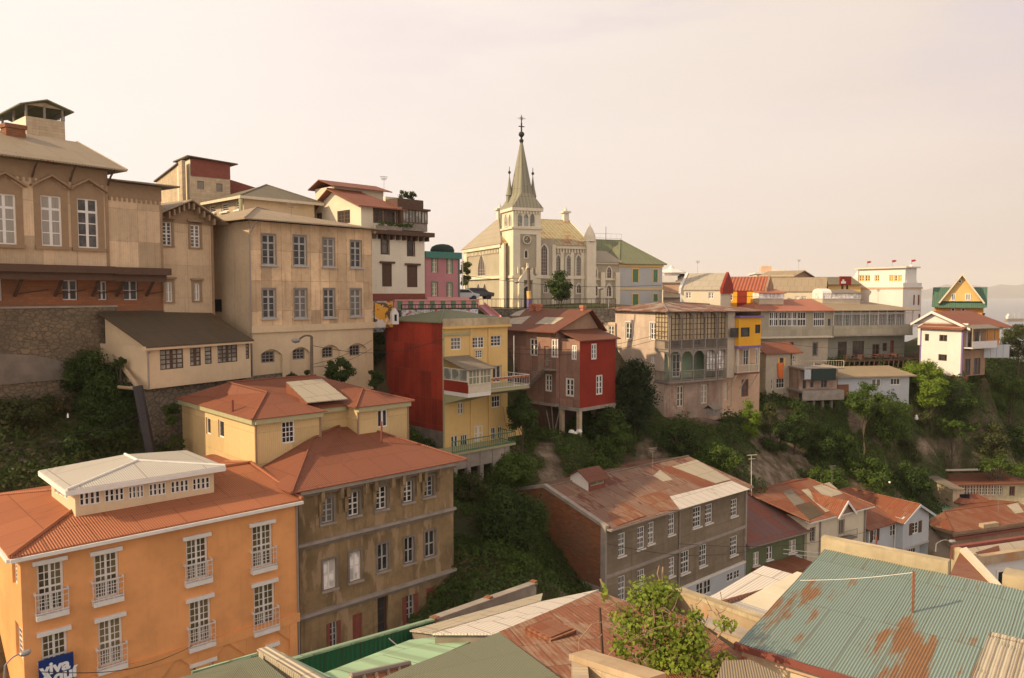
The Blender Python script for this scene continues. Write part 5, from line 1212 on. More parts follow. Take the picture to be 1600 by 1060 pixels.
b.roof([[(-.3, -.4, ze + .05), (L + .4, -.4, ze + .05), (L + .4, Wm, ze + 1.0), (-.3, Wm, ze + 1.0)]], 'roof_rust', 'annex_roof', .1)
for x, y in ((.15, .15), (L - .2, .2), (.15, Wm * .9), (L - .2, Wm)):
    q = MB(); q.box(x - .2, x + .2, y - .2, y + .2, b.zb - 2, zb0 - .35); b.add(q, 'stilt', 'pale_block')
q = MB(); q.box(-.4, L + .4, Wm + 1.6, Wm + 1.75, b.zb - 1, zml - .3); b.add(q, 'undercroft_shade', 'wood_dark'); q = MB(); q.box(-.4, -.3, Wm + 1.8, W - .5, b.zb + 1, zml - .3); b.add(q, 'undercroft_shade', 'wood_dark')  # added dark sheets; the deep shade under the floor is put into their colour
for i in range(7):
    x, y = -.3 + random.random() * 1.5, Wm + i * .9; b.tubes([((x, y, zml - .3), (x + random.uniform(-1, 1), y + random.uniform(-1, 1), zml - 3.5))], .06, 'wood_grey', 'prop')
# outside stair
s0 = b.pix('f2', 852, 576, -1.1)[0]; s1 = b.pix('f2', 824, 596, -1.1)[0]; zs0 = b.pix('f2', 854, 577, -1.1)[1]
q = MB(); n = 12; y0s, y1s = s0, s0 + 3.2
for k in range(n): y = y0s + (y1s - y0s) * k / n; z = zs0 - 2.6 * k / n; q.box(-1.5, -.52, y, y + .34, z - .08, z)
q.box(-1.5, -.52, y0s - 1.2, y0s, zs0 - .1, zs0)
st = b.add(q, 'staircase', 'wood_grey')
q = MB()
for k in range(0, n, 1): y = y0s + (y1s - y0s) * k / n; z = zs0 - 2.6 * k / n; q.tube((-1.5, y, z), (-1.5, y, z + .95), .03, 4)
q.tube((-1.5, y0s, zs0 + .95), (-1.5, y1s, zs0 - 2.6 + .95), .05, 4); q.tube((-1.5, y0s - 1.2, zs0 + .95), (-1.5, y0s, zs0 + .95), .05, 4)
for k in range(4): q.tube((-1.5, y0s - 1.2 + k * .4, zs0), (-1.5, y0s - 1.2 + k * .4, zs0 + .95), .03, 4)
b.add(q, 'handrail', 'wood_grey', st)
b.chimney(xm - .5, W - .9, zpk - .3, zpk + .5, .5, .5, 'terracotta'); b.chimney(xm - .5, W - 1.9, zpk - .3, zpk + .45, .5, .5, 'terracotta'); b.chimney(xm - .2, Wm + .6, zpk - .3, zpk + .4, .4, .4, 'terracotta')

# large old balconied house
b = Bld('balcony_house', 'weathered pale pink house with timber galleries and a mustard yellow end bay', 'house', 1039, 488, 112, 60, -17)
L = b.sx(1189); Lg = b.sx(1131); W = b.sy(943); ze = b.z0; zb = b.z(0, 0, 652); b.zb = zb; b.root.location.z = zb
z1 = b.z(0, 0, 546); z2 = b.z(0, 0, 596)
zq1 = b.pix('f1', 1080, 545)[1]; zq2 = b.pix('f1', 1080, 593)[1]
T = dict(nx=2, ny=3, fm='white_trim', gm='glass_curtain', fw=.12, bar=.06, rec=.12)
for r in ((977.5, 987.5, 504, 530), (1016, 1025, 504.5, 531)): b.win('f2', 0, *r, surround=(.1, 'white_trim'), **T)
b.win('f2', 0, 950, 959, 509, 529, **T); b.win('f2', 0, 1017, 1024, 555, 568, **T)
for r in ((1058, 1068.5, 603, 636), (1095.5, 1106, 601, 631), (1131.5, 1137, 598, 626)): b.win('f1', 0, *r, nx=2, ny=3, fm='cream_trim', gm='glass_curtain', fw=.14, bar=.07, rec=.15)
b.win('f1', 0, 1158.5, 1169.5, 593, 620, nx=2, ny=1, fm='wood_red', gm='glass_curtain', fw=.16, rec=.15, name='door')
b.face('f1', 0, 0, Lg, zb - 1, zq2, 'shabby'); b.face('f1', 0, Lg, L, zb - 1, zq2, 'peach_wall'); b.face('f2', 0, 0, W, zb - 2, ze, 'pale_pink'); b.face('f4', L, 0, W, zb - 1, ze, 'cream_old'); b.face('f3', W, 0, L, zb - 1, ze, 'pale_pink')
# gallery back walls (set back)
gy = 1.5
b.win('f1', gy, 0, 0, 0, 0, uz=(2.6, 3.9, zq2 + .2, zq1 - .7), nx=2, ny=3, fm='white_trim', gm='glass_curtain', fw=.12, rec=.1, name='door')
b.win('f1', gy, 0, 0, 0, 0, uz=(2.6, 3.8, zq1 + .2, ze - .6), nx=2, ny=3, fm='wood_grey', gm='glass_dark', fw=.12, rec=.1, name='door'); b.win('f1', gy, 0, 0, 0, 0, uz=(6.0, 7.2, zq1 + .2, ze - .6), nx=2, ny=3, fm='wood_grey', gm='glass_dark', fw=.12, rec=.1, name='door')
b.face('f1', gy, 0, Lg, zq2, zq1 - .1, 'mint_wall'); b.face('f1', gy, 0, Lg, zq1, ze, 'wood_grey_wall' if 'wood_grey_wall' in MATS else 'shabby'); b.face('f1', 0, Lg + .02, L, zq2, zq1 - .1, 'peach_wall')
b.finish()
q = MB()
for z_ in (zq2, zq1): q.box(-.15, Lg + .1, -.9, gy, z_ - .22, z_)
b.add(q, 'gallery_floor', 'wood_grey')
b.railing([(-.1, gy), (-.1, -.85), (Lg, -.85)], zq2, 1.15, 'wood_grey', name='gallery_railing', step=.22, r=.035); b.railing([(-.1, gy), (-.1, -.85), (Lg, -.85)], zq1, 1.15, 'wood_grey', name='gallery_railing', step=.16, r=.04)
q = MB()
for k in range(6):
    x = -.05 + (Lg - .05) * k / 5
    q.box(x - .07, x + .07, -.9, -.76, zq2, ze - .05)
    for zt_ in (zq1 - .23, ze - .1):
        for sg in (-1, 1):
            for j in range(4):
                t = j / 3; q.box(x + sg * (.07 + .12 * j), x + sg * (.07 + .12 * (j + 1)), -.88, -.80, zt_ - .45 * (1 - t) ** 1.6 - .10, zt_)
b.add(q, 'gallery_posts', 'wood_grey')
# glazing on the upper gallery: small yellowish panes with dark bars
simple('old_pane', (.42, .33, .20), .5, var=.25, scale=1.2)
def grid_screen(face, off, u0, u1, z0, z1, nx, nz, m1, m2, name, t=.045):
    q = MB(); b.fbox(q, face, off, u0, u1, z0, z1, -.02, 0); w = b.add(q, name, m1); q = MB()
    for k in range(nx + 1): u = u0 + (u1 - u0) * k / nx; b.fbox(q, face, off, u - t, u + t, z0, z1, .002, .05)
    for k in range(nz + 1): z = z0 + (z1 - z0) * k / nz; b.fbox(q, face, off, u0, u1, z - t * .8, z + t * .8, .002, .045)
    b.add(q, 'glazing_bars', m2, w)
grid_screen('f1', -.5, .0, Lg - .3, zq1 + 1.05, ze - .1, 16, 5, 'old_pane', 'wood_dark', 'gallery_screen')
grid_screen('f2', -.05, -.6, gy, zq1 + 1.05, ze - .1, 4, 6, 'old_pane', 'wood_dark', 'gallery_screen')
grid_screen('f1', -.45, Lg * .66, Lg - .3, zq2 + .9, zq1 - .3, 6, 3, 'glass_white', 'wood_grey', 'gallery_screen', .05)
q = MB(); q.box(Lg - .28, Lg + .9, -1.0, gy, zq2, ze); b.add(q, 'partition', 'cream_old')
# mustard bay
yb_ = -1.6; xb0, xb1 = b.pix('f1', 1141, 520, yb_)[0], b.pix('f1', 1189, 520, yb_)[0]; zt1 = b.pix('f1', 1160, 497, yb_)[1]; zt0 = b.pix('f1', 1160, 541, yb_)[1]
xb0 = max(xb0, Lg + .95)
b.holes = {}
T2 = dict(fm='iron', gm='glass_dark', fw=.12, bar=.06, rec=.1)
for r, nx in (((1142.5, 1155, 513, 527), 1), ((1157.5, 1171.5, 512, 526.5), 1), ((1180, 1188, 507.5, 521), 2)): b.win('f1', yb_, *r, nx=nx, ny=1, **T2)
b.face('f1', yb_, xb0, xb1, zt0, zt1, 'mustard_wall'); b.face('f2', xb0, yb_, 0, zt0, zt1, 'mustard_wall'); b.face('f4', xb1, yb_, 2, zt0, zt1, 'mustard_wall'); b.finish('bay_wall')
q = MB(); q.box(xb0 - .1, xb1 + .1, yb_ - .1, 1, zt0 - .3, zt0); b.add(q, 'bay_sill', 'purple_trim'); q = MB(); q.box(xb0 - .15, xb1 + .2, yb_ - .3, 1, zt1, zt1 + .25); b.add(q, 'bay_cornice', 'purple_trim')
zlo = b.pix('f1', 1165, 583, yb_)[1]
q = MB(); q.box(xb0, xb1, yb_ + .1, 0, zlo - 0.2, zlo); b.add(q, 'balcony_floor', 'wood_red'); b.railing([(xb0, 0), (xb0, yb_ + .2), (xb1, yb_ + .2), (xb1, 0)], zlo, .95, 'cream_trim', name='balcony_railing', step=.16, r=.045)
for x in (xb0 + .1, xb0 + 2.0, xb1 - .1):
    q = MB(); q.box(x - .07, x + .07, yb_ + .15, yb_ + .3, zlo, zt0 - .3); b.add(q, 'post', 'cream_trim'); b.tubes([((x, yb_ + .3, zlo - .2), (x, -.02, zlo - 2.2))], .07, 'cream_trim', 'strut')
for r in ((1150, 1154.5, 549, 573), (1160, 1169, 546, 572), (1180, 1186, 544, 570)):
    u0, u1, z0_, z1_ = b.rect('f1', 0, *r); b.win('f1', 0, 0, 0, 0, 0, uz=(u0, u1, z0_, z1_), nx=2, ny=2, fm='white_trim', gm='glass_curtain', hole=False, fw=.12)
o = .5; zq = ze + .12; A = b.q(1035, 472, y=6.0); rA = (A[0], 6.0, max(A[2], zq + 1)); rB = (L - 3, 6.0, rA[2] - .4)
c = [(-.6, -1.2, zq), (L + .4, -1.9, zq - .1), (L + .4, W + .5, zq - .1), (-.6, W + .5, zq)]
b.roof([[c[0], c[1], rB, rA], [c[1], c[2], rB], [c[2], c[3], rA, rB], [c[3], c[0], rA]], 'roof_rusty', 'roof', .12, ((c[0], rA), (rA, rB)), 'roof_grey', .1)
b.tubes([((4, 5, rA[2] - .3), (4, 5, rA[2] + 1.5))], .07, 'cream_trim', 'vent_pipe')
for k, (x, c_) in enumerate(((.05, 'white_trim'), (Lg * .82, 'white_trim'), (Lg + .5, 'cream_trim'))): b.tubes([((x, -.95, ze), (x, -.95, zb + .6))], .035, 'pipe_grey', 'downpipe')
c = b.q(1120, 640, y=-1.5)
kn = Bld('kennel', 'small grey pitched kennel on the ledge under the balconied house', 'kennel', 1120, 650, 109, 48, -17); kn.zb = kn.z0; kn.root.location.z = kn.z0
q = MB(); q.box(-.7, .7, 0, 1, kn.z0, kn.z0 + .8); kn.add(q, 'body', 'wood_grey'); kn.roof([[(-.9, -.2, kn.z0 + .8), (.9, -.2, kn.z0 + .8), (.9, .6, kn.z0 + 1.3), (-.9, .6, kn.z0 + 1.3)], [(-.9, .6, kn.z0 + 1.3), (.9, .6, kn.z0 + 1.3), (.9, 1.2, kn.z0 + .8), (-.9, 1.2, kn.z0 + .8)]], 'roof_grey')

# small pale house
b = Bld('cottage', 'small pale two-storey house with rust-red roof and bright cloth hanging from a window', 'house', 1197, 553, 131, 66, -17)
L = b.sx(1247); W = b.sy(1181); ze = b.z0; zb = b.z(0, 0, 618); b.zb = zb; b.root.location.z = zb
T = dict(nx=3, ny=2, fm='white_trim', gm='glass_blue', fw=.1, bar=.05, rec=.12)
b.win('f1', 0, 1218, 1224, 559.5, 573, nx=1, ny=1, fm='wood_dark', gm='glass_dark', fw=.06, rec=.12, shut='yellow_trim'); b.win('f1', 0, 1213, 1226, 591, 607, **T); b.win('f1', 0, 1205, 1208, 592, 609, **{**T, 'nx': 1}); b.win('f1', 0, 1239, 1243, 556, 566, **{**T, 'nx': 1}); b.win('f1', 0, 1239, 1243, 588, 604, **{**T, 'nx': 1})
b.walls(L, W, zb - .8, ze, 'cream_old', 'pale_block'); b.finish()
b.roof([[(-.5, -.5, ze + .02), (L + .5, -.5, ze + .02), (L + .4, W + .3, ze + 1.35), (-.4, W + .3, ze + 1.35)]], 'roof_red', 'roof', .12)
b.tubes([((L * .78, -.08, ze), (L * .78, -.08, zb))], .07, 'iron', 'downpipe')
c = b.q(1220, 580, y=-.25); cl = Bld('hanging_cloth', 'orange-red cloth hung out below the cottage window', 'cloth', 1197, 553, 131, 66, -17); cl.zb = c[2] - 1.0; cl.root.location.z = cl.zb
q = MB(); q.prism([Vector((c[0] - .45, -.12, c[2] + 1.1)), Vector((c[0] + .4, -.12, c[2] + 1.15)), Vector((c[0] + .5, -.12, c[2] - .9)), Vector((c[0] + .1, -.12, c[2] - 1.2)), Vector((c[0] - .35, -.12, c[2] - .8))], Vector((0, -.09, 0))); cl.add(q, 'cloth', 'orange_cloth')

# long terrace building: salmon roof part
b = Bld('boarding_house', 'long greige metal-clad house with salmon roof and overhanging row of white windows', 'house', 1181, 486, 142, 75, -16)
L = b.sx(1303); ze = b.z(2, 0, 487); zm = b.z(6, 0, 527); zl = b.z(6, 0, 590); b.zb = zl; b.root.location.z = zl; W = 12
T = dict(fm='white_trim', gm='glass_blue', fw=.1, bar=.07, rec=.08, ny=2, split=1)
for p0, p1, nx in ((1181, 1187, 2), (1202, 1216, 4), (1217, 1230, 3), (1231, 1245, 4), (1246, 1259.5, 3), (1271, 1288.5, 5)): b.win('f1', 0, p0, p1, 487.5 if p0 > 1190 else 488, 510 if p0 > 1190 else 494, nx=nx, **T)
b.win('f1', 0, 1293.5, 1298.5, 498, 510, nx=1, ny=1, fm='grey_trim', gm='glass_dark')
b.face('f1', 0, 0, L, zm, ze, 'greige_clad'); b.face('f4', L, 0, W, zm, ze, 'greige_clad'); b.face('f2', 0, 0, W, zl - 3, ze, 'greige_clad')
for r in ((1203, 1214, 536, 544), (1230, 1240, 535, 560)): b.win('f1', 1.2, *r, nx=1, ny=1, fm='wood_red', gm='glass_dark', fw=.2, rec=.1)
b.win('f1', 1.2, 1269, 1278, 534.5, 557, nx=1, ny=1, fm='wood_grey', gm='glass_blue', fw=.2, rec=.1)
b.face('f1', 1.2, 0, L, zl - 3, zm, 'cream_old'); b.face('f4', L, 1.2, W, zl, zm, 'cream_old'); b.finish()
b.band('f1', 0, -.05, L, zm - .15, zm + .12, .15, 'cream_trim', 'string_course')
q = MB(); q.box(0, L, .02, 1.19, zm - .15, zm - .02); b.add(q, 'soffit', 'wood_grey')
zq = ze + .1; A = b.q(1165, 468, y=6); rA = (b.sx(1178, y=6), 6, b.z(3, 6, 468)); rB = (L + 3, 6, rA[2])
b.roof([[(-.6, -.7, zq), (L + .1, -.7, zq), (L + .1, 6, rA[2]), rA], [(-.6, 12, zq), (-.6, -.7, zq), rA], [(-.6, 12, zq), rA, (L + .1, 6, rA[2]), (L + .1, 12, zq)]], 'roof_salmon', 'roof', .1, (((-.6, -.7, zq), rA),), 'roof_salmon', .08)
bh = b
# conservatory dormers on its roof
def glasshouse(name, label, px0, px1, py0, py1, D, arch=False):
    g = Bld(name, label, 'conservatory', px0, py1, D, 82, -5); g.zb = g.z0; g.root.location.z = g.zb; Lg_ = g.sx(px1); z1_ = g.pix('f1', (px0 + px1) / 2, py0)[1]
    n = max(3, int(Lg_ / 1.2))
    for k in range(n): g.win('f1', 0, 0, 0, 0, 0, uz=(Lg_ * k / n, Lg_ * (k + 1) / n, g.zb + .3, z1_), nx=2, ny=2, fm='white_trim', gm='glass_white', fw=.09, bar=.06, hole=False, name='glazing')
    for k in range(2): g.win('f2', 0, 0, 0, 0, 0, uz=(3 * k / 2, 3 * (k + 1) / 2, g.zb + .3, z1_), nx=2, ny=2, fm='white_trim', gm='glass_white', fw=.09, bar=.06, hole=False, name='glazing')
    q = MB(); q.box(0.05, Lg_ - .05, .05, 3, g.zb - .6, z1_); g.add(q, 'core', 'cream_old')
    if arch:
        q = MB(); pts = [(-.05, z1_)] + [(3 / 2 - 1.55 * math.cos(math.pi * k / 8), z1_ + 1.0 * math.sin(math.pi * k / 8)) for k in range(9)]
        q.prism([Vector((-.05, y, z1_ + (z - z1_) * .7)) for y, z in pts[1:]], Vector((Lg_ * .24, 0, 0))); g.add(q, 'barrel_end', 'white_trim')
    g.roof([[(-.1 if not arch else Lg_ * .25, -.3, z1_ + .02), (Lg_ + .2, -.3, z1_ + .02), (Lg_ + .2, 3.2, z1_ + .6), (-.1 if not arch else Lg_ * .25, 3.2, z1_ + .6)]], 'roof_grey' if arch else 'roof_salmon', 'roof', .12)
    return g
glasshouse('roof_conservatory', 'small glazed conservatory with reddish flat roof on the salmon roof ridge', 1186, 1225, 458, 470, 146)
glasshouse('roof_conservatory', 'arched glass conservatory on the tan roof of the long verandah house', 1285, 1345, 458, 470, 152, True)

# tan-roof gallery part
b = Bld('verandah_house', 'long olive house with tan roof and glazed upper verandah above a furniture terrace', 'house', 1303.3, 486, bh.Dend(1303) - .3, 74, -16)
L = b.sx(1427); ze = b.z(0, 0, 486); zm = b.z(6, 0, 523); zl = b.z(6, 0, 562); b.zb = zl; b.root.location.z = zl; W = 11
for r, nx, fm in (((1309, 1323, 534, 558), 2, 'wood_dark'), ((1332, 1350, 533, 558), 3, 'wood_dark'), ((1363, 1374, 538, 557), 2, 'wood_dark'), ((1379, 1386, 536, 549), 1, 'wood_dark'), ((1391, 1397, 532, 552), 2, 'wood_red')): b.win('f1', 1.6, *r, nx=nx, ny=2, fm=fm, gm='glass_dark', fw=.16, bar=.08, rec=.12)
for p0, p1 in ((1314, 1328), (1344, 1353), (1362, 1372), (1376, 1382), (1388, 1396), (1402, 1410)): b.win('f1', 1.6, p0, p1, 491, 510, nx=2, ny=3, fm='white_trim', gm='glass_green', fw=.1, rec=.08)
b.face('f1', 1.6, 0, L, zl - 1, ze, 'olive_wall'); b.face('f4', L, 1.6, W, zl - 3, ze, 'olive_wall'); b.face('f2', 0, 1.6, W, zl - 1, ze, 'olive_wall'); b.finish()
q = MB(); zp = b.z(6, 0, 508.5); q.box(0, L, 0, .08, zm, zp); q.box(L - .08, L, .081, 1.59, zm, zp); b.add(q, 'verandah_parapet', 'greige_clad')
q = MB(); q.box(-.02, L + .05, -.02, 1.59, zm - .22, zm - .003); b.add(q, 'verandah_floor', 'concrete')
q = MB(); n = 9
for k in range(n + 1): x = L * k / n; q.box(x - .05, x + .05, .0, .1, zp, ze)
for k in range(n * 6 + 1): x = L * k / (n * 6); q.box(x - .015, x + .015, .03, .06, zp, zp + 1.7)
q.box(0, L, .0, .1, zp + 1.7, zp + 1.78); q.box(0, L, .0, .1, ze - .4, ze - .3); b.add(q, 'verandah_frame', 'rail_white')
zq = ze + .08; yr = 8; zr = b.z(0, yr, 467)
b.roof([[(-.1, -.6, zq), (L + .8, -.6, zq), (L - 6, yr, zr), (-.1, yr, zr)], [(L + .8, -.6, zq), (L + .8, W + 2, zq), (L - 6, yr, zr)], [(-.1, yr, zr), (L - 6, yr, zr), (L + .8, W + 2, zq), (-.1, W + 2, zq)]], 'roof_tangrey', 'roof', .12)
q = MB(); q.box(1, L, -1.8, 1.59, zl - .15, zl + .05); b.add(q, 'terrace_floor', 'wood_dark')
b.railing([(.5, -1.8), (L, -1.8)], zl + .05, .9, 'wood_dark', name='terrace_railing', step=.7)
vh = b; vh_furn = [(b.w(x, -.6), zl + .05) for x in (2.5, 4.5, 7.5, 9.5, 11)]
q = MB(); x = .6
while x < L: q.tube((x, -1.9, zl - .1), (x - .8, -2.6, zl - 1.2), .07, 4); x += .9
b.add(q, 'slanted_props', 'wood_dark')
# lower shed
b = Bld('shed', 'low white-walled shed with flat grey roof and brick pier below the verandah house', 'shed', 1326, 588, 132, 80, -22)
L = b.sx(1421); zt = b.z(0, 0, 588.5); zl = b.z(0, 0, 612); b.zb = zl - 3; b.root.location.z = b.zb
T = dict(fm='white_trim', gm='glass_blue', fw=.12, bar=.06, rec=.1)
for r, nx in (((1362, 1377, 592, 604), 2), ((1391, 1407, 591, 602), 3)): b.win('f1', 0, *r, nx=nx, ny=1, **T)
b.walls(L, 5, b.zb, zt, 'white_blue'); b.finish()
b.roof([[(-3.6, -.8, zt + .05), (L + .6, -.8, zt + .05), (L + .4, 5, zt + .9), (-3.6, 5, zt + .9)]], 'roof_tangrey', 'roof', .16)
x0 = b.sx(1309.5); q = MB(); q.box(x0, .0, -.1, 4, zcol(b.O.y, 665), zt - 1.1); b.add(q, 'brick_pier', 'brick'); q = MB(); q.box(x0, -.01, 0, 4, zt - 1.1, zt - .12); b.add(q, 'side_wall', 'white_blue')
# ramshackle deck
b = Bld('deck_building', 'ramshackle concrete deck building with black netting between the cottage and the shed', 'building', 1249, 575, 130, 80, -22)
L = b.sx(1309); zt = b.z(0, 0, 574); z1 = b.z(0, 0, 590); z2 = b.z(0, 0, 610); zl = b.z(0, 0, 626); b.zb = zl - 2; b.root.location.z = b.zb
b.face('f1', 0, 0, L, z2 - .5, z1 + 1.2, 'shabby'); b.face('f2', 0, 0, 6, zl, z1 + 1.2, 'shabby'); b.face('f4', L, 0, 6, zl, zt, 'shabby')
b.win('f1', 0, 1266, 1271, 596, 606, nx=1, ny=1, fm='wood_grey', gm='glass_dark'); b.win('f1', 0, 1283, 1292, 592, 606, nx=2, ny=2, fm='wood_grey', gm='glass_dark'); b.win('f1', 0, 1254, 1260, 594, 608, nx=1, ny=1, fm='wood_grey', gm='glass_dark', name='doorway')
b.finish()
q = MB(); q.box(-.2, L + .1, -1.4, 3, zt - .25, zt - .05); q.box(-.4, L, -1.6, 3, z2 - .2, z2 + .1); q.box(-.4, L, -1.65, -1.45, z2 - 1.2, z2 - .2); b.add(q, 'deck_slab', 'concrete')
b.railing([(-.2, 2), (-.2, -1.35), (L, -1.35)], zt - .05, 1.0, 'cream_trim', name='railing', step=.35)
q = MB(); xx0, xx1 = b.pix('f1', 1269, 580, -1.5)[0], b.pix('f1', 1306, 580, -1.5)[0]; q.box(xx0, xx1, -1.55, -1.47, zt - 1.7, zt - .1); b.add(q, 'netting', 'black_cloth')
q = MB(); q.box(b.pix('f1', 1257, 583, -1.5)[0], b.pix('f1', 1267, 583, -1.5)[0], -1.55, -1.47, zt - 1.5, zt - .2); b.add(q, 'panel', 'white_blue')
for k in range(5): x = .2 + (L - .5) * k / 4; q = MB(); q.box(x - .18, x + .18, -1.3, -.95, zl - 3, z2 - 1.2); b.add(q, 'column', 'concrete_dark')
q = MB(); q.box(0, L, .5, .8, zl - 3, z2 - .5); b.add(q, 'undercroft', 'concrete_dark')

# ================================================================== UPPER RIGHT, BACK ROW
def rowhouse(name, label, px0, px1, pe, pr, D, wall, roofm, base, wins, par=None, th=114, ov=.15, slopeback=5, gcol=None, ty=5.0):
    b = Bld(name, label, 'house', px0, pe, D, th, base); b.zb = zcol(b.O.y, base) ; b.root.location.z = b.zb
    L = b.sx(px1); ze = b.z0; zr = b.z(L * .3, ty, pr)
    for r, nx in wins: b.win('f1', 0, *r, nx=nx, ny=2, fm='white_trim', gm='glass_dark', fw=.12, bar=.06, rec=.12)
    b.walls(L, 2 * ty, b.zb, ze, wall); b.finish()
    b.roof([[(-.1, -ov, ze), (L + .1, -ov, ze), (L + .1, ty, zr), (-.1, ty, zr)], [(-.1, ty, zr), (L + .1, ty, zr), (L + .1, 2 * ty, ze), (-.1, 2 * ty, ze)]], roofm, 'roof', .15)
    if par:
        for k, (m, e) in enumerate(zip(par, (-.35, L))):
            if not m: continue
            q = MB(); q.prism([Vector((e, -.3, ze - .6)), Vector((e, -.3, ze + .2)), Vector((e, ty, zr + .12)), Vector((e, 2 * ty, ze + .6)), Vector((e, 2 * ty, ze - .6))], Vector((.35, 0, 0))); b.add(q, 'gable_parapet', m)
    return b
b = rowhouse('row_house', 'cream row house with pale grey roof between stepped gable parapets', 1065, 1126, 452.5, 427, 139, 'cream_lit', 'roof_sheetpale', 482, (((1071.5, 1080, 457, 466.5), 2), ((1107, 1115, 457, 467), 2)), ('white_wall', 'red_wall'))
b = rowhouse('row_house', 'row house with red tiled roof, yellow wall and crimson side panel', 1128, 1195, 453.5, 432.5, 151, 'mustard_wall', 'roof_tile', 482, (((1137, 1145, 460, 470), 2),), (None, 'dustbrown'))
x0, x1 = b.sx(1152), b.sx(1167); b.band('f1', 0, x0, x1, b.zb, b.z0 - .1, .04, 'red_wall', 'red_panel')
b = rowhouse('row_house', 'row house with tan roof and small dark windows behind the salmon roof', 1196, 1290, 455, 434, 162, 'cream_far', 'roof_tan', 482, (((1243, 1248, 463, 468), 2), ((1252, 1260, 463, 468), 3)), (None, None))
b = Bld('low_shop', 'orange-walled flat building with a verandah between the blue-grey house and the cream row house', 'building', 1035, 443, 160, 100, 480); b.zb = zcol(b.O.y, 482); b.root.location.z = b.zb
L = b.sx(1063); zv = b.z(0, 0, 459); b.win('f1', 0, 1038, 1047, 461, 475, nx=2, ny=1, fm='wood_grey', gm='glass_dark', rec=.3); b.win('f1', 0, 1051, 1062, 461, 475, nx=3, ny=1, fm='wood_dark', gm='glass_dark', rec=.3)
b.face('f1', 0, 0, L, zv, b.z0, 'peach_wall'); b.face('f1', .05, 0, L, b.zb, zv, 'cream_old'); b.face('f4', L, 0, 8, b.zb, b.z0, 'peach_wall'); b.finish()
b.band('f1', 0, 0, L, b.zb + 1.8, b.zb + 2.1, .5, 'cream_trim', 'canopy'); q = MB(); q.box(-.3, L + .1, -.2, 8, b.z0, b.z0 + .2); b.add(q, 'roof', 'concrete')
b = Bld('white_block', 'bright white stepped building with flat roofs just right of the blue-grey house', 'building', 1030, 432, 178, 100, 460); b.zb = zcol(b.O.y, 470); b.root.location.z = b.zb
q = MB(); L = b.sx(1062); z1 = b.z(0, 0, 431); z2 = b.z(0, 0, 426); q.box(0, L * .9, 0, 8, b.zb, z1); b.add(q, 'lower_block', 'white_wall'); q = MB(); q.box(L * .3, L, 2, 8, z1, z2); b.add(q, 'upper_block', 'white_wall')
q = MB(); q.lathe((L * .62, 4, z2), [(3.2, 0), (2.0, .5), (.6, .8), (.2, 1.4)], 8); b.add(q, 'pavilion_roof', 'white_wall'); b.roof([[(L * .8, -1, b.z(0, 0, 440)), (L * 1.25, -1, b.z(0, 0, 440)), (L * 1.3, 5, b.z(0, 5, 428)), (L, 5, b.z(0, 5, 428))]], 'roof_grey', 'side_roof')
b = Bld('yellow_block', 'pale yellow flat-topped house with a rooftop box behind the tan roof row house', 'building', 1182, 428.5, 182, 100, 450); b.zb = zcol(b.O.y, 465); b.root.location.z = b.zb
L = b.sx(1250); b.walls(L, 10, b.zb, b.z0, 'cream_lit'); b.finish(); q = MB(); q.box(-.3, L + .3, -.3, 10, b.z0, b.z0 + .3); b.add(q, 'roof', 'white_wall')
q = MB(); x0, x1 = b.sx(1192), b.sx(1208); q.box(x0, x1, 2, 5, b.z0 + .3, b.z(0, 0, 415.5)); b.add(q, 'rooftop_box', 'peach_wall'); q = MB(); q.box(x1, b.sx(1232), 2, 5, b.z0 + .3, b.z(0, 0, 422)); b.add(q, 'rooftop_parapet', 'cream_far')
b = Bld('gabled_house', 'brown-gabled yellow house beyond the row, left of the white hotel', 'house', 1240, 430, 172, 50, 450); b.zb = zcol(b.O.y, 465); b.root.location.z = b.zb
L = b.sx(1268); W = 7; b.walls(L, W, b.zb, b.z0, 'dustbrown', 'chalet_yellow'); b.finish(); zr = b.z(0, 0, 423)
q = MB(); q.prism([Vector((0, .02, b.z0)), Vector((L, .02, b.z0)), Vector((L / 2, .02, zr))], Vector((0, .2, 0))); b.add(q, 'gable', 'dustbrown')
b.roof([[(-.5, -.4, b.z0 - .2), (L / 2, -.4, zr + .1), (L / 2, W, zr + .1), (-.5, W, b.z0 - .2)], [(L / 2, -.4, zr + .1), (L + .5, -.4, b.z0 - .2), (L + .5, W, b.z0 - .2), (L / 2, W, zr + .1)]], 'roof_tan', 'roof', .15)
b = Bld('long_house', 'long house with olive-grey roof and yellow wall beside the white hotel', 'house', 1262, 444.5, 178, 95, 460); b.zb = zcol(b.O.y, 470); b.root.location.z = b.zb
L = b.sx(1345); b.walls(L, 9, b.zb, b.z0, 'chalet_yellow'); b.finish(); zr = b.z(0, 5, 433)
b.roof([[(-.5, -.5, b.z0), (L, -.5, b.z0), (L, 5, zr), (-.5, 5, zr)], [(-.5, 5, zr), (L, 5, zr), (L, 10, b.z0), (-.5, 10, b.z0)]], 'roof_olive', 'roof', .15)
bb = Bld('billboard', 'dark red board standing left of the white hotel', 'sign', 1312.5, 446, 168, 75, 450); bb.zb = zcol(bb.O.y, 455); bb.root.location.z = bb.zb
q = MB(); L = bb.sx(1330); q.box(0, L, 0, .3, bb.z0, bb.z(0, 0, 432)); bb.add(q, 'board', 'red_wall'); q = MB(); q.box(.5, .8, .1, .3, bb.zb, bb.z0); q.box(L - .8, L - .5, .1, .3, bb.zb, bb.z0); bb.add(q, 'post', 'iron')
q = MB(); q.box(L * .1, L * .5, -.06, -.01, bb.z0 + .3, bb.z0 + .7); q.box(L * .2, L * .35, -.06, -.01, bb.z0 + .72, bb.z0 + 1.0); bb.add(q, 'white_mark', 'sheet_white')

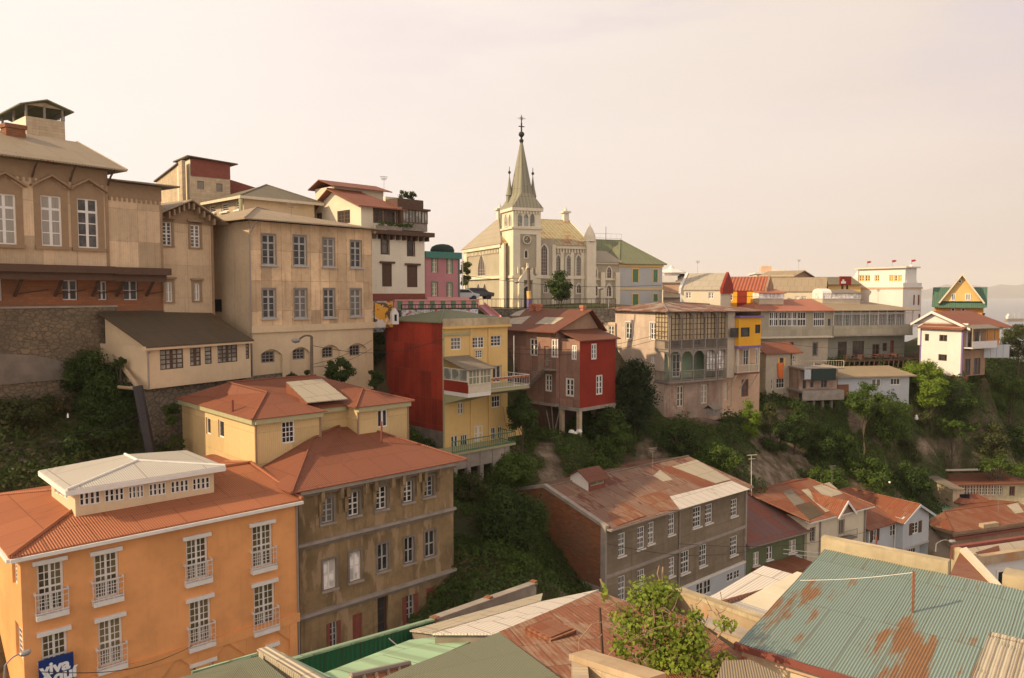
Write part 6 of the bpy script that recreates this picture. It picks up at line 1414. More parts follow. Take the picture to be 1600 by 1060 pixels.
# white hotel with flags
b = Bld('hotel', 'big white building with roof terrace, yellow windows and three red flags', 'building', 1411, 452, 170, 63, -14)
# main front is the left-hand face, so it runs along local y
W = b.sy(1328); L = b.sx(1440); ze = b.z(0, 0, 451); zp = b.z(0, 0, 442); zt = b.z(0, 0, 418.5); zb = b.zb = zcol(b.O.y, 512); b.root.location.z = zb
b2W = W
T = dict(fm='yellow_trim', gm='glass_dark', fw=.18, bar=.09, rec=.15)
xs = 1.6     # top storey is set back
for p0, p1, nx in ((1342, 1350, 2), (1351, 1359.5, 2), (1366.5, 1374, 2), (1389.5, 1396, 2), (1397, 1402, 1), (1403, 1409, 2)): b.win('f2', xs, p0, p1, 430, 440, nx=nx, ny=2, **T)
for r in ((1427, 1429.5, 461, 477), (1434, 1437, 461, 477), (1435, 1438, 491, 499)): b.win('f1', 0, *r, nx=1, ny=2, fm='wood_red', gm='wood_red', fw=.1, rec=.08)
b.face('f2', 0, 0, W, zb, ze, 'white_wall'); b.face('f1', 0, 0, L, zb, ze, 'white_wall'); b.face('f4', L, 0, W, zb, ze, 'white_wall'); b.face('f3', W, 0, L, zb, ze, 'white_wall')
b.face('f2', xs, .8, W - .6, ze, zt, 'white_wall'); b.face('f1', .8, xs, L - .4, ze, zt, 'white_wall'); b.face('f3', W - .6, xs, L, ze, zt, 'white_wall'); b.finish()
q = MB(); q.box(-.15, L + .15, -.15, W + .1, ze - .05, ze + .25); b.add(q, 'string_course', 'peach_wall')
q = MB(); q.box(-.02, .2, -.02, W, ze + .25, zp); q.box(.2, L, -.02, .2, ze + .25, zp); b.add(q, 'parapet', 'white_wall')
q = MB(); q.box(xs - .5, L, .3, W, zt, zt + .25); b.add(q, 'roof', 'cream_trim')
q = MB(); q.prism([Vector((xs - .2, W - .6, ze + .3)), Vector((xs - .2, W + 1.8, ze + .3)), Vector((xs - .2, W - .6, zt))], Vector((.3, 0, 0))); q.prism([Vector((L * .35, .7, zp)), Vector((L * .95, .7, zp)), Vector((L * .65, .7, zt + .6))], Vector((0, .5, 0))); b.add(q, 'gable', 'white_wall')
for px in (1353, 1392, 1430):
    y = min(max(b.pix('f2', px, 415, xs)[0], .5), W); x = xs + .3
    if px == 1430: x, y = L * .65, .9
    fp = b.add((lambda m: (m.tube((x, y, zt), (x, y, zt + 1.5), .05, 5), m)[1])(MB()), 'flagpole', 'grey_trim')
    q = MB(); zf = zt + 1.45; q.prism([Vector((x, y, zf)), Vector((x + .15, y - .5, zf + .08)), Vector((x + .2, y - .8, zf - .12)), Vector((x + .15, y - .5, zf - .3)), Vector((x, y, zf - .38))], Vector((.03, 0, 0))); b.add(q, 'flag', 'red_wall', fp)

# chalet with green roof
b = Bld('chalet', 'yellow A-shaped gabled chalet with dark green roof overlooking the bay', 'house', 1460, 479, 172, 121, 505); zb = b.zb = zcol(b.O.y, 520); b.root.location.z = zb
L = b.sx(1537); ze = b.z0; x0, x1 = b.sx(1470), b.sx(1535); xa = b.sx(1502); za = b.z(xa, 0, 427); zg = b.z(xa, 0, 471); zr = b.z(xa, 2, 449)
for px in (1489, 1505): 
    u, z_ = b.pix('f1', px, 484); q = MB(); disc(q, (u, -.02, z_), .35, -.02, -.1, 14, .22); w = b.add(q, 'round_window', 'white_trim'); q = MB(); disc(q, (u, -.01, z_), .22, -.01, -.04, 14); b.add(q, 'pane', 'glass_dark', w)
b.walls(L, 7, zb, ze, 'chalet_orange'); b.finish()
yo = -.5
q = MB(); q.prism([Vector((x0 + .2, yo, zg)), Vector((x1 - .2, yo, zg)), Vector((xa, yo, za - .25))], Vector((0, .5, 0))); b.add(q, 'gable', 'chalet_yellow')
for r in ((1486, 1493, 459, 470), (1508, 1517, 459, 470)): b.win('f1', yo, *r, nx=2, ny=1, fm='white_trim', gm='glass_curtain', fw=.14, hole=False)
u, z_ = b.pix('f1', 1500, 440); q = MB(); disc(q, (u, yo - .02, z_), .32, yo - .02, yo - .1, 14, .2); w = b.add(q, 'round_window', 'white_trim'); q = MB(); disc(q, (u, yo - .01, z_), .2, yo - .01, yo - .05, 14); b.add(q, 'pane', 'glass_dark', w)
b.roof([[(x0 - .4, yo - .6, zg - .3), (xa, yo - .6, za), (xa, 6, za), (x0 - .4, 6, zg - .3)], [(xa, yo - .6, za), (x1 + .4, yo - .6, zg - .3), (x1 + .4, 6, zg - .3), (xa, 6, za)]], 'roof_chalet', 'front_roof', .2)
b.roof([[(-.4, -.8, ze), (x0 + 2.6, -.8, ze), (x0 + 2.6, 2.5, zr), (-.4, 2.5, zr)], [(x1 - 2.6, -.8, ze), (L + .5, -.8, ze), (L + .5, 2.5, zr), (x1 - 2.6, 2.5, zr)], [(x0 - .4, -1.0, ze - .1), (x1 + .4, -1.0, ze - .1), (x1 + .2, .2, zg), (x0 - .2, .2, zg)], [(-.4, 2.5, zr), (L + .5, 2.5, zr), (L + .5, 8, ze), (-.4, 8, ze)]], 'roof_chalet', 'roof', .12)
q = MB()
for xe in ((x0 - .4, zg - .3), (x1 + .4, zg - .3)):
    d = (xa - xe[0]); q.prism([Vector((xe[0], yo - .62, xe[1])), Vector((xa, yo - .62, za)), Vector((xa, yo - .62, za - .45)), Vector((xe[0] + .25 * (1 if d > 0 else -1), yo - .62, xe[1] - .1))], Vector((0, -.08, 0)))
b.add(q, 'bargeboard', 'cream_trim')

# white gabled house with purple corner
b = Bld('gabled_house', 'white gabled house with red roof, purple corner trim and side balconies on the right', 'house', 1504, 516, 138, 62, -13)
zb = b.z(0, 0, 578); b.zb = zb - 1; b.root.location.z = b.zb; W = b.sy(1439); L = b.sx(1541, z=b.z0); ze = b.z(0, 0, 512)
T = dict(fm='wood_dark', gm='glass_dark', fw=.12, bar=.06, rec=.12)
for r, nx in (((1445, 1451.5, 522, 533), 1), ((1467.5, 1480, 523.5, 533.5), 2), ((1466, 1479.5, 554, 564), 3)): b.win('f2', 0, *r, nx=nx, ny=1, **T)
Wm = b.sy(1428)
b.win('f2', 1.0, 1457.5, 1465, 494, 504, nx=2, ny=1, fm='wood_red', gm='glass_dark', fw=.12, rec=.1)
for u0, u1 in ((.8, 2.2), (3.0, 4.6), (5.4, 6.8)):
    if u1 < L - .2: b.win('f1', 0, 0, 0, 0, 0, uz=(u0, u1, b.z0 - 3.0, b.z0 - .4), nx=2, ny=2, **T); b.win('f1', 0, 0, 0, 0, 0, uz=(u0, u1, b.z0 - 6.6, b.z0 - 4.2), nx=2, ny=2, **T)
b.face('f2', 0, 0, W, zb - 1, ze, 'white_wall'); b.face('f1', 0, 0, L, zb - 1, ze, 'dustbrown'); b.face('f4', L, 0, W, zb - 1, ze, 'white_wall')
b.face('f2', 1.0, -.2, Wm, ze - 3, b.z(1, 2, 505), 'white_wall'); b.finish()
q = MB(); q.box(-.05, -.003, W - .15, W + .05, zb, ze); b.add(q, 'corner_trim', 'purple_trim'); q = MB(); q.box(-.06, .12, -.12, .1, zb - 1, ze); b.add(q, 'corner_trim', 'purple_trim')
ya = b.pix('f2', 1460, 486, 1.0)[0]; za = b.pix('f2', 1460, 487, 1.0)[1]; zl = b.pix('f2', 1428, 505, 1.0)[1]; zr_ = b.pix('f2', 1513, 513, .6)[1]; yl = b.pix('f2', 1427, 505, 1.0)[0]; yr = -.9
q = MB(); q.prism([Vector((1.0, yr + .5, zr_)), Vector((1.0, yl - .3, zl)), Vector((1.0, ya, za - .25))], Vector((.2, 0, 0))); b.add(q, 'gable', 'white_wall')
xe = b.pix('f1', 1531, 487, ya)[0]; xe = max(6, min(xe, 10))
b.roof([[(.4, yr, zr_ + .02), (.4, ya, za + .05), (xe, ya, za + .05), (xe + 1, yr, zr_ + .02)], [(.4, ya, za + .05), (.4, yl, zl), (xe, yl, zl), (xe, ya, za + .05)]], 'roof_red', 'roof', .14)
q = MB(); q.prism([Vector((.33, yr, zr_)), Vector((.33, ya, za + .1)), Vector((.33, yl, zl)), Vector((.33, yl, zl - .35)), Vector((.33, ya, za - .3)), Vector((.33, yr, zr_ - .35))], Vector((.06, 0, 0))); b.add(q, 'bargeboard', 'white_wall')
b.roof([[(-.6, -.4, ze - .25), (-.6, W + .2, ze - .25), (1.0, W + .2, ze + .35), (1.0, -.4, ze + .35)]], 'roof_red', 'lower_roof', .12)
zk = b.z(2, -1, 543)
q = MB(); q.box(.2, L + .4, -1.4, -.003, zk - .15, zk); q.box(.2, L + .4, -1.42, -1.36, zk, zk + .9); b.add(q, 'balcony', 'rail_white')
q = MB()
for k in range(4): x = .25 + (L) * k / 3.2; q.box(x - .06, x + .06, -1.4, -1.28, zk, ze)
b.add(q, 'balcony_posts', 'wood_grey')
b.roof([[(.2, -1.6, ze - .1), (L + .6, -1.6, ze - .1), (L + .6, 0, ze + .35), (.2, 0, ze + .35)]], 'roof_grey', 'balcony_roof', .1)
q = MB(); q.box(.1, 1.6, -.1, 2, zb - 4, zb - 1); b.add(q, 'brick_pier', 'brick'); gz = zb
b = Bld('outbuilding', 'bright orange flat-roofed outbuilding with white fence panels at the right edge of the ridge', 'building', 1541, 515, 150, 85, -18); b.zb = b.z(0, 0, 540); b.root.location.z = b.zb
L = b.sx(1562); b.walls(L, 4, b.zb, b.z0, 'chalet_orange'); b.finish(); q = MB(); q.box(-.5, L + .3, -.4, 4.2, b.z0, b.z0 + .25); q.box(-.9, .8, 1, 4, b.z0 + .25, b.z0 + .9); b.add(q, 'roof', 'roof_green'); b.tubes([((.6, 1.5, b.z0 + .8), (.6, 1.5, b.z0 + 2.4)), ((.4, 1.5, b.z0 + 2.4), (.8, 1.5, b.z0 + 2.4))], .13, 'iron', 'flue')
b = Bld('fence', 'white board fence panels on the ledge right of the gabled house', 'fence', 1537, 560, 141, 85, -16); b.zb = b.z(0, 0, 561); b.root.location.z = b.zb
L = b.sx(1577); zt = b.z(0, 0, 539); n = 4
for k in range(n): q = MB(); q.box(L * k / n + .03, L * (k + 1) / n - .03, 0, .08, b.zb + .15, zt); b.add(q, 'panel', 'white_blue'); 
for k in range(n + 1): q = MB(); q.box(L * k / n - .06, L * k / n + .06, .09, .2, b.zb, zt + .1); b.add(q, 'post', 'wood_grey')

# ================================================================== LOWER ROW IN THE VALLEY
b = Bld('warehouse', 'long grey-brown building with orange brick side wall and patchwork rusty roof', 'building', 946, 826, 70, 48.5, -30)
L = b.sx(1165); ze = b.z0; zb = b.zb; W = 2 * b.sy(850, z=ze + 1)
T = dict(nx=3, ny=4, fm='white_trim', gm='glass_blue', fw=.10, bar=.05, rec=.10, split=2, sill=(.1, .1, .12, 'white_trim'))
for r in ((966, 977, 833, 869), (996, 1007, 823, 858), (1012.5, 1022, 816, 850), (1044.5, 1054, 803, 836), (1083, 1095.5, 792, 824), (1102, 1113, 788, 818), (1142, 1152, 780, 807)): b.win('f1', 0, *r, **T)
for r in ((1045, 1054, 871, 901), (1064, 1077, 861, 896), (1093, 1104, 851, 885), (1141, 1152, 838, 868), (966, 977, 900, 940), (996, 1007, 890, 925)): b.win('f1', 0, *r, **T)
zw = b.pix('f1', 1110, 900)[1]; zs = b.pix('f1', 950, 901)[1]
for r in ((1088, 1099, 911, 932), (1100, 1111, 906, 928), (1136, 1146, 895, 908), (1147, 1156, 891, 904)): b.win('f1', -.12, *r, nx=2, ny=2, fm='white_trim', gm='glass_blue', fw=.08, rec=.08)
b.win('f2', 0, 848, 858, 841, 862, nx=2, ny=2, fm='white_trim', gm='glass_dark', fw=.12, rec=.1)
b.face('f1', 0, 0, L, zw, ze, 'grey_ren'); b.face('f1', -.12, 0, L, zb, zw, 'white_blue'); b.face('f2', 0, 0, W, zb, ze, 'brick'); b.face('f4', L, 0, W, zb, ze, 'grey_ren'); b.finish()
b.band('f1', 0, 0, L, zs - .12, zs + .14, .12, 'concrete', 'string_course'); b.band('f1', 0, -.02, L, zw - .05, zw + .12, .2, 'white_trim', 'string_course')
ap = b.q(850, 762, x=0); ya, za = W / 2, ap[2]
q = MB(); q.prism([Vector((0.0, 0, ze - .01)), Vector((0.0, W, ze - .01)), Vector((0.0, ya, za))], Vector((.3, 0, 0))); b.add(q, 'gable', 'brick')
q = MB(); q.prism([Vector((-.1, -.1, ze - .05)), Vector((-.1, ya, za)), Vector((-.1, W + .1, ze - .05)), Vector((-.1, W + .1, ze + .2)), Vector((-.1, ya, za + .28)), Vector((-.1, -.1, ze + .2))], Vector((.4, 0, 0))); b.add(q, 'gable_coping', 'concrete')
zc_ = b.q(920, 905, x=0)[2]
q = MB(); q.box(-.05, -.003, 0, W, zb, zc_ - .3); b.add(q, 'rendered_base', 'concrete')
q = MB(); q.box(-.08, .1, -.08, .4, zb, ze); b.add(q, 'corner_pier', 'concrete'); q = MB(); q.box(L - .1, L + .1, -.14, .1, zb, ze); b.add(q, 'corner_pier', 'concrete')
R0 = (.31, ya, za + .02); R1 = (L + .5, ya, b.z(L, ya, 718)); R1 = (L + .5, ya, za + .02 + (R1[2] - za) * .5)
E0, E1 = (.31, -.5, ze + .02), (L + .5, -.5, ze + .02)
b.roof([[E0, E1, R1, R0], [R0, R1, (L + .5, W + .5, ze), (.31, W + .5, ze)]], 'roof_wh', 'roof', .06, ((R0, R1),), 'roof_grey', .08)
tri = [E0, E1, R1]
for pl, m in (([(1036, 779), (1062, 797), (1172, 765), (1143, 752)], 'roof_whitebright'), ([(1050, 730), (1088, 719), (1142, 750), (1118, 756)], 'roof_sheetpale'), ([(1008, 737), (1028, 732), (1051, 750), (1036, 753)], 'roof_sheetpale'), ([(868, 769), (882, 765), (932, 783), (908, 791)], 'roof_old'), ([(978, 770), (1030, 755), (1062, 797), (1030, 800)], 'roof_old'), ([(947, 755), (960, 753), (982, 767), (962, 770)], 'roof_sheetpale'), ([(930, 790), (965, 780), (1010, 806), (965, 822)], 'roof_old'), ([(1030, 733), (1050, 729), (1125, 756), (1100, 762)], 'roof_rust2')):
    b.patch(tri, pl, m, lift=.03 + .012 * random.random())
b.band('f1', 0, 0, L + .4, ze - .14, ze - .02, .58, 'pipe_grey', 'gutter'); b.tubes([((b.sx(1061), -.1, ze), (b.sx(1061), -.1, zb))], .07, 'pipe_grey', 'downpipe')
# roof hut
c = b.onplane(tri, 922, 770, 0); hx0 = c[0] - .2; hy0 = c[1]; hz_ = c[2]
u1 = b.pix('f1', 946, 762, hy0)[0]; yk = b.pix('f2', 891, 755, hx0)[0]; zt = b.pix('f1', 922, 750, hy0)[1]; yk = min(yk, hy0 + 3.2)
b.holes = {}
b.win('f1', hy0, 0, 0, 0, 0, uz=(hx0 + .25, u1 - .15, hz_ + .5, zt - .1), nx=2, ny=1, fm='olive_trim', gm='glass_green', fw=.08, rec=.08)
b.face('f1', hy0, hx0, u1, hz_ - .3, zt, 'wood_red'); b.face('f2', hx0, hy0, yk, hz_ - .3, zt, 'white_wall'); b.face('f4', u1, hy0, yk, hz_ - .3, zt, 'wood_red'); b.finish('roof_hut_wall')
ym = (hy0 + yk) / 2; zk = b.q(906, 738, x=hx0)[2]; zk = max(zk, zt + .6); zk = min(zk, zt + 1.2)
q = MB(); q.prism([Vector((hx0, hy0, zt)), Vector((hx0, yk, zt)), Vector((hx0, ym, zk))], Vector((.05, 0, 0))); b.add(q, 'roof_hut_gable', 'white_wall')
b.roof([[(hx0 - .25, hy0 - .3, zt - .12), (u1 + .3, hy0 - .3, zt - .12), (u1 + .3, ym, zk + .1), (hx0 - .25, ym, zk + .1)], [(hx0 - .25, ym, zk + .1), (u1 + .3, ym, zk + .1), (u1 + .3, yk + .3, zt - .12), (hx0 - .25, yk + .3, zt - .12)]], 'roof_rust', 'roof_hut_roof', .06)

# green house
wh_ = b
b = Bld('green_house', 'moss-green clad house with plum-brown roof between the grey building and the cream house', 'house', 1167, 852, wh_.Dend(1166), 57, -36)
zb = b.zb; L = b.sx(1259); ze = b.z0
T = dict(nx=2, ny=2, fm='white_trim', gm='glass_curtain', fw=.09, bar=.05, rec=.1, sill=(.1, .1, .12, 'white_trim'))
for r in ((1177, 1186, 863, 884), (1198, 1207, 854, 875), (1233, 1244, 844, 864)): b.win('f1', 0, *r, **T)
b.walls(L, 11, zb, ze, 'green_wall'); b.finish()
yr = 6.2; zr = b.z(3, yr, 777); zr2 = b.z(L, yr, 790); zr = max(min(zr, ze + 3.6), ze + 1.2)
b.roof([[(-.2, -.5, ze), (L + .3, -.5, ze), (L + .3, yr, zr), (-.2, yr, zr)], [(-.2, yr, zr), (L + .3, yr, zr), (L + .3, 12, ze), (-.2, 12, ze)]], 'roof_purple', 'roof', .07, (((-.2, yr, zr), (L + .3, yr, zr)),), 'roof_rust', .1)
b.band('f1', 0, -.2, L + .3, ze - .16, ze - .04, .55, 'wood_grey', 'gutter')
c = b.pix('f1', 1241, 866); q = MB(); q.box(c[0] - .5, c[0] + .5, -.55, -.003, c[1] - 1.0, c[1] - .2); b.add(q, 'window_box', 'white_blue')
for dz in (0, .4): b.tubes([((c[0] - 3.2, -1.2, c[1] + 1.0 + dz), (c[0] + 3.0, -1.0, c[1] - .6 + dz))], .03, 'white_trim', 'clothes_line')
q = MB(); c = b.q(1250, 886, y=-2.2)
q.box(c[0] - 4, c[0] + 2, -2.8, -.1, c[2] - .3, c[2] + .05); b.add(q, 'porch_roof', 'roof_rust2')

# cream house with small dormer
gh_ = b
b = Bld('cream_house', 'cream house with rust-orange roof, pale patches and a small gabled dormer', 'house', 1262, 813, gh_.Dend(1260) - .5, 57, -37)
zb = b.zb; L = b.sx(1354); ze = b.z0
T = dict(nx=2, ny=4, fm='wood_grey', gm='glass_blue', fw=.12, bar=.05, rec=.1, surround=(.16, 'cream_trim'), sill=(.15, .12, .14, 'cream_trim'))
b.win('f1', 0, 1264.5, 1273.5, 824, 847, **T); b.win('f1', 0, 1309.5, 1319, 812, 835, **{**T, 'nx': 2, 'ny': 1})
b.walls(L, 12, zb, ze, 'cream_far'); b.finish()
zr = b.z(8, 6.5, 750); zr = max(min(zr, ze + 4.2), ze + 1.5); yr = 6.5
R0, R1 = (-1.5, yr, zr), (L * .93, yr, zr); E0, E1 = (-.4, -.6, ze), (L + .5, -.6, ze)
b.roof([[E0, E1, R1, R0], [R0, R1, (L + .5, 13, ze), (-.4, 13, ze)], [E1, (L + .5, 13, ze), R1]], 'roof_rust2', 'roof', .07, ((R0, R1), (E1, R1), (E0, R0)), 'roof_rust2', .09)
tri = [E0, E1, R1]
for pl, m in (([(1270, 761), (1296, 754), (1317, 772), (1290, 779)], 'roof_sheetpale'), ([(1223, 769), (1236, 765), (1258, 786), (1242, 792)], 'roof_grey'), ([(1243, 790), (1266, 785), (1288, 803), (1265, 813)], 'roof_dark'), ([(1252, 766), (1262, 764), (1300, 798), (1290, 801)], 'roof_sheetpale')): b.patch(tri, pl, m)
b.band('f1', 0, -.4, L + .5, ze - .16, ze - .03, .62, 'white_trim', 'gutter')
for px in (1281, 1351): b.tubes([((b.sx(px), -.1, ze), (b.sx(px), -.1, zb))], .08, 'pipe_grey', 'downpipe')
xd = b.sx(1320, y=-.5); pk = b.q(1321, 783, y=-.7)
b.roof([[(xd - 1.5, -.8, ze - .1), (xd, -.8, pk[2]), (xd, 3.4, pk[2]), (xd - 1.5, 1.5, ze + .3)], [(xd, -.8, pk[2]), (xd + 1.5, -.8, ze - .1), (xd + 1.5, 1.5, ze + .3), (xd, 3.4, pk[2])]], 'roof_rust2', 'dormer_roof', .08)
q = MB(); q.prism([Vector((xd - 1.3, -.6, ze - .15)), Vector((xd + 1.3, -.6, ze - .15)), Vector((xd, -.6, pk[2] - .2))], Vector((0, .3, 0))); b.add(q, 'dormer_gable', 'dustbrown')
q = MB()
for s_ in (-1, 1): q.prism([Vector((xd + s_ * 1.6, -.82, ze - .2)), Vector((xd, -.82, pk[2] + .02)), Vector((xd, -.82, pk[2] - .25)), Vector((xd + s_ * 1.4, -.82, ze - .35))], Vector((0, -.08, 0)))
b.add(q, 'bargeboard', 'white_trim')
c = b.pix('f1', 1316, 838); q = MB(); q.box(c[0] - 1.0, c[0] + 1.2, -.9, -.003, c[1] - .15, c[1]); bal = b.add(q, 'balcony', 'wood_grey'); b.railing([(c[0] - 1, -.85), (c[0] + 1.2, -.85)], c[1], .8, 'wood_grey', parent=bal)

# pale blue-white house with gable bay
ch_ = b
b = Bld('white_house', 'pale blue-white clapboard house with brown tiled roof and projecting gabled bay', 'house', 1356, 826, ch_.Dend(1354) + .5, 57, -38)
zb = b.zb; x0 = b.sx(1409); x1 = b.sx(1453); ze = b.z0
yb_ = -.9
T = dict(nx=2, ny=2, fm='white_trim', gm='glass_dark', fw=.1, bar=.05, rec=.1)
b.win('f1', 0, 1363, 1370, 828, 846, nx=2, ny=2, fm='white_trim', gm='glass_dark', fw=.1, rec=.1, shut='wood_dark'); b.win('f1', 0, 1391, 1400, 820, 838, **T)
xa0, xa1 = b.pix('f1', 1411, 826, yb_)[0], b.pix('f1', 1451, 826, yb_)[0]; zbb = b.pix('f1', 1430, 851, yb_)[1]
b.win('f1', yb_, 1425.5, 1435, 816, 834, nx=2, ny=3, fm='white_trim', gm='glass_dark', fw=.1, rec=.1, shut='wood_dark'); b.win('f1', 0, 1416, 1431, 857, 880, nx=4, ny=2, fm='white_trim', gm='glass_dark', fw=.1, rec=.1)
zge = b.pix('f1', 1411, 811, yb_)[1]
b.face('f1', 0, 0, xa1, zb, ze, 'white_blue'); b.face('f2', 0, 0, 10, zb, ze, 'white_blue'); b.face('f4', xa1, yb_, 10, zb, zge, 'white_blue')
b.face('f1', yb_, xa0, xa1, zbb, zge, 'white_blue'); b.face('f2', xa0, yb_, 0, zbb, zge, 'white_blue'); b.finish()
q = MB(); q.box(xa0 - .05, xa1 + .05, yb_ - .05, 0, zbb - .2, zbb); b.add(q, 'bay_floor', 'grey_trim')
xm = (xa0 + xa1) / 2; pk = b.q(1437, 786, y=yb_)[2]
q = MB(); q.prism([Vector((xa0, yb_, zge - .01)), Vector((xa1, yb_, zge - .01)), Vector((xm, yb_, pk - .2))], Vector((0, .2, 0))); b.add(q, 'gable', 'white_blue')
g = .6; zd = zge - .35
yrr = 6
zr = max(ze + 1.6, min(b.z(2, yrr, 768), ze + 4))
b.roof([[(xa0 - g, yb_ - .4, zd), (xm, yb_ - .4, pk), (xm, 9, pk), (xa0 - g, 9, zd)], [(xm, yb_ - .4, pk), (xa1 + g, yb_ - .4, zd), (xa1 + g, 9, zd), (xm, 9, pk)]], 'roof_rust2', 'bay_roof', .1, (((xm, yb_ - .4, pk), (xm, 9, pk)),), 'roof_rust2', .08)
b.roof([[(-.5, -.5, ze), (xa0 - g + .3, -.5, ze), (xa0 + .9, yrr, zr), (-2.2, yrr, zr)], [(-2.2, yrr, zr), (xa0 + .9, yrr, zr), (xa0, 11, ze), (-.5, 11, ze)], [(-.5, -.5, ze), (-2.2, yrr, zr), (-.5, 11, ze)]], 'roof_rust2', 'roof', .1, (), None)
q = MB()
for s_, xe in ((-1, xa0 - g), (1, xa1 + g)): q.prism([Vector((xe, yb_ - .42, zd)), Vector((xm, yb_ - .42, pk + .03)), Vector((xm, yb_ - .42, pk - .25)), Vector((xe - s_ * .15, yb_ - .42, zd - .2))], Vector((0, -.07, 0)))
b.add(q, 'bargeboard', 'white_blue')
for x in (.1, xa0 - .1): b.tubes([((x, -.1, ze), (x, -.1, zb))], .07, 'white_trim', 'downpipe')

# brown cornice building
bw_ = b
b = Bld('corner_building', 'brown old building with heavy cornice and rusted hip roof right of the white house', 'building', 1489, 833, bw_.Dend(1453) + 1, 70, -38)
zb = b.zb; L = b.sx(1640); W = b.sy(1452); W = max(3, min(W, 12)); ze = b.z0; print('corner W', W, 'D', b.O.y / KS)
b.walls(L, W, zb, ze, 'dustbrown', 'grey_ren'); b.finish()
b.band('f1', 0, -.4, L, ze - .1, ze + .25, .45, 'dustbrown', 'cornice'); b.band('f2', 0, -.4, W, ze - .1, ze + .25, .45, 'dustbrown', 'cornice'); b.band('f1', 0, -.2, L, ze - .8, ze - .5, .3, 'wood_red', 'cornice'); b.band('f1', 0, 4, 6.5, ze + .25, ze + .7, .6, 'tan_parapet', 'pediment')
zr = b.z(3, 4, 800); zr = max(zr, ze + 1.0); A = (3.2, 4, min(zr, ze + 2)); Bq = (L, 4, A[2])
b.roof([[(-.4, -.4, ze + .26), (L, -.4, ze + .26), Bq, A], [(-.4, W + .4, ze + .26), (-.4, -.4, ze + .26), A], [A, Bq, (L, 9, ze + .26), (-.4, W + .4, ze + .26)]], 'roof_rust2', 'roof', .06, (((-.4, -.4, ze + .26), A), (A, Bq)), 'roof_rust2', .08)
tri = [(-.4, -.4, ze + .26), (L, -.4, ze + .26), Bq]
b.patch(tri, [(1573, 790), (1590, 786), (1600, 801), (1586, 803)], 'roof_sheetpale')
# workshop behind
b = Bld('workshop', 'ochre workshop with a long row of mullioned windows and rusty roof, right edge', 'building', 1476, 775, 122, 85, -36)
b.zb = b.z(0, 0, 790) - 2; b.root.location.z = b.zb; L = b.sx(1620); ze = b.z(0, 0, 757)
x0 = b.sx(1493)
for k in range(8): p0 = 1494 + k * 9.2; b.win('f1', 0, p0, p0 + 8.2, 758, 774, nx=2, ny=3, fm='cream_trim', gm='glass_dark', fw=.1, bar=.06, rec=.12)
b.win('f1', 0, 1577, 1586, 760, 775, nx=2, ny=2, fm='wood_red', gm='glass_dark', fw=.12, rec=.12)
b.face('f1', 0, x0, L, b.zb, ze, 'pale_block'); b.finish()
q = MB(); q.box(0, x0 - .01, -1.6, 6, b.zb, ze - .15); b.add(q, 'side_block', 'pale_block')
q = MB(); c = b.pix('f1', 1466, 762, -1.6); q.box(.9, 2.2, -1.66, -1.59, ze - 1.9, ze - .9); b.add(q, 'opening', 'void')
b.roof([[(x0 - .2, -.6, ze), (L, -.6, ze), (L, 7, b.z(0, 7, 741)), (x0 - .2, 7, b.z(0, 7, 741))], ], 'roof_rust', 'roof', .12)
b.roof([[(-.5, -2, ze - .14), (x0 - .21, -2, ze - .14), (x0 - .21, 6, ze + .5), (-.5, 6, ze + .5)]], 'roof_grey', 'side_roof', .12)
b.band('f1', 7.2, x0, L, ze, b.z(0, 7, 735), .3, 'cream_far', 'rear_parapet')
gl = Bld('yard_roof', 'flat green-painted roof with a small red lantern below the workshop windows', 'roof', 1500, 800, 118, 75, -30); gl.zb = gl.z0 - 3; gl.root.location.z = gl.zb
L = 16; z = gl.z0; q = MB(); q.box(-6, L, -3, 7, gl.zb, z); gl.add(q, 'roof', 'roof_mint'); 
c = gl.hz(1500, 800, z); 
p = gl.q(1500, 788, z=z + .7); x0, y0 = p[0], p[1]; q = MB(); q.box(x0, x0 + 4.2, y0, y0 + 1.6, z, z + .8); gl.add(q, 'lantern_wall', 'cream_far')
q = MB()
for k in range(7): q.box(x0 + .25 + k * .56, x0 + .65 + k * .56, y0 - .03, y0 - .003, z + .2, z + .7)
gl.add(q, 'lantern_window', 'void'); gl.hip(x0 - .3, x0 + 4.5, y0 - .3, y0 + 1.9, z + .8, z + 1.5, 'roof_red', name='lantern_roof')
rr_ = Bld('red_roofed_shed', 'small shed with bright red hipped roof behind the white gabled bay', 'shed', 1455, 804, 118, 60, -31); rr_.zb = rr_.z0 - 4; rr_.root.location.z = rr_.zb
x1 = rr_.sx(1474); q = MB(); q.box(-3.5, x1, 0, 6, rr_.zb, rr_.z0); rr_.add(q, 'wall', 'pale_block'); rr_.hip(-3.9, x1 + .3, -.3, 6.3, rr_.z0, rr_.z0 + 1.6, 'roof_red')

# white building with blue window, right edge
b = Bld('white_workshop', 'white-walled flat building with tan parapet and a blue window, lower right edge', 'building', 1517, 882, 50, 71, -19)
L = b.sx(1660); ze = b.z0; zb = b.zb; W = .75
b.win('f1', 0, 1558.5, 1573, 893, 916, nx=2, ny=2, fm='teal_blue' if 'teal_blue' in MATS else 'glass_blue', gm='glass_blue', fw=.12, bar=.07, rec=.14, surround=(.12, 'white_trim'))
b.walls(L, W, zb, ze, 'white_wall'); b.finish()
zp = b.z(0, 0, 868); b.band('f1', 0, -.3, L, ze, zp, .35, 'tan_parapet', 'parapet'); q = MB(); q.box(-.3, 0, -.345, W + .2, ze - 1.6, zp + .22); b.add(q, 'end_wall', 'parapet_yellow')
q = MB(); q.box(-.3, L, W, W + .25, ze, zp + .25); b.add(q, 'rear_parapet', 'wood_red')
b.roof([[(.02, .05, ze + .15), (L, .05, ze + .15), (L, W - .05, zp + .1), (.02, W - .05, zp + .1)]], 'roof_sheetpale', 'roof', .05)
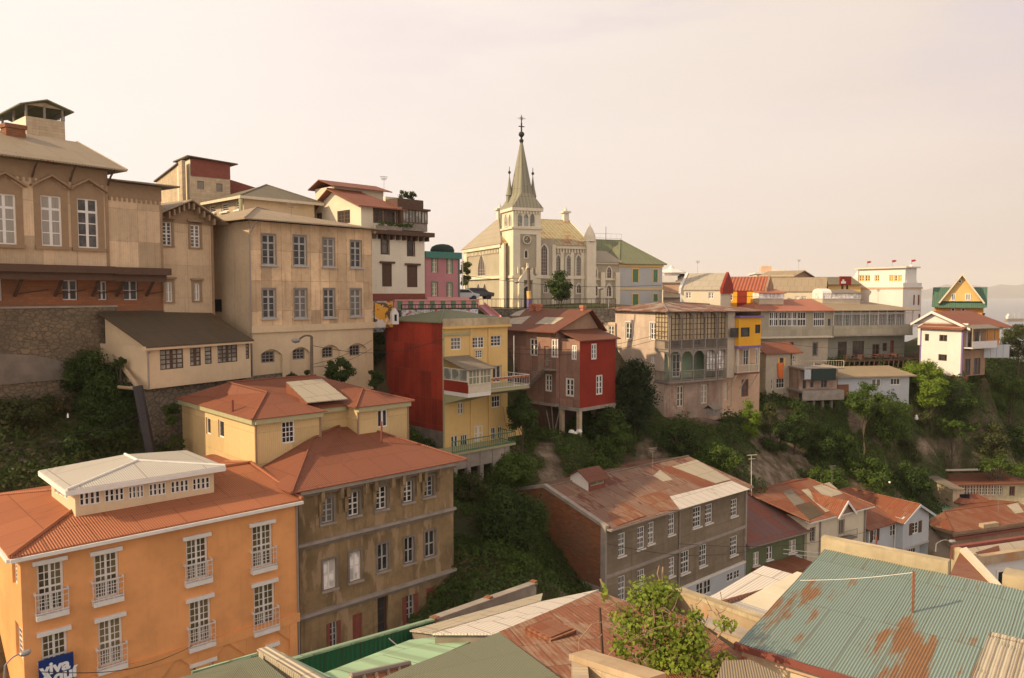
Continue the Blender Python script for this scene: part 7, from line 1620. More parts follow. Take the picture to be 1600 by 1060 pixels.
tri = [(.02, .05, ze + .15), (L, .05, ze + .15), (L, W - .05, zp + .1)]
b.patch(tri, [(1520, 865), (1560, 853), (1562, 866), (1520, 867)], 'roof_rust')

# ================================================================== FOREGROUND ROOFS
# teal corrugated roof
b = Bld('teal_roof_house', 'house under a wide weathered teal corrugated roof with rust streaks, lower right foreground', 'house', 1163, 999, 21, 39.5, -12)
z0 = b.z0; TL = b.q(1291, 859, y=0); h = TL[0]; zt = TL[2]; w1 = 22
yE = -9.5
E0 = (0, 0, z0); E1 = (0, yE, z0); T0 = (h, 0, zt); T1 = (h, yE - 0, zt)
def corr_plane(bb, P0, PU, PV, pitch, amp, mat, name, sheets=None):
    """real corrugation: ridges run P0->PU, profile repeats along P0->PV"""
    P0, PU, PV = Vector(P0), Vector(PU), Vector(PV); U = PU - P0; V = PV - P0; n = U.cross(V); n.normalize()
    if n.z < 0: n = -n
    nv = int(V.length / pitch * 6); nu = 10; vs = []; fs = []
    for i in range(nv + 1):
        f = i / nv; hgt = amp * math.sin(2 * math.pi * f * V.length / pitch)
        for j in range(nu + 1): vs.append(tuple(P0 + V * f + U * (j / nu) + n * (hgt + .008 * math.sin(j * 1.9 + i * .05))))
    for i in range(nv):
        for j in range(nu): a = i * (nu + 1) + j; fs.append((a, a + 1, a + nu + 2, a + nu + 1))
    me = bpy.data.meshes.new(name); me.from_pydata([(x, y, z - bb.zb) for x, y, z in vs], [], fs); me.materials.append(MATS[mat]); me.update()
    uvl = me.uv_layers.new(name='UVMap'); u_ = V.normalized(); v_ = U.normalized()
    co = np.zeros(len(me.vertices) * 3); me.vertices.foreach_get('co', co); co = co.reshape(-1, 3); li = np.zeros(len(me.loops), dtype=np.int32); me.loops.foreach_get('vertex_index', li)
    co = co - np.array([P0.x, P0.y, P0.z - bb.zb]); uv = np.stack([co @ np.array(u_) - pitch * .25, co @ np.array(v_)], 1)[li]; uvl.data.foreach_set('uv', uv.astype(np.float32).ravel())
    me.polygons.foreach_set('use_smooth', [True] * len(fs))
    o = bpy.data.objects.new(name, me); C.objects.link(o); o.parent = bb.root; return o
def clone_mat_flat(src, dst):
    m = MATS[src].copy(); m.name = dst; MATS[dst] = m
    for n in list(m.node_tree.nodes):
        if n.type == 'BUMP' and abs(n.inputs['Distance'].default_value - .05) < 1e-4: n.inputs['Strength'].default_value = 0.0
    return m
clone_mat_flat('roof_teal', 'teal_real')
corr_plane(b, (-.25, .05, z0 - .02), (h, .05, zt), (-.25, yE, z0 - .02), .06, .011, 'teal_real', 'roof')
tri = [(0, 0, z0), (h, 0, zt), (0, yE, z0)]
q = MB(); yp_ = b.pix('f2', 1481, 890, h)[0]; q.box(h, h + .28, yp_, .15, zt - 1.5, zt + .33); b.add(q, 'parapet', 'parapet_yellow'); q = MB(); q.box(h, h + .15, yE, yp_ - .01, zt - 1.5, zt - .04); b.add(q, 'ridge_wall', 'parapet_yellow')
q = MB(); q.box(0, .12, yE, .02, b.zb, z0 - .35); q.box(0.121, h, -.10, .0, b.zb, z0 - .35); b.add(q, 'wall', 'cream_wall')
q = MB(); q.prism([Vector((.0, -.04, z0 - .34)), Vector((h, -.04, z0 - .34)), Vector((h, -.04, zt - .05)), Vector((0, -.04, z0 - .06))], Vector((0, .08, 0))); b.add(q, 'gable_side', 'cream_wall')
q = MB(); q.box(-.30, -.18, yE, .12, z0 - .16, z0 - .02); b.add(q, 'gutter', 'wood_red'); q = MB(); q.box(-.1, .0, yE, .0, z0 - .36, z0 - .16); b.add(q, 'fascia', 'peach_wall')
q = MB(); q.box(-.12, .02, -.12, .04, b.zb, z0 - .37); b.add(q, 'corner_post', 'orange_wall')
p = b.onplane(tri, 1426, 957, 0.02); q = MB(); q.box(p[0] - .03, p[0] + .03, p[1] - .025, p[1] + .025, p[2] - .05, p[2] + .95); pole = b.add(q, 'pole', 'roof_rust_near')
p2 = b.onplane(tri, 1250, 910, .05); q = MB(); prev = None
for k in range(11):
    f = k / 10; a = Vector(p2).lerp(Vector((p[0], p[1], p[2] + .93)), f); a.z -= .05 * math.sin(math.pi * f)
    if prev: q.tube(prev, a, .007, 4)
    prev = a
b.add(q, 'line', 'white_trim', pole)
for pl, m in (([(1545, 993), (1604, 1003), (1604, 1064), (1520, 1064)], 'roof_sheetpale'),):
    pts = [b.onplane(tri, *p_, .03) for p_ in pl]
    xs_ = (min(p_[0] for p_ in pts), max(p_[0] for p_ in pts)); ys_ = (min(p_[1] for p_ in pts), max(p_[1] for p_ in pts))
    sl = (zt - z0) / h; corr_plane(b, (xs_[0], ys_[1], z0 + sl * xs_[0] + .03), (xs_[1], ys_[1], z0 + sl * xs_[1] + .03), (xs_[0], ys_[0], z0 + sl * xs_[0] + .03), .06, .011, m, 'roof_sheet')
teal = b
# chimney-ish block right of it
bq = Bld('roof_block', 'tan plastered chimney block standing on the right end of the teal roof', 'chimney', 1565, 930, 24, 39.5, -9); bq.zb = bq.z(0, 0, 940); bq.root.location.z = bq.zb
q = MB(); q.box(0, .6, -3, 0, bq.zb, bq.z(0, 0, 897)); bq.add(q, 'block', 'parapet_yellow')
# rusty lean roof between teal ridge and white building
bq = Bld('small_roof', 'little rusty triangular lean-to roof wedged against the end of the yellow parapet', 'roof', 1484, 905, 31, 39.5, -12); bq.zb = bq.z(0, 0, 925); bq.root.location.z = bq.zb
p0, p1, p2_ = bq.q(1484, 880, y=0), bq.q(1503, 862, y=0), bq.q(1545, 905, y=-1.5)
P_ = lambda px, py, D: Vector((*bq.loc(P(px, py, D)), P(px, py, D).z))
q = MB(); q.prism([P_(1482, 903, 29), P_(1500, 863, 33), P_(1512, 864, 33), P_(1560, 922, 28)], Vector((0, 0, -.08))); bq.add(q, 'roof', 'roof_rust_near'); q = MB(); q.prism([P_(1500, 863, 33), P_(1510, 860, 33.2), P_(1565, 920, 28), P_(1558, 924, 27.8)], Vector((0, 0, .12))); bq.add(q, 'coping', 'cream_trim')

# white roof behind the vine
b = Bld('white_roof_house', 'low house with bright white sheet roof left of the teal roof', 'house', 1104, 936, 36, 47, -16)
z0 = b.z0; P3 = lambda px, py, z: b.q(px, py, z=z)
A = (0, 0, z0); Bq = b.q(1192, 884, y=0); yw = -4.6
sl = (Bq[2] - z0)
C1 = b.q(1266, 883, x=Bq[0]); 
pts = [A, Bq, (Bq[0], yw, Bq[2]), (0, yw, z0)]
b.roof([pts], 'roof_whitebright', 'roof', .06)
q = MB(); q.box(.1, Bq[0] - .1, yw + .1, -.1, b.zb, z0 - .12); b.add(q, 'wall', 'cream_far'); q = MB(); q.box(-.1, Bq[0], .0, .12, z0 - .3, z0 - .05); b.add(q, 'gutter', 'white_trim')
b2 = Bld('pale_roof_annex', 'small annex with grey-white corrugated roof beside the left rake of the teal roof', 'annex', 1131, 944, 31, 47, -14)
zz = b2.z0; p1 = b2.q(1245, 912, y=0); q = MB(); q.prism([Vector((0, 0, zz)), Vector(p1), Vector((p1[0], -4.5, p1[2])), Vector((0, -4.5, zz - .0))], Vector((0, 0, -.06))); b2.add(q, 'roof', 'roof_white'); q = MB(); q.tube((0, .02, zz + .04), (p1[0], .02, p1[2] + .04), .09, 6); b2.add(q, 'ridge_cap', 'roof_rust2'); q = MB(); q.box(.1, p1[0] - .2, -4.4, -.1, b2.zb, zz - .1); b2.add(q, 'wall', 'cream_far')
# tan parapet wall running from the vine to the teal roof
b = Bld('parapet_wall', 'tan plaster parapet wall running down from behind the vine to the teal roof', 'wall', 1056, 922, 31, -40, -12)
# runs right and towards the camera
pA, pB = P(1056, 922, 31), P(1243, 990, 24.5)
def wallseg(name, label, pA, pB, hgt, th, mat, cat='wall', cap=None, cz=.12):
    d = (pB - pA); ang = math.atan2(d.y, d.x); Lh = math.hypot(d.x, d.y); r = empty(name, (pA.x, pA.y, min(pA.z, pB.z) - hgt), ang, label, cat); bz = r.location.z
    q = MB(); za, zb_ = pA.z - bz, pB.z - bz; q.prism([Vector((0, 0, 0)), Vector((Lh, 0, 0)), Vector((Lh, 0, zb_)), Vector((0, 0, za))], Vector((0, th, 0))); q.build('wall', mat, r)
    if cap: q = MB(); q.prism([Vector((-.03, -.04, za)), Vector((Lh + .03, -.04, zb_)), Vector((Lh + .03, -.04, zb_ + cz)), Vector((-.03, -.04, za + cz))], Vector((0, th + .08, 0))); q.build('coping', cap, r)
    return r
bpy.data.objects.remove(b.root)
wallseg('parapet_wall', 'tan plaster parapet wall running down from behind the vine to the teal roof', P(1056, 926, 31), P(1243, 992, 24.5), 2.2, .25, 'tan_parapet', cap='parapet_yellow')
wallseg('parapet_wall', 'short tan parapet return wall directly behind the top of the vine', P(1018, 935, 29), P(1056, 926, 31), 1.8, .25, 'tan_parapet', cap='parapet_yellow')
wallseg('ledge_wall', 'low broken ledge wall with debris below the tan parapet', P(1090, 975, 26), P(1215, 1017, 22.5), 1.5, .35, 'tan_parapet', cap='concrete')

def planehit(cs, px, py, up=0.0):
    a, b_, c_ = [P(*c) for c in cs[:3]]; n = (b_ - a).cross(c_ - a); n.normalize(); r = ray(px, py); return r * (a.dot(n) / r.dot(n)) + Vector((0, 0, up))
# generic planar roofs given by corner pixels on a gently sloping plane
def roofplane(name, label, corners, mat, cat='roof', skirt=.5, wallm='concrete_dark', th=.06, real=None, order=None):
    k3 = [c for c in corners if c[2]]; pts = [P(*c) if c[2] else planehit(k3[:3], c[0], c[1]) for c in corners]; pts = [pts[i] for i in order] if order else pts; o = pts[0]; zb_ = min(p.z for p in pts) - skirt
    d = pts[1] - pts[0]; ang = math.atan2(d.y, d.x); r = empty(name, (o.x, o.y, zb_), ang, label, cat)
    inv = Matrix.Rotation(-ang, 3, 'Z'); L = [inv @ (p - Vector((o.x, o.y, zb_))) for p in pts]
    q = MB(); q.prism(L, Vector((0, 0, -th))); rf = q.build('roof_covering', mat, r)
    cen = sum(L, Vector()) / len(L); q = MB(); S = [cen + (p - cen) * .97 for p in L]
    for i in range(len(S)):
        a, c = S[i], S[(i + 1) % len(S)]; q.poly([(a.x, a.y, 0), (c.x, c.y, 0), (c.x, c.y, c.z - th - .01), (a.x, a.y, a.z - th - .01)])
    q.build('wall', wallm, r); return r, L
# rusty roofs under and left of the vine
roofplane('rusty_roof', 'red-brown rusted sheet roof with skylight hatch left of the vine', ((780, 987, 25), (935, 924, 31), (1075, 975, 25), (1010, 1100, 0), (905, 1082, 0)), 'roof_old')
roofplane('rusty_roof', 'rust-orange corrugated roof between the vine and the tan ledge wall', ((1035, 950, 28), (1085, 968, 26), (1172, 1035, 20), (1150, 1100, 17), (1010, 1075, 18)), 'roof_rust_near')
r, L = roofplane('pale_roof', 'pale tan roof strip lower right of the vine below the cream wall', ((1130, 1032, 19), (1172, 1031, 19.2), (1330, 1110, 15.5), (1100, 1110, 15)), 'roof_tan_near')
# white flat roof strip
roofplane('white_sheet_roof', 'long narrow white and tan sheet roof behind the rusty roof', ((675, 990, 30), (845, 940, 36.5), (936, 921, 38), (780, 990, 28.5)), 'roof_whitebright')
roofplane('tan_gutter_roof', 'thin tan roof strip along the foot of the grey parapet', ((640, 985, 34), (848, 927, 42), (845, 939, 38.5), (675, 989, 32)), 'roof_sheetpale')
# grey parapet wall with brick caps
w = wallseg('parapet_wall', 'weathered grey parapet wall topped with orange brick piers beyond the green roof', P(683, 968, 36), P(838, 913, 44), 2.0, .3, 'concrete', cap='concrete', cz=.06)
for px, py, D in ((684, 962, 36), (766, 930, 40), (838, 906, 44)):
    p = P(px, py, D); l = (Matrix.Rotation(-w.rotation_euler.z, 3, 'Z') @ (p - Vector(w.location))); q = MB(); q.box(l.x - .13, l.x + .13, .0, .3, l.z - .3, l.z - .08); q.build('brick_cap', 'brick', w)
# mint green flat roof with dark green upstand
roofplane('mint_roof', 'smooth pale mint green roof in front of the brown building', ((485, 1060, 27.5), (640, 1000, 32), (775, 985, 31), (640, 1045, 26), (560, 1085, 24), (440, 1085, 25)), 'roof_mint')
w = wallseg('green_upstand', 'dark green corrugated upstand wall with pale green top edge', P(458, 1033, 29), P(680, 970, 36), 1.15, .12, 'green_fence', cap='roof_mint', cz=.07)
for f in (.62, .84):
    Lh = (Vector(P(680, 970, 36)) - Vector(P(458, 1033, 29))).xy.length; q = MB(); zt_ = (P(458, 1033, 29).z * (1 - f) + P(680, 970, 36).z * f) - w.location.z
    q.tube((Lh * f, -.02, zt_ - .15), (Lh * f + .4, -1.1, zt_ - .95), .022, 5); q.build('stay_rod', 'rail_white', w)
w = wallseg('parapet_wall', 'pale lichen-stained parapet end wall at the left end of the dark green upstand', P(404, 1017, 27), P(500, 1075, 22), 1.2, .28, 'roof_sheetpale', cap='roof_sheetpale', cz=.05)
w = wallseg('green_edge', 'mint green metal edging beside the lichen-stained parapet', P(430, 1024, 27.6), P(505, 1062, 24), .7, .15, 'roof_mint', cap='roof_mint', cz=.03)
roofplane('slate_gable_roof', 'small grey-green hipped roof at the bottom left beside the parapet end', ((270, 1062, 24), (402, 1024, 26.5), (478, 1085, 21), (250, 1100, 20)), 'roof_sage', wallm='olive_wall')
q = empty('ridge_flashing', P(300, 1052, 25), 0, 'pale green metal flashing line on the bottom left roof', 'flashing'); m = MB(); m.tube(Vector((0, 0, 0)), P(402, 1023, 26.4) - P(300, 1052, 25), .06, 6); m.build('flashing', 'roof_mint', q)
# sage corrugated roof bottom centre (real corrugation)
def corr_roof(name, label, A, Bc, Cc, pitch, amp, mat, ext=1.0, cat='roof', skirt=2):
    PA, PB, PC = P(*A), P(*Bc), P(*Cc)       # PA->PB ridge direction, PA->PC across
    r = empty(name, (PA.x, PA.y, min(PA.z, PB.z, PC.z) - skirt), 0, label, cat)
    class F: pass
    f = F(); f.zb = r.location.z; f.root = r; o = Vector((PA.x, PA.y, 0))
    return corr_plane(f, PA - o, PB - o, PC - o, pitch, amp, mat, 'roof_covering'), r
clone_mat_flat('roof_sage', 'sage_real')
# ridges run from upper left to lower right
roofplane('sage_roof', 'large sage green corrugated roof, bottom centre', ((780, 988, 25.0), (905, 1082, 17.9), (630, 1045, 21.6), (560, 1075, 0), (560, 1140, 0), (880, 1140, 0)), 'roof_sage', order=(0, 1, 5, 4, 3, 2))
w = empty('roof_edge', P(556, 1056, 24), 0, 'broken tiled roof edge with orange battens at the bottom centre', 'roof')
pa, pb_ = P(548, 1056, 23.5), P(640, 1036, 25.5); d = pb_ - pa; q = MB()
q.tube(pa - w.location, pb_ - w.location, .07, 6); q.build('edge_pipe', 'pipe_grey', w)
for k in range(6):
    a = pa.lerp(pb_, k / 5) - w.location; q = MB(); q.tube(a + Vector((0, 0, -.03)), a + Vector((.5, -1.2, -.35)), .05, 4); q.build('batten', 'tan_parapet', w)
q = MB(); c_ = [pa - w.location, pb_ - w.location, pb_ - w.location + Vector((1.2, -2.4, -.7)), pa - w.location + Vector((.6, -2.2, -.7))]; q.prism([v + Vector((0, 0, -.08)) for v in c_], Vector((0, 0, -.05))); q.build('tiles', 'terracotta', w)
# skylight hatch on the rusty roof
hh = empty('roof_hatch', planehit(((780, 987, 25), (935, 924, 31), (1075, 975, 25)), 860, 992, .1), R(-50), 'rusty square skylight hatch on the red-brown roof', 'hatch')
q = MB(); q.box(-.5, .5, -.45, .45, -.12, .07); q.build('curb', 'roof_rust2', hh); q = MB(); q.box(-.42, .42, -.37, .37, .071, .1); q.build('lid', 'roof_rust_near', hh)
# cream stub wall at the bottom under the vine
wallseg('stub_wall', 'crumbling cream wall corner at the very bottom left of the vine', P(893, 1032, 18), P(1010, 1070, 15.5), 1.6, .35, 'pale_block', cap='tan_parapet')
wallseg('stub_wall', 'short cream wall end facing left at the bottom by the sage roof', P(893, 1032, 18), P(893, 1062, 16), 1.6, .3, 'pale_block')

# ================================================================== TERRAIN
leafmat('leaf_dark', (.032, .058, .012), (.075, .115, .022), .5); leafmat('leaf_mid', (.060, .105, .016), (.115, .165, .028), .5); leafmat('leaf_bright', (.14, .21, .022), (.21, .29, .035), .6)
leafmat('leaf_olive', (.060, .070, .022), (.10, .11, .035), .5, dead=(.20, .12, .06)); leafmat('leaf_vine', (.10, .15, .018), (.26, .32, .04), 2.5, dead=(.24, .14, .06)); leafmat('leaf_pine', (.022, .040, .016), (.045, .065, .022), .8)
leafmat('ground_leaf', (.045, .068, .016), (.095, .12, .028), .22, dead=(.13, .085, .04), fl=(.45, .30, .02)); leafmat('ground_leaf2', (.046, .080, .015), (.090, .140, .024), .15, dead=(.14, .09, .04))
leafmat('dry_grass', (.10, .075, .035), (.16, .12, .05), .3)
g = NB('soil'); n1 = g.noise(g.ob, .12, 6, .6, w=False); n2 = g.noise(g.ob, 1.3, 6, .65, w=False); n3 = g.noise(g.mapv(g.ob, (1, 1, .25)), .9, 6, .6, w=False)
c = g.mix(g.ramp(n1, .40, .60), (.055, .062, .022), (.12, .082, .045)); c = g.mix(g.ramp(n2, .5, .7), c, (.055, .045, .025)); c = g.mix(g.math('MULTIPLY', g.ramp(n1, .56, .62), .7), c, g.mix(n3, (.15, .115, .08), (.30, .235, .17)))
ra = g.n.new('ShaderNodeAttribute'); ra.attribute_name = 'rock'
k1 = g.noise(g.mapv(g.ob, (1, 1, .5)), .8, 8, .65, w=False); k2 = g.noise(g.ob, 2.4, 7, .7, w=False)
rk = g.mix(g.ramp(k1, .35, .68), (.11, .08, .045), (.29, .225, .16)); rk = g.mix(g.math('MULTIPLY', g.ramp(k2, .5, .70), .85), rk, (.085, .06, .035))
c = g.mix(ra.outputs['Fac'], c, rk)
g.done(c, .95, g.bump(n2, .15, .8, g.bump(k1, .5, .8)))
g = NB('cliff_rock'); n1 = g.noise(g.mapv(g.ob, (1, 1, .35)), .7, 8, .65, w=False); n2 = g.noise(g.ob, 2.2, 7, .7, w=False)
c = g.mix(g.ramp(n1, .35, .65), (.16, .115, .075), (.36, .29, .21)); c = g.mix(g.math('MULTIPLY', g.ramp(n2, .5, .72), .8), c, (.09, .065, .04)); g.done(c, .95, g.bump(n1, .4, .8, g.bump(n2, .15, .8)))

CT = []
def ct(px, py, D): p = P(px, py, D); CT.append((p.x, p.y, p.z))
# left slope under the stone wall
for a in ((-60, 610, 66), (0, 603, 68), (80, 600, 70), (150, 600, 73), (200, 620, 72), (225, 640, 70), (0, 700, 60), (100, 700, 63), (200, 700, 66), (260, 700, 69), (-60, 780, 52), (0, 790, 54), (60, 760, 57), (180, 760, 62), (300, 720, 72), (280, 640, 76), (330, 610, 80)): ct(*a)
# behind / under institute and between houses
for a in ((400, 600, 83), (580, 590, 92), (600, 520, 98), (590, 560, 96), (600, 650, 90), (640, 690, 82), (620, 500, 96), (690, 505, 99), (760, 500, 104), (800, 500, 116), (860, 483, 128), (930, 482, 130), (1000, 482, 134), (730, 480, 125), (790, 482, 130)): ct(*a)
# central gully
for a in ((720, 745, 84), (800, 690, 93), (830, 682, 100), (900, 692, 95), (880, 682, 102), (860, 690, 98), (960, 640, 106), (840, 720, 88), (740, 800, 74), (800, 800, 76), (860, 760, 84), (720, 860, 66), (800, 870, 66), (880, 930, 62), (740, 950, 58), (700, 1000, 54)): ct(*a)
# right slope
for a in ((1000, 650, 110), (1040, 656, 112), (1080, 654, 115), (1120, 652, 119), (1160, 645, 122), (1189, 638, 126), (1150, 662, 112), (1190, 628, 131), (1245, 622, 134), (1100, 680, 108), (960, 700, 100), (1000, 740, 94), (1060, 700, 103), (1150, 760, 97), (1150, 700, 106), (1200, 700, 110), (1220, 760, 103), (1250, 645, 125), (1310, 665, 126), (1280, 720, 114), (1300, 770, 108), (1350, 650, 128), (1420, 620, 136), (1360, 720, 120), (1400, 770, 112), (1450, 700, 128), (1440, 772, 120), (1500, 640, 142), (1500, 700, 134), (1560, 600, 152), (1600, 580, 160), (1560, 680, 145), (1600, 735, 136), (1640, 640, 150), (1680, 740, 140), (1540, 602, 144), (1504, 594, 138), (1440, 605, 148), (1470, 598, 141), (1400, 625, 134), (1340, 622, 134), (1290, 632, 131), (1470, 802, 124), (1600, 806, 124), (1500, 742, 133), (1600, 748, 133), (1430, 790, 118), (1540, 804, 120)): ct(*a)
# plateau, back
for D, z in ((150, -3.5), (175, -6), (195, -9)):
    for px in (300, 600, 900, 1200, 1330): p = P(px, 458, D); CT.append((p.x, p.y, z if px < 1000 else min(z, -11) - (D > 170) * 4))
for a in ((1100, 488, 160), (1180, 492, 166), (1260, 490, 168), (1330, 495, 168), (1200, 600, 141), (1260, 602, 142), (1310, 602, 141), (1360, 592, 142), (1425, 590, 144), (1180, 600, 150), (1300, 580, 156), (1440, 530, 170), (1500, 530, 165), (1560, 560, 170), (1650, 590, 178)): ct(*a)
for px, D, z in ((0, 100, 0), (200, 100, 1), (350, 110, 1), (-200, 90, -1), (500, 130, -2), (-300, 60, -12), (100, 150, 0)): p = P(px, 458, D); CT.append((p.x, p.y, z))
for px, D, z in ((800, 6, -22), (200, 20, -22), (1400, 20, -22), (600, 40, -22), (1000, 45, -24), (1300, 60, -30), (1500, 80, -33), (600, 50, -23), (700, 56, -23), (1000, 60, -29), (100, 42, -21), (1700, 60, -26), (-200, 30, -21), (1100, 70, -31), (1250, 82, -34), (1450, 95, -36), (450, 55, -21), (800, 52, -23)): p = P(px, 458, D); CT.append((p.x, p.y, z))
CT = np.array(CT)
def rbf_fit(pts):
    n = len(pts); d = np.linalg.norm(pts[:, None, :2] - pts[None, :, :2], axis=2); K = np.where(d > 0, d, 0) + np.eye(n) * .6
    A = np.zeros((n + 3, n + 3)); A[:n, :n] = K; A[:n, n] = 1; A[:n, n + 1:n + 3] = pts[:, :2]; A[n:, :n] = A[:n, n:].T
    b_ = np.zeros(n + 3); b_[:n] = pts[:, 2]; return np.linalg.solve(A, b_)
WT = rbf_fit(CT)
def fbm(x, y, s, seed=0, oct_=4):
    r = np.zeros_like(x); a = 1.0; rs = np.random.RandomState(seed)
    for o in range(oct_):
        for k in range(3):
            th = rs.rand() * 6.28; ph = rs.rand() * 6.28; f = s * (2 ** o) * (.8 + .5 * rs.rand()); r += a * np.sin((x * math.cos(th) + y * math.sin(th)) * f + ph + 1.3 * np.sin((x * math.sin(th) - y * math.cos(th)) * f * .7 + ph * 2)) / 3
        a *= .5
    return r
def hgt(x, y):
    x = np.asarray(x, float); y = np.asarray(y, float); sh = x.shape; xf, yf = x.ravel(), y.ravel(); out = np.zeros(len(xf))
    for i in range(0, len(xf), 4000):
        d = np.hypot(xf[i:i + 4000, None] - CT[None, :, 0], yf[i:i + 4000, None] - CT[None, :, 1]); out[i:i + 4000] = d @ WT[:-3] + WT[-3] + WT[-2] * xf[i:i + 4000] + WT[-1] * yf[i:i + 4000]
    far = np.clip((yf - 150) / 60, 0, 1) ; far2 = np.clip((np.abs(xf) - 130) / 70, 0, 1); k = np.maximum(far, far2 * (yf > 90)); k = k * k * (3 - 2 * k)
    out = out * (1 - k) + (-86) * k
    nearslope = np.clip((yf - 50) / 15, 0, 1) * (1 - k)
    out = np.minimum(out, 5) ; out = np.maximum(out, np.where(k > 0, -90, -37))
    out += nearslope * (.45 * fbm(xf, yf, .30, 3) ) * np.clip((-out - 4) / 3, 0, 1)
    return out.reshape(sh)
def pxof(x, y, z):
    f_ = y * cp - z * sp; return 800 + FPX * x / f_, 530 - FPX * (y * sp + z * cp) / f_
NX, NY = 520, 400
gx = np.linspace(-210, 230, NX); gy = np.linspace(-12, 245, NY) ** 1.0; X, Y = np.meshgrid(gx, gy); Z = hgt(X, Y)
vs = np.stack([X.ravel(), Y.ravel(), Z.ravel()], 1); idx = np.arange(NX * NY).reshape(NY, NX)
fs = np.stack([idx[:-1, :-1].ravel(), idx[:-1, 1:].ravel(), idx[1:, 1:].ravel(), idx[1:, :-1].ravel()], 1)
me = bpy.data.meshes.new('hillside'); me.from_pydata(vs.tolist(), [], fs.tolist()); me.materials.append(MATS['soil']); me.polygons.foreach_set('use_smooth', [True] * len(fs)); me.update()
RK = ((860, 728, 24, 46, .1), (1022, 710, 30, 26, .0), (1215, 722, 44, 66, -.15), (1474, 700, 50, 13, .1), (1515, 708, 22, 9, .1), (1338, 662, 14, 22, -.2), (1110, 655, 60, 6, -.3), (770, 700, 50, 7, -.3))
def rockmask(x, y, z):
    px, py = pxof(x, y, z); m = np.full(np.shape(px), -1.0); w_ = .5 * fbm(x, y, 1.1, 31, 4)
    for a, b_, c_, d_, e_ in RK: m = np.maximum(m, 1 - np.sqrt(((px - a) / c_) ** 2 + ((py - b_) / d_) ** 2) + w_)
    return m
rm = rockmask(vs[:, 0], vs[:, 1], vs[:, 2]); at = me.attributes.new('rock', 'FLOAT', 'POINT'); at.data.foreach_set('value', np.clip(rm * 4 + .2, 0, 1).astype(np.float32))
hs = bpy.data.objects.new('hillside', me); C.objects.link(hs); tag(hs, 'steep brown and green hillside', kind='structure')

# ------------------------------------------------------------------ foliage
def leaf_mesh(name, cen, nrm, size, mat, parent=None, loc=(0, 0, 0), label=None, lv=None, aspect=.55, fold=.35):
    """many small leaf-shaped quads (two triangles folded along the rib)"""
    n = len(cen); cen = np.asarray(cen, float); nrm = np.asarray(nrm, float); nrm /= np.linalg.norm(nrm, axis=1)[:, None] + 1e-9
    r = rng.normal(size=(n, 3)); t = np.cross(nrm, r); t /= np.linalg.norm(t, axis=1)[:, None] + 1e-9; b_ = np.cross(nrm, t); size = np.broadcast_to(size, (n,))[:, None]
    v = np.empty((n, 4, 3)); v[:, 0] = cen - t * size * .5; v[:, 1] = cen + b_ * size * aspect * .5 - nrm * size * fold * .2; v[:, 2] = cen + t * size * .5 - nrm * size * fold * .25; v[:, 3] = cen - b_ * size * aspect * .5 - nrm * size * fold * .2
    me = bpy.data.meshes.new(name); me.vertices.add(n * 4); me.vertices.foreach_set('co', v.astype(np.float32).ravel()); me.loops.add(n * 4); me.loops.foreach_set('vertex_index', np.arange(n * 4, dtype=np.int32))
    me.polygons.add(n); me.polygons.foreach_set('loop_start', np.arange(0, n * 4, 4, dtype=np.int32)); me.polygons.foreach_set('loop_total', np.full(n, 4, dtype=np.int32))
    me.materials.append(MATS[mat]); me.update(calc_edges=True)
    a = me.attributes.new('lv', 'FLOAT', 'FACE'); a.data.foreach_set('value', (rng.random(n) if lv is None else lv).astype(np.float32))
    o = bpy.data.objects.new(name, me); o.location = loc; C.objects.link(o)
    if parent: o.parent = parent
    return o
def crown_points(rx, ry, rz, cz, nclump, nleaf, seed, lump=.42, flat=1.0):
    rs = np.random.RandomState(seed); d = rs.normal(size=(nclump, 3)); d /= np.linalg.norm(d, axis=1)[:, None]; rad = rs.uniform(.25, 1.0, nclump) ** .55
    cc = d * rad[:, None] * np.array([rx, ry, rz]) * (1 - lump * .5); cc[:, 2] += cz; cr = rs.uniform(.55, 1.15, nclump) * lump * (rx + ry + rz) / 3
    k = rs.randint(0, nclump, nleaf); e_ = rs.normal(size=(nleaf, 3)); e_ /= np.linalg.norm(e_, axis=1)[:, None]; rr = rs.uniform(.12, 1.22, nleaf) ** .7
    p = cc[k] + e_ * (cr[k] * rr)[:, None] * np.array([1, 1, .8 * flat]); nn = e_ + np.array([0, 0, .5]) + rs.normal(size=(nleaf, 3)) * .45
    lv = np.clip(rs.random(nclump)[k] * .6 + rs.random(nleaf) * .4, 0, 1)
    return p, nn, lv, cc
def tree(name, label, pos, rx, rz, hgt_, mat, nleaf=5000, ls=.28, ry=None, seed=1, cat='tree', group=None, trunk_r=.14, nclump=26, lump=.42, bark='bark', lean=(0, 0)):
    r = empty(name, pos, random.random() * 6, label, cat, group); ry = ry or rx
    p, nn, lv, cc = crown_points(rx, ry, rz, hgt_, nclump, nleaf, seed, lump)
    leaf_mesh('crown', p, nn, ls * rng.uniform(.7, 1.3, len(p)), mat, r, lv=lv)
    q = MB(); top = Vector((lean[0], lean[1], hgt_ * .75)); prev = Vector((0, 0, -.6)); n = 4
    for k in range(n):
        nx_ = Vector((0, 0, -.6)).lerp(top, (k + 1) / n) + Vector((random.uniform(-.1, .1), random.uniform(-.1, .1), 0)) * rx * .5; q.tube(prev, nx_, trunk_r * (1 - .18 * k), 7, trunk_r * (1 - .18 * (k + 1))); prev = nx_
        if k >= 1:
            for c_ in cc[k::n][:4]: q.tube(nx_, Vector(c_), trunk_r * .45, 5, trunk_r * .12)
    q.build('trunk', bark, r); return r
def ground_at(px, py, D):
    p = P(px, py, D); return Vector((p.x, p.y, float(hgt([p.x], [p.y])[0])))
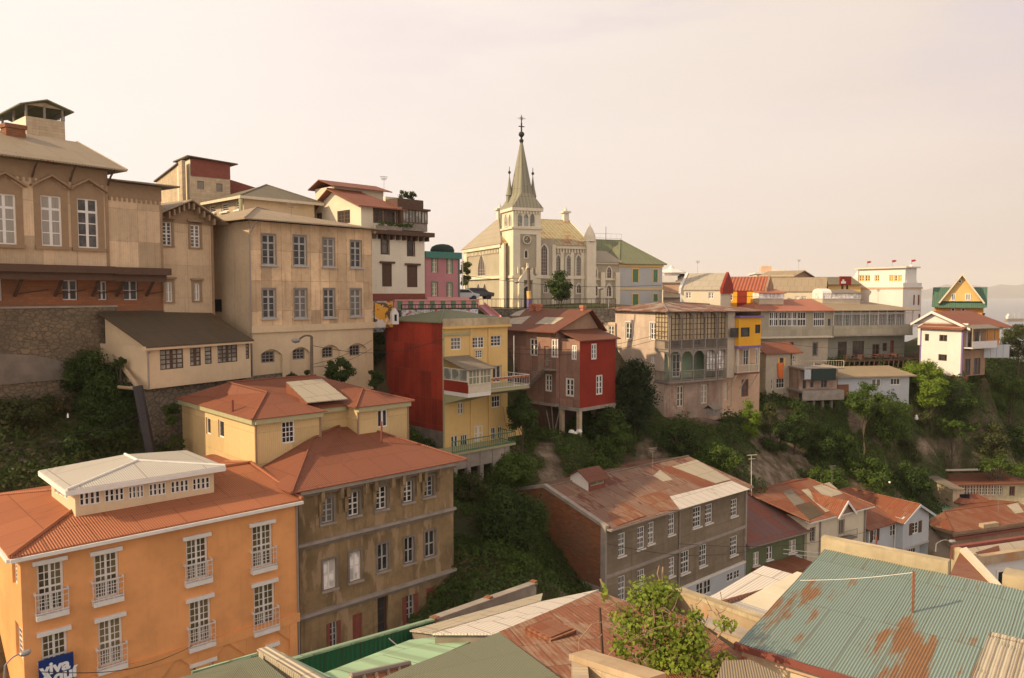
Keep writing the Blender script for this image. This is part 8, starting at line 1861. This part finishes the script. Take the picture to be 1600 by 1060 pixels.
def bush(label, px, py, D, wpx, hpx, mat='leaf_mid', n=2600, ls=.26, seed=None, name='bush', cat='bush', lump=.45, nclump=16, group=None):
    """centre pixel and size in pixels of the crown, at layout depth D; rooted in the hillside"""
    c = P(px, py, D); rx = wpx / 2 / FPX * D * KS; rz = hpx / 2 / FPX * D * KS; gz = float(hgt([c.x], [c.y])[0]); base = min(gz, c.z - rz * .8)
    if cat != 'tree' and gz < c.z - rz and c.z - rz - gz < 3 * rz: top = c.z + rz; rz = (top - gz) / 2 * 1.02; c.z = (top + gz) / 2; n = int(n * 1.2); base = gz - .05
    return tree(name, label, (c.x, c.y, base), rx, rz, c.z - base, mat, n, ls, seed=seed or int(px * 7 + py), cat=cat, trunk_r=max(.06, rx * .06), nclump=nclump, lump=lump, group=group)

# ground cover: dense creeping leaves and grass over the slope (one stuff object per kind)
def cover(name, label, n, box, fn, size, mat, lift=.5, stuff=True, mound=.6):
    x = rng.uniform(box[0], box[1], n * 2); y = rng.uniform(box[2], box[3], n * 2); m = fn(x, y); x, y = x[m][:n], y[m][:n]
    z = hgt(x, y); e_ = .6; gxn = -(hgt(x + e_, y) - z) / e_; gyn = -(hgt(x, y + e_) - z) / e_
    md = np.clip(fbm(x, y, 1.1, 9, 3) + .35, 0, 1.4) * mound; up = rng.random(len(x)) ** .6
    zz = z + md * up + lift * rng.random(len(x)) * .5; nn = np.stack([gxn, gyn, np.full(len(x), .55)], 1) + rng.normal(size=(len(x), 3)) * .5
    lv = np.clip(.5 + .3 * fbm(x, y, .8, 5, 2) + rng.normal(size=len(x)) * .22, 0, 1)
    o = leaf_mesh(name, np.stack([x, y, zz], 1), nn, size * rng.uniform(.6, 1.4, len(x)), mat, lv=lv); tag(o, label, kind='stuff'); return o
def pxof(x, y, z):
    f_ = y * cp - z * sp; return 800 + FPX * x / f_, 530 - FPX * (y * sp + z * cp) / f_
def onslope(a, b_, c_, d_, thr, seed):
    def fn(x, y):
        z = hgt(x, y); px, py = pxof(x, y, z); return (px > a) & (px < b_) & (py > c_) & (py < d_) & (fbm(x, y, .35, seed, 3) > thr) & (rockmask(x, y, z) < -.02 + rng.random(len(x)) * .12)
    return fn
cover('ivy', 'dark green creepers and yellow-flowered weeds on the left slope', 42000, (-62, -20, 38, 66), onslope(-80, 400, 590, 860, -.55, 21), .26, 'ground_leaf', mound=.9)
cover('undergrowth', 'dense dark undergrowth in the gully below the yellow and pink houses', 60000, (-10, 18, 38, 92), onslope(640, 960, 610, 1000, -.62, 22), .25, 'ground_leaf2', mound=.8)
cover('scrub', 'mixed green scrub covering the cliff below the balconied house', 95000, (8, 62, 66, 112), onslope(930, 1330, 600, 810, -.7, 23), .26, 'ground_leaf2', mound=1.2)
cover('scrub', 'rough scrub and grass on the right-hand slope under the white gabled house', 110000, (42, 118, 80, 140), onslope(1280, 1680, 560, 830, -.7, 24), .30, 'ground_leaf2', mound=1.4)
cover('dry_grass', 'patches of dry brown grass over the slopes', 30000, (-60, 110, 40, 130), onslope(-60, 1650, 590, 820, .15, 25), .34, 'dry_grass', mound=.9)

# individually visible trees and bushes
T_ = [
 ('dark round tree growing in front of the church wing', 877, 447, 124, 46, 62, 'leaf_dark', 5200, .30, 'tree'),
 ('small dark tree between the pink house and the church', 727, 425, 126, 18, 60, 'leaf_olive', 2200, .28, 'tree'),
 ('clipped round shrub at the foot of the church tower', 870, 487, 118, 40, 14, 'leaf_mid', 1500, .22, 'bush'),
 ('tall dark conifer-like tree between the red wall and the balconied house', 993, 596, 103, 62, 100, 'leaf_pine', 15000, .26, 'bush'),
 ('dark leafy tree between the yellow house and the pink stilt house', 817, 648, 88, 50, 78, 'leaf_dark', 6500, .24, 'tree'),
 ('wide spreading olive-green tree below the yellow house terrace', 800, 735, 79, 84, 60, 'leaf_mid', 8000, .22, 'tree'),
 ('big dark tree leaning against the orange brick side wall', 795, 812, 70, 132, 118, 'leaf_dark', 24000, .21, 'bush'),
 ('reddish-brown thicket left of the spreading tree', 738, 765, 76, 62, 60, 'leaf_olive', 5000, .2, 'bush'),
 ('dark bush right under the red annex stilts', 955, 672, 100, 76, 80, 'leaf_dark', 7000, .24, 'bush'),
 ('bright yellow-green tree cluster on the slope below the red annex', 968, 690, 97, 46, 70, 'leaf_mid', 4200, .24, 'tree'),
 ('bright lime-green bush in front of the peach ground floor', 1172, 640, 109, 38, 36, 'leaf_bright', 4200, .2, 'bush'),
 ('dull olive bush between lime bush and cottage', 1204, 636, 112, 32, 34, 'leaf_olive', 2600, .22, 'bush'),
 ('dark ivy mound hanging below the cottage', 1242, 650, 113, 52, 60, 'leaf_dark', 5000, .24, 'bush'),
 ('tall shaggy shrub below the deck building', 1280, 690, 114, 64, 80, 'leaf_dark', 6500, .26, 'bush'),
 ('light green feathery tree in front of the shed windows', 1352, 625, 120, 56, 62, 'leaf_mid', 6500, .26, 'tree'),
 ('mid-green shrub mass left of the brick pier foot', 1318, 705, 116, 60, 70, 'leaf_mid', 5000, .28, 'bush'),
 ('dense green tree at the centre of the right slope', 1392, 660, 124, 80, 90, 'leaf_mid', 8000, .28, 'tree'),
 ('upper bright yellow-green tree left of the white gabled house', 1443, 583, 138, 62, 50, 'leaf_bright', 8500, .28, 'tree'),
 ('lower bright yellow-green tree beneath the first bright tree', 1456, 612, 134, 54, 52, 'leaf_bright', 7500, .28, 'tree'),
 ('dark green tree right of the two bright trees', 1492, 625, 136, 62, 80, 'leaf_dark', 7000, .3, 'tree'),
 ('olive shrub with tan leaves under the bright trees', 1446, 652, 132, 36, 46, 'leaf_olive', 3000, .28, 'bush'),
 ('pale green shrub above the bare rock bank', 1488, 668, 133, 44, 34, 'leaf_mid', 3600, .26, 'bush'),
 ('light tipped shrub row above the bare rock bank, right part', 1514, 662, 135, 32, 30, 'leaf_mid', 2800, .26, 'bush'),
 ('rounded grey-green tree above the workshop roof', 1548, 690, 134, 66, 78, 'leaf_olive', 7500, .28, 'tree'),
 ('dark tree cut by the right edge at mid slope', 1592, 690, 138, 62, 70, 'leaf_dark', 5500, .3, 'tree'),
 ('bright-topped tree at the right edge under the fence panels', 1580, 608, 146, 66, 56, 'leaf_mid', 7000, .3, 'tree'),
 ('tall olive tree at the right edge against the bay', 1592, 535, 156, 60, 62, 'leaf_olive', 6500, .32, 'tree'),
 ('round bush right of the brick stub under the gabled house', 1552, 626, 146, 40, 34, 'leaf_mid', 3000, .28, 'bush'),
 ('dark bush in the shade under the balconies of the gabled house', 1530, 590, 150, 44, 40, 'leaf_dark', 3500, .3, 'bush'),
 ('low green shrub line at the foot of the right slope', 1560, 728, 126, 90, 20, 'leaf_mid', 3600, .26, 'bush'),
 ('dark ivy clump beside the sloping pipe', 150, 575, 68, 110, 62, 'leaf_dark', 9000, .2, 'bush'),
 ('tall dark ivy bank directly below the stone wall beside the pipe', 168, 632, 66.5, 100, 110, 'leaf_dark', 13000, .19, 'bush'),
 ('rusty-leaved thicket at the far left of the slope under the concrete patch', 40, 640, 64, 130, 46, 'leaf_olive', 7000, .19, 'bush'),
 ('green weed mound on the left slope above the white roof', 60, 740, 60, 120, 50, 'leaf_dark', 6000, .2, 'bush'),
 ('green weed mound on the middle of the left slope', 150, 690, 64, 110, 60, 'leaf_dark', 6500, .2, 'bush'),
 ('yellow-flowered weeds beside the left side wall', 186, 566, 67, 24, 18, 'ground_leaf', 900, .16, 'bush'),
 ('ivy patch climbing the mottled cliff wall', 267, 647, 66, 24, 50, 'leaf_dark', 3000, .16, 'bush'),
 ('white-flowered shrub at the foot of the cliff wall', 275, 695, 66, 30, 30, 'leaf_mid', 1500, .16, 'bush'),
 ('dark shrub behind the yellow roof, left one below the lamp post', 468, 590, 78, 42, 30, 'leaf_dark', 3400, .2, 'bush'),
 ('tall dark shrub behind the yellow roof, in front of the right arches', 531, 580, 80, 56, 44, 'leaf_dark', 5200, .22, 'bush'),
 ('small dark shrub at the right corner of the institute', 588, 592, 84, 34, 34, 'leaf_dark', 2600, .22, 'bush'),
 ('dark creeper on the bank left of the red metal wall', 590, 540, 94, 26, 60, 'leaf_dark', 2600, .26, 'bush'),
 ('little shrub growing at the concrete foot of the red metal wall', 649, 682, 82, 16, 14, 'leaf_mid', 700, .2, 'bush'),
 ('dark hedge along the lane below the mural', 665, 496, 98, 60, 14, 'leaf_dark', 1800, .26, 'hedge'),
 ('dense green bush halfway down the gully between the two rock faces', 940, 740, 90, 70, 60, 'leaf_mid', 5000, .22, 'bush'),
 ('dark hanging shrub at the top left of the small rock face', 1062, 690, 101, 80, 56, 'leaf_dark', 6000, .24, 'bush'),
 ('broad dark scrub bush left of the aerial mast', 1120, 722, 98, 84, 60, 'leaf_mid', 6500, .24, 'bush'),
 ('shaggy green bush right of the ochre cliff', 1290, 748, 106, 60, 60, 'leaf_mid', 4800, .26, 'bush'),
 ('wide green shrub in the middle of the right slope', 1352, 738, 114, 90, 56, 'leaf_mid', 6500, .28, 'bush'),
 ('low dark shrub above the white bay house', 1420, 745, 118, 84, 50, 'leaf_dark', 5500, .28, 'bush'),
 ('olive shrub directly left of the pale rock bank', 1418, 706, 126, 56, 44, 'leaf_olive', 3800, .28, 'bush'),
 ('shrub on the bank right of the rounded grey-green tree', 1590, 745, 132, 60, 30, 'leaf_mid', 3200, .28, 'bush'),
 ('ivy-like shrub hanging above the ochre cliff', 1215, 672, 110, 60, 34, 'leaf_dark', 3800, .24, 'bush'),
 ('grassy green mound in the gully left of the orange brick wall', 790, 890, 64, 110, 46, 'leaf_mid', 5500, .18, 'bush'),
 ('low grass tuft at the base of the brown building corner', 722, 940, 58, 40, 34, 'leaf_dark', 1800, .18, 'bush'),
]
for (lb, px, py, D, w_, h_, m, n, ls, cat) in T_:
    bush(lb, px, py, D, w_, h_, m, n, ls, name='tree' if cat == 'tree' else ('hedge' if cat == 'hedge' else 'shrub'), cat=cat, nclump=max(12, int(n / 220)), lump=.36)
# villa balcony plants
for k, ((xy), z) in enumerate(villa_pl): p = empty('potted_plant', (xy[0], xy[1], z), 0, 'small green plant in the balcony planter of the white villa', 'plant', 'plants along the villa balcony'); pp, nn, lv, cc = crown_points(.35, .35, .35, .25, 6, 160, 40 + k); leaf_mesh('foliage', pp, nn, .14, 'leaf_mid', p, lv=lv)
for k, ((xy), z) in enumerate(villa_roofg): p = empty('potted_plant', (xy[0], xy[1], z), 0, 'leafy plant on top of the dark gallery roof of the white villa', 'plant', 'plants on the villa gallery roof'); pp, nn, lv, cc = crown_points(.6, .6, .7, .5, 8, 420, 60 + k); leaf_mesh('foliage', pp, nn, .2, 'leaf_olive', p, lv=lv)

# vine-covered dead tree in the foreground
vp = P(1040, 1075, 20); vr = empty('climbing_vine', vp, 0, 'tangled leafy vine climbing over bare branches, bottom centre foreground', 'vine')
D0 = 20; sc = D0 * KS / FPX
pts = []; nrs = []; lvs = []
rs = np.random.RandomState(5)
for (px, py, w_, h_, n, D) in ((1010, 930, 62, 56, 420, 20.5), (1040, 925, 50, 40, 260, 20.5), (985, 975, 70, 60, 420, 20.3), (1035, 975, 74, 60, 420, 20.2), (1062, 1010, 64, 50, 380, 20), (1020, 1022, 60, 50, 300, 20), (1090, 1000, 36, 66, 360, 19.8), (1085, 960, 22, 24, 60, 19.9), (1070, 1045, 80, 46, 420, 19.5), (1110, 1050, 70, 36, 360, 19.3), (1135, 975, 34, 20, 60, 19.6), (965, 1010, 30, 22, 60, 20), (975, 1020, 26, 16, 60, 19.8), (944, 925, 10, 34, 30, 20.4), (1165, 1045, 28, 24, 100, 19.2), (1000, 1052, 60, 30, 160, 19.3), (1136, 1030, 26, 22, 90, 19.3)):
    n = int(n * 1.55); c = P(px, py, D) - vp; e_ = rs.normal(size=(n, 3)); e_ /= np.linalg.norm(e_, axis=1)[:, None]; rr = rs.uniform(.1, 1.25, n) ** .8
    pts.append(np.array(c) + e_ * rr[:, None] * np.array([w_ * sc / 2, (w_ + h_) * sc * .3, h_ * sc / 2])); nrs.append(e_ + rs.normal(size=(n, 3)) * .5 + np.array([0, -.3, .5])); lvs.append(np.clip(rs.random(n) * .8 + rs.random() * .3, 0, 1))
leaf_mesh('foliage', np.vstack(pts), np.vstack(nrs), .086 * rs.uniform(.5, 1.5, sum(len(p) for p in pts)), 'leaf_vine', vr, lv=np.concatenate(lvs), aspect=.75)
q = MB()
def br(pl, r0):
    prev = None
    for i, (px, py, D) in enumerate(pl):
        p = P(px, py, D) - vp
        if prev is not None: q.tube(prev, p, r0 * (1 - .7 * (i - 1) / len(pl)), 6, r0 * (1 - .7 * i / len(pl)))
        prev = p
br([(1040, 1110, 20), (1035, 1040, 20.2), (1025, 980, 20.4), (1030, 935, 20.6), (1040, 918, 20.7)], .09); br([(1035, 1040, 20.2), (1000, 1000, 20.3), (975, 960, 20.5), (948, 930, 20.5), (938, 905, 20.6)], .05)
br([(1030, 935, 20.6), (1034, 915, 20.8), (1036, 886, 20.9)], .035); br([(1034, 915, 20.8), (1027, 897, 20.8), (1030, 884, 20.8)], .02); br([(1025, 980, 20.4), (1050, 940, 20.9), (1063, 925, 21)], .05); br([(1050, 940, 20.9), (1048, 955, 20.9), (1062, 960, 21)], .03)
br([(1040, 1110, 20), (1075, 1040, 19.8), (1088, 985, 19.8), (1080, 945, 20)], .05); br([(1075, 1040, 19.8), (1110, 1010, 19.6), (1140, 970, 19.6)], .035); br([(1060, 1075, 19.5), (1110, 1050, 19.3), (1160, 1045, 19.2)], .04)
for k in range(75):
    px, py = rs.uniform(930, 1130), rs.uniform(925, 1055); D = 20 + rs.uniform(-.5, .5); a = rs.uniform(0, 6.28); L_ = rs.uniform(12, 40); br([(px, py, D), (px + math.cos(a) * L_ * .5, py + math.sin(a) * L_ * .5 + rs.uniform(-6, 6), D + .1), (px + math.cos(a) * L_, py + math.sin(a) * L_, D)], .009)
br([(905, 1040, 19.5), (905, 1000, 19.8), (925, 975, 20), (955, 970, 20.2)], .016); br([(930, 1045, 19.6), (960, 1015, 19.8), (990, 1000, 20)], .016)
q.build('branches', 'dry_twig', vr)
pp = P(937, 950, 20.3); q = MB(); po = empty('wooden_post', P(945, 1035, 20), 0, 'thin dark leaning post left of the vine', 'post'); q.tube((0, 0, -.6), pp - P(945, 1035, 20), .035, 6); q.build('post', 'wood_dark', po)

# ================================================================== SEA, FAR SHORE, SHIP
simple('sea_water', (.10, .12, .14), .25, var=.05, scale=.01, bump=.0)
m = MB(); m.poly([(-15500, 190, -80), (15500, 190, -80), (15500, 13500, -80), (-15500, 13500, -80)]); o = m.build('sea', 'sea_water'); tag(o, 'calm hazy bay', kind='structure')
simple('far_land', (.10, .09, .06), .9, var=.2, scale=.004)
def ridge(y0, hmax, seed, x0, x1, n=160):
    xs = np.linspace(x0, x1, n); h = hmax * (.55 + .32 * fbm(xs, xs * 0, .0012, seed, 5) + .1 * fbm(xs, xs * 0, .006, seed + 1, 3)) * np.clip((xs - x0) / 900, 0.05, 1)
    rows = [(0, 0), (250, .45), (700, .85), (1200, 1.0), (1900, .55), (2600, 0)]; vs = []; fs = []
    for j, (dy, f) in enumerate(rows):
        for i in range(n): vs.append((xs[i], y0 + dy + 60 * math.sin(i * .5 + j), -82 + max(0, h[i]) * f * (1 + .12 * math.sin(i * .9 + j * 2))))
    for j in range(len(rows) - 1):
        for i in range(n - 1): a = j * n + i; fs.append((a, a + 1, a + n + 1, a + n))
    me = bpy.data.meshes.new('far_hills'); me.from_pydata(vs, [], fs); me.materials.append(MATS['far_land']); me.polygons.foreach_set('use_smooth', [True] * len(fs)); me.update(); o = bpy.data.objects.new('far_hills', me); C.objects.link(o); tag(o, 'hazy far shore hills', kind='structure')
ridge(11500, 240, 4, 5200, 15500)
sp_ = P(1585, 500, 458); sh = empty('cargo_ship', ray(1585, 502) * (-80 / ray(1585, 502).z), R(15), 'small white-topped cargo ship anchored in the bay at the right edge', 'ship')
Ls = 34
q = MB(); hull = [(-Ls, 0), (-Ls * .9, -4.5), (Ls * .75, -4.5), (Ls, 0), (Ls * .75, 4.5), (-Ls * .9, 4.5)]; q.prism([Vector((x, y, -1)) for x, y in hull], Vector((0, 0, 8))); q.build('hull', 'dustbrown', sh)
q = MB(); q.box(-Ls * .8, -Ls * .35, -4, 4, 7, 16); q.box(-Ls * .7, -Ls * .45, -3, 3, 16, 21); q.build('superstructure', 'white_wall', sh)
for x in (0, Ls * .45): q = MB(); q.tube((x, 0, 7), (x, 0, 22), .6, 5); q.tube((x, 0, 9), (x + 8, 0, 18), .4, 5); q.build('crane', 'cream_trim', sh)

# ================================================================== STREET FURNITURE AND SMALL THINGS
def lamp(label, foot, top, arm, name='street_lamp', wood=False, r=.07, head=.35):
    o = empty(name, foot, 0, label, 'street lamp'); f = Vector(foot); q = MB(); q.tube((0, 0, 0), Vector(top) - f, r, 8, r * .7); q.build('pole', 'pole_wood' if wood else 'lampgrey', o)
    t = Vector(top) - f; a = Vector(arm) - f; q = MB(); prev = t
    for k in range(1, 7):
        s_ = k / 6; p = t.lerp(a, s_); p.z += .5 * math.sin(math.pi * s_) * (a - t).length * .35; q.tube(prev, p, r * .5, 6); prev = p
    q.build('arm', 'pole_wood' if wood else 'lampgrey', o)
    d = (a - t); d.z = 0; d.normalize(); q = MB(); q.lathe((0, 0, 0), [(.02, .10), (.13, .08), (.17, 0), (.12, -.10), (.01, -.14)], 10); hd = q.build('lamp_head', 'lampgrey', o); hd.location = a + d * head * .5; hd.scale = (head / .17, head / .25, head / .25); hd.rotation_euler = (0, 0, math.atan2(d.y, d.x))
    return o
lamp('grey street lamp with curved arm at the bottom left corner', P(6, 1110, 31), P(8, 1040, 31), P(34, 1022, 31.5), head=.2, r=.05)
lamp('pole-mounted street lamp with stepped wooden pole in front of the institute arches', P(487, 612, 77), P(487, 526, 77), P(466, 532, 76), wood=True, r=.16, head=.4)
o = lamp('pale curved lamp arm on the brown corner building', P(1462, 862, 76), P(1463, 850, 76), P(1485, 846, 76), r=.06, head=.3)
lamp('slim street lamp at the left of the church portal', P(791, 482, 120), P(791, 440, 120), P(805, 441, 120), r=.08)
lamp('slim street lamp in front of the church annex', P(951, 483, 122), P(951, 452, 122), P(941, 451, 122), r=.08, head=.4)
# painted pole before the church door
o = empty('utility_pole', P(827, 490, 118), 0, 'utility pole painted blue and yellow at its foot in front of the church door', 'pole'); a = P(827, 490, 118)
for nm, y0_, y1_, m in (('painted_base', 490, 468, 'purple_trim'), ('painted_band', 468, 455, 'yellow_trim'), ('shaft', 455, 419, 'pole_wood')):
    q = MB(); q.tube(P(827, y0_, 118) - a, P(827 - (490 - y1_) * .02, y1_, 118) - a, .28 if nm != 'shaft' else .2, 8); q.build(nm, m, o)
def pole(label, foot, top, mat='pole_wood', r=.1, bars=(), name='utility_pole', cat='pole'):
    o = empty(name, foot, 0, label, cat); q = MB(); t = Vector(top) - Vector(foot); q.tube((0, 0, 0), t, r, 7, r * .8); q.build('shaft', mat, o)
    for z, w_ in bars: q = MB(); q.tube((-w_, -.1, t.z + z), (w_, .1, t.z + z), .03, 4); q.build('crossbar', mat, o)
    return o
pole('thin television aerial mast rising behind the patchwork roof', P(1174, 775, 92), P(1174, 711, 92), 'cream_trim', .04, ((-.02, .5), (-.4, .35)), 'aerial', 'aerial')
pole('thin red post in front of the white house windows', P(1369, 872, 40), P(1369, 838, 40), 'wood_red', .05, (), 'post', 'post')
pole('tall grey mast left of the church', P(723, 478, 120), P(723, 405, 120), 'grey_trim', .06)
# sloping pipe down the cliff
pr = empty('drain_pipe', P(232, 745, 63), 0, 'long sloping drain pipe running down the cliff beside the lean-to', 'pipe'); a = P(232, 745, 63)
q = MB(); q.tube(P(163, 533, 71) - a, P(216, 606, 65.5) - a, .17, 8); q.build('upper_pipe', 'tan_parapet', pr); q = MB(); q.tube(P(215, 604, 65) - a, P(237, 715, 64) - a, .34, 8); q.build('lower_pipe', 'iron', pr); q = MB(); q.tube(P(185, 605, 66) - a, P(222, 608, 65) - a, .12, 6); q.build('side_pipe', 'tan_parapet', pr)
# cables
def cable(label, a, b_, sag=.6, r=.018, mat='iron'):
    A_, B_ = P(*a), P(*b_); o = empty('overhead_cable', A_, 0, label, 'cable'); q = MB(); prev = Vector((0, 0, 0)); n = 14
    for k in range(1, n + 1): f = k / n; p = (B_ - A_) * f; p.z -= sag * math.sin(math.pi * f); q.tube(prev, p, r, 4); prev = p
    q.build('wire', mat, o)
cable('thin upper cable crossing the left slope', (-20, 692, 48), (228, 642, 63)); cable('thin lower cable crossing the left slope', (-20, 702, 48), (228, 648, 63), .7)
cable('cable running from the left slope to the yellow house corner', (120, 720, 58), (286, 676, 66), .5); cable('cable across the front of the orange building, lower', (60, 1050, 30), (300, 1010, 45), .5, .014)
cable('cable from the stepped pole to the institute wall corner', (487, 570, 77), (581, 532, 88), .3); cable('lower cable from the stepped pole towards the institute corner', (487, 574, 77), (581, 545, 88), .4); cable('wire across the ridge in front of the cream row house', (1030, 455, 140), (1200, 462, 150), .5, .025)
cable('long sagging wire from the stepped pole to the yellow balcony house', (487, 540, 77), (694, 530, 84), .9, .02)
cable('wire in front of the stilt house towards the balconied house', (793, 545, 92), (1039, 520, 108), .8, .02); cable('second wire in front of the stilt house, a little lower', (793, 552, 92), (1039, 527, 108), .9, .02)
cable('wire along the fronts of the lower valley houses', (1060, 850, 72), (1360, 830, 95), .8, .02); cable('wire from the warehouse corner to the green house', (948, 850, 69), (1170, 862, 84), .6, .02)
cable('high wire passing in front of the church', (720, 430, 118), (1035, 446, 126), .7, .025); cable('wire over the verandah houses towards the gabled house', (1190, 532, 130), (1440, 540, 134), .8, .02)
for i_, (px, py0, py1, D, lb) in enumerate(((1090, 428, 408, 160, 'small television aerial on the cream row house'), (1248, 424, 406, 180, 'television aerial on the pale yellow block'), (1372, 470, 452, 146, 'aerial on the tan verandah roof'), (600, 300, 276, 98, 'aerial on the red villa roof'), (1020, 735, 700, 82, 'aerial on the ridge of the patchwork roof'), (1300, 757, 728, 98, 'aerial on the cream house roof'), (455, 340, 318, 84, 'short aerial on the institute roof'), (1560, 797, 770, 105, 'aerial on the corner building roof'))):
    pole(lb, P(px, py0 + 3, D), P(px, py1, D), 'wood_grey', .018, ((-.03, .36), (-.18, .3), (-.33, .22)), 'aerial', 'aerial')
# parked cars between pink house and church
def car(label, px, py, D, yaw, col, s=1.0):
    simple('car_' + col[0], col[1], .3, var=.03); o = empty('parked_car', P(px, py, D), R(yaw), label, 'car'); q = MB()
    prof = [(-2.0, .35), (2.0, .35), (2.05, .8), (1.3, .95), (.7, 1.4), (-1.0, 1.42), (-1.75, .98), (-2.05, .85)]; q.prism([Vector((x, -.82, z)) for x, z in prof], Vector((0, 1.64, 0))); bd = q.build('body', 'car_' + col[0], o); md = bd.modifiers.new('b', 'BEVEL'); md.width = .08; md.segments = 2
    q = MB(); q.prism([Vector((x, -.835, z)) for x, z in ((-1.4, .98), (1.1, .98), (.62, 1.33), (-.95, 1.35))], Vector((0, 1.67, 0))); q.build('window', 'glass_dark', o)
    for x in (-1.25, 1.3):
        for y in (-.8, .8): q = MB(); q.tube((x, y - .1, .32), (x, y + .1, .32), .32, 14); w_ = q.build('wheel', 'iron', o)
car('pale car parked between the pink house and the church', 722, 470, 117, 15, ('white', (.6, .6, .6))); car('dark car parked at the side of the church', 745, 468, 118, 20, ('dark', (.07, .07, .08)))
# slide
so_ = empty('slide', P(750, 478, 108), 0, 'red playground slide going down the bank below the church', 'slide'); a = P(750, 478, 108); b_ = P(776, 500, 100) - a
q = MB(); w_ = Vector((.45, .2, 0)); q.prism([-w_, w_, b_ + w_, b_ - w_], Vector((0, 0, .12))); q.build('chute', 'rose_wall', so_)
for s_ in (-1, 1): q = MB(); q.prism([w_ * s_, w_ * s_ + Vector((0, 0, .4)), b_ + w_ * s_ + Vector((0, 0, .4)), b_ + w_ * s_], Vector((.05 * s_, 0, 0))); q.build('side_rail', 'rose_light', so_)
q = MB(); q.tube((-.4, .2, .1), (-.4, .4, -2.2), .06, 5); q.tube((.4, .2, .1), (.4, .4, -2.2), .06, 5); q.build('leg', 'iron', so_)
# railing along the church forecourt
fr = Bld('iron_fence', 'dark iron railing along the church forecourt', 'fence', 742, 480, 114, 82, -3); fr.zb = fr.z(0, 0, 482); fr.root.location.z = fr.zb; Lf = fr.sx(962); fr.railing([(0, 0), (Lf, 0)], fr.zb, 1.1, 'iron', step=.5, r=.025)
fw = Bld('forecourt_wall', 'low grassy retaining wall under the church railing', 'wall', 742, 483, 114.3, 82, -5); q = MB(); q.box(0, Lf, 0, .5, fw.z(0, 0, 505), fw.z(0, 0, 483)); fw.zb = fw.z(0, 0, 505); fw.root.location.z = fw.zb; fw.add(q, 'wall', 'stone_grey')
# terrace furniture
for k, (xy, z) in enumerate(vh_furn):
    o = empty('terrace_table', (xy[0], xy[1], z), k, 'wooden table with benches on the verandah house terrace', 'table', 'tables on the terrace'); q = MB(); q.box(-.6, .6, -.4, .4, .7, .76); q.build('tabletop', 'wood_red', o); q = MB()
    for x in (-.5, .5): q.box(x - .04, x + .04, -.3, .3, 0, .7)
    q.build('leg', 'wood_dark', o); q = MB(); q.box(-.6, .6, -.85, -.6, .42, .46); q.box(-.6, .6, .6, .85, .42, .46); q.box(-.5, -.4, -.8, .8, .3, .36); q.box(.4, .5, -.8, .8, .3, .36); q.build('bench', 'wood_dark', o)
# debris under the stilt house
for i, (px, py) in enumerate(((893, 673), (899, 676), (905, 672), (882, 690), (868, 684))):
    p = P(px, py, 96); o = empty('rubble', p, i, 'white rubbish heap lying under the stilt house' if i < 3 else 'broken plank on the slope under the stilt house', 'rubble', 'white rubbish under the stilt house' if i < 3 else 'planks under the stilt house'); q = MB()
    if i < 3: q.lathe((0, 0, 0), [(.34, -.2), (.30, -.05), (.2, .06), (.02, .1)], 7)
    else: q.box(-1.0, 1.0, -.1, .1, 0, .06)
    q.build('heap' if i < 3 else 'plank', 'sheet_white' if i < 3 else 'wood_grey', o)
o = empty('gull', P(1432, 656, 130), 0, 'white bird perched on the slope below the bright trees', 'bird'); q = MB(); q.lathe((0, 0, 0), [(.01, -.1), (.2, 0), (.26, .2), (.16, .42), (.12, .5), (.13, .6), (.02, .68)], 8); q.prism([Vector((-.1, 0, .55)), Vector((-.3, 0, .58)), Vector((-.1, 0, .62))], Vector((0, .04, 0))); q.build('body', 'white_wall', o)
o = empty('litter', P(1390, 754, 108), 0, 'small white round object lying low on the right slope', 'litter'); q = MB(); q.lathe((0, 0, 0), [(.01, -.12), (.11, -.07), (.13, .03), (.09, .1), (.01, .13)], 8); q.build('body', 'white_plastic', o)
o = empty('litter', P(106, 650, 62), 0, 'small white bottle-like object lying on the left slope', 'litter'); q = MB(); q.lathe((0, 0, 0), [(.01, -.15), (.06, -.12), (.06, .06), (.03, .12), (.025, .18)], 8); q.build('body', 'white_plastic', o)

# street and ground sheet
simple('asphalt', (.06, .055, .05), .9)
m = MB(); m.poly([(-120, -12, -21.5), (160, -12, -21.5), (160, 32, -21.5), (-120, 32, -21.5)]); o = m.build('street', 'asphalt'); tag(o, 'shadowed street at the bottom of the valley', kind='structure')

# ================================================================== AIR
hz_ = MB(); hz_.box(-16500, 16500, -60, 16000, -95, 420); me = bpy.data.meshes.new('haze')
hm = bpy.data.materials.new('haze'); hm.use_nodes = True; t = hm.node_tree; t.nodes.clear(); pv = t.nodes.new('ShaderNodeVolumePrincipled'); pv.inputs['Color'].default_value = (.99, .95, .91, 1); pv.inputs['Density'].default_value = HAZE; pv.inputs['Anisotropy'].default_value = .1
ou = t.nodes.new('ShaderNodeOutputMaterial'); t.links.new(pv.outputs[0], ou.inputs['Volume'])
MATS['haze'] = hm; o = hz_.build('haze', 'haze'); tag(o, 'warm coastal haze', kind='stuff')
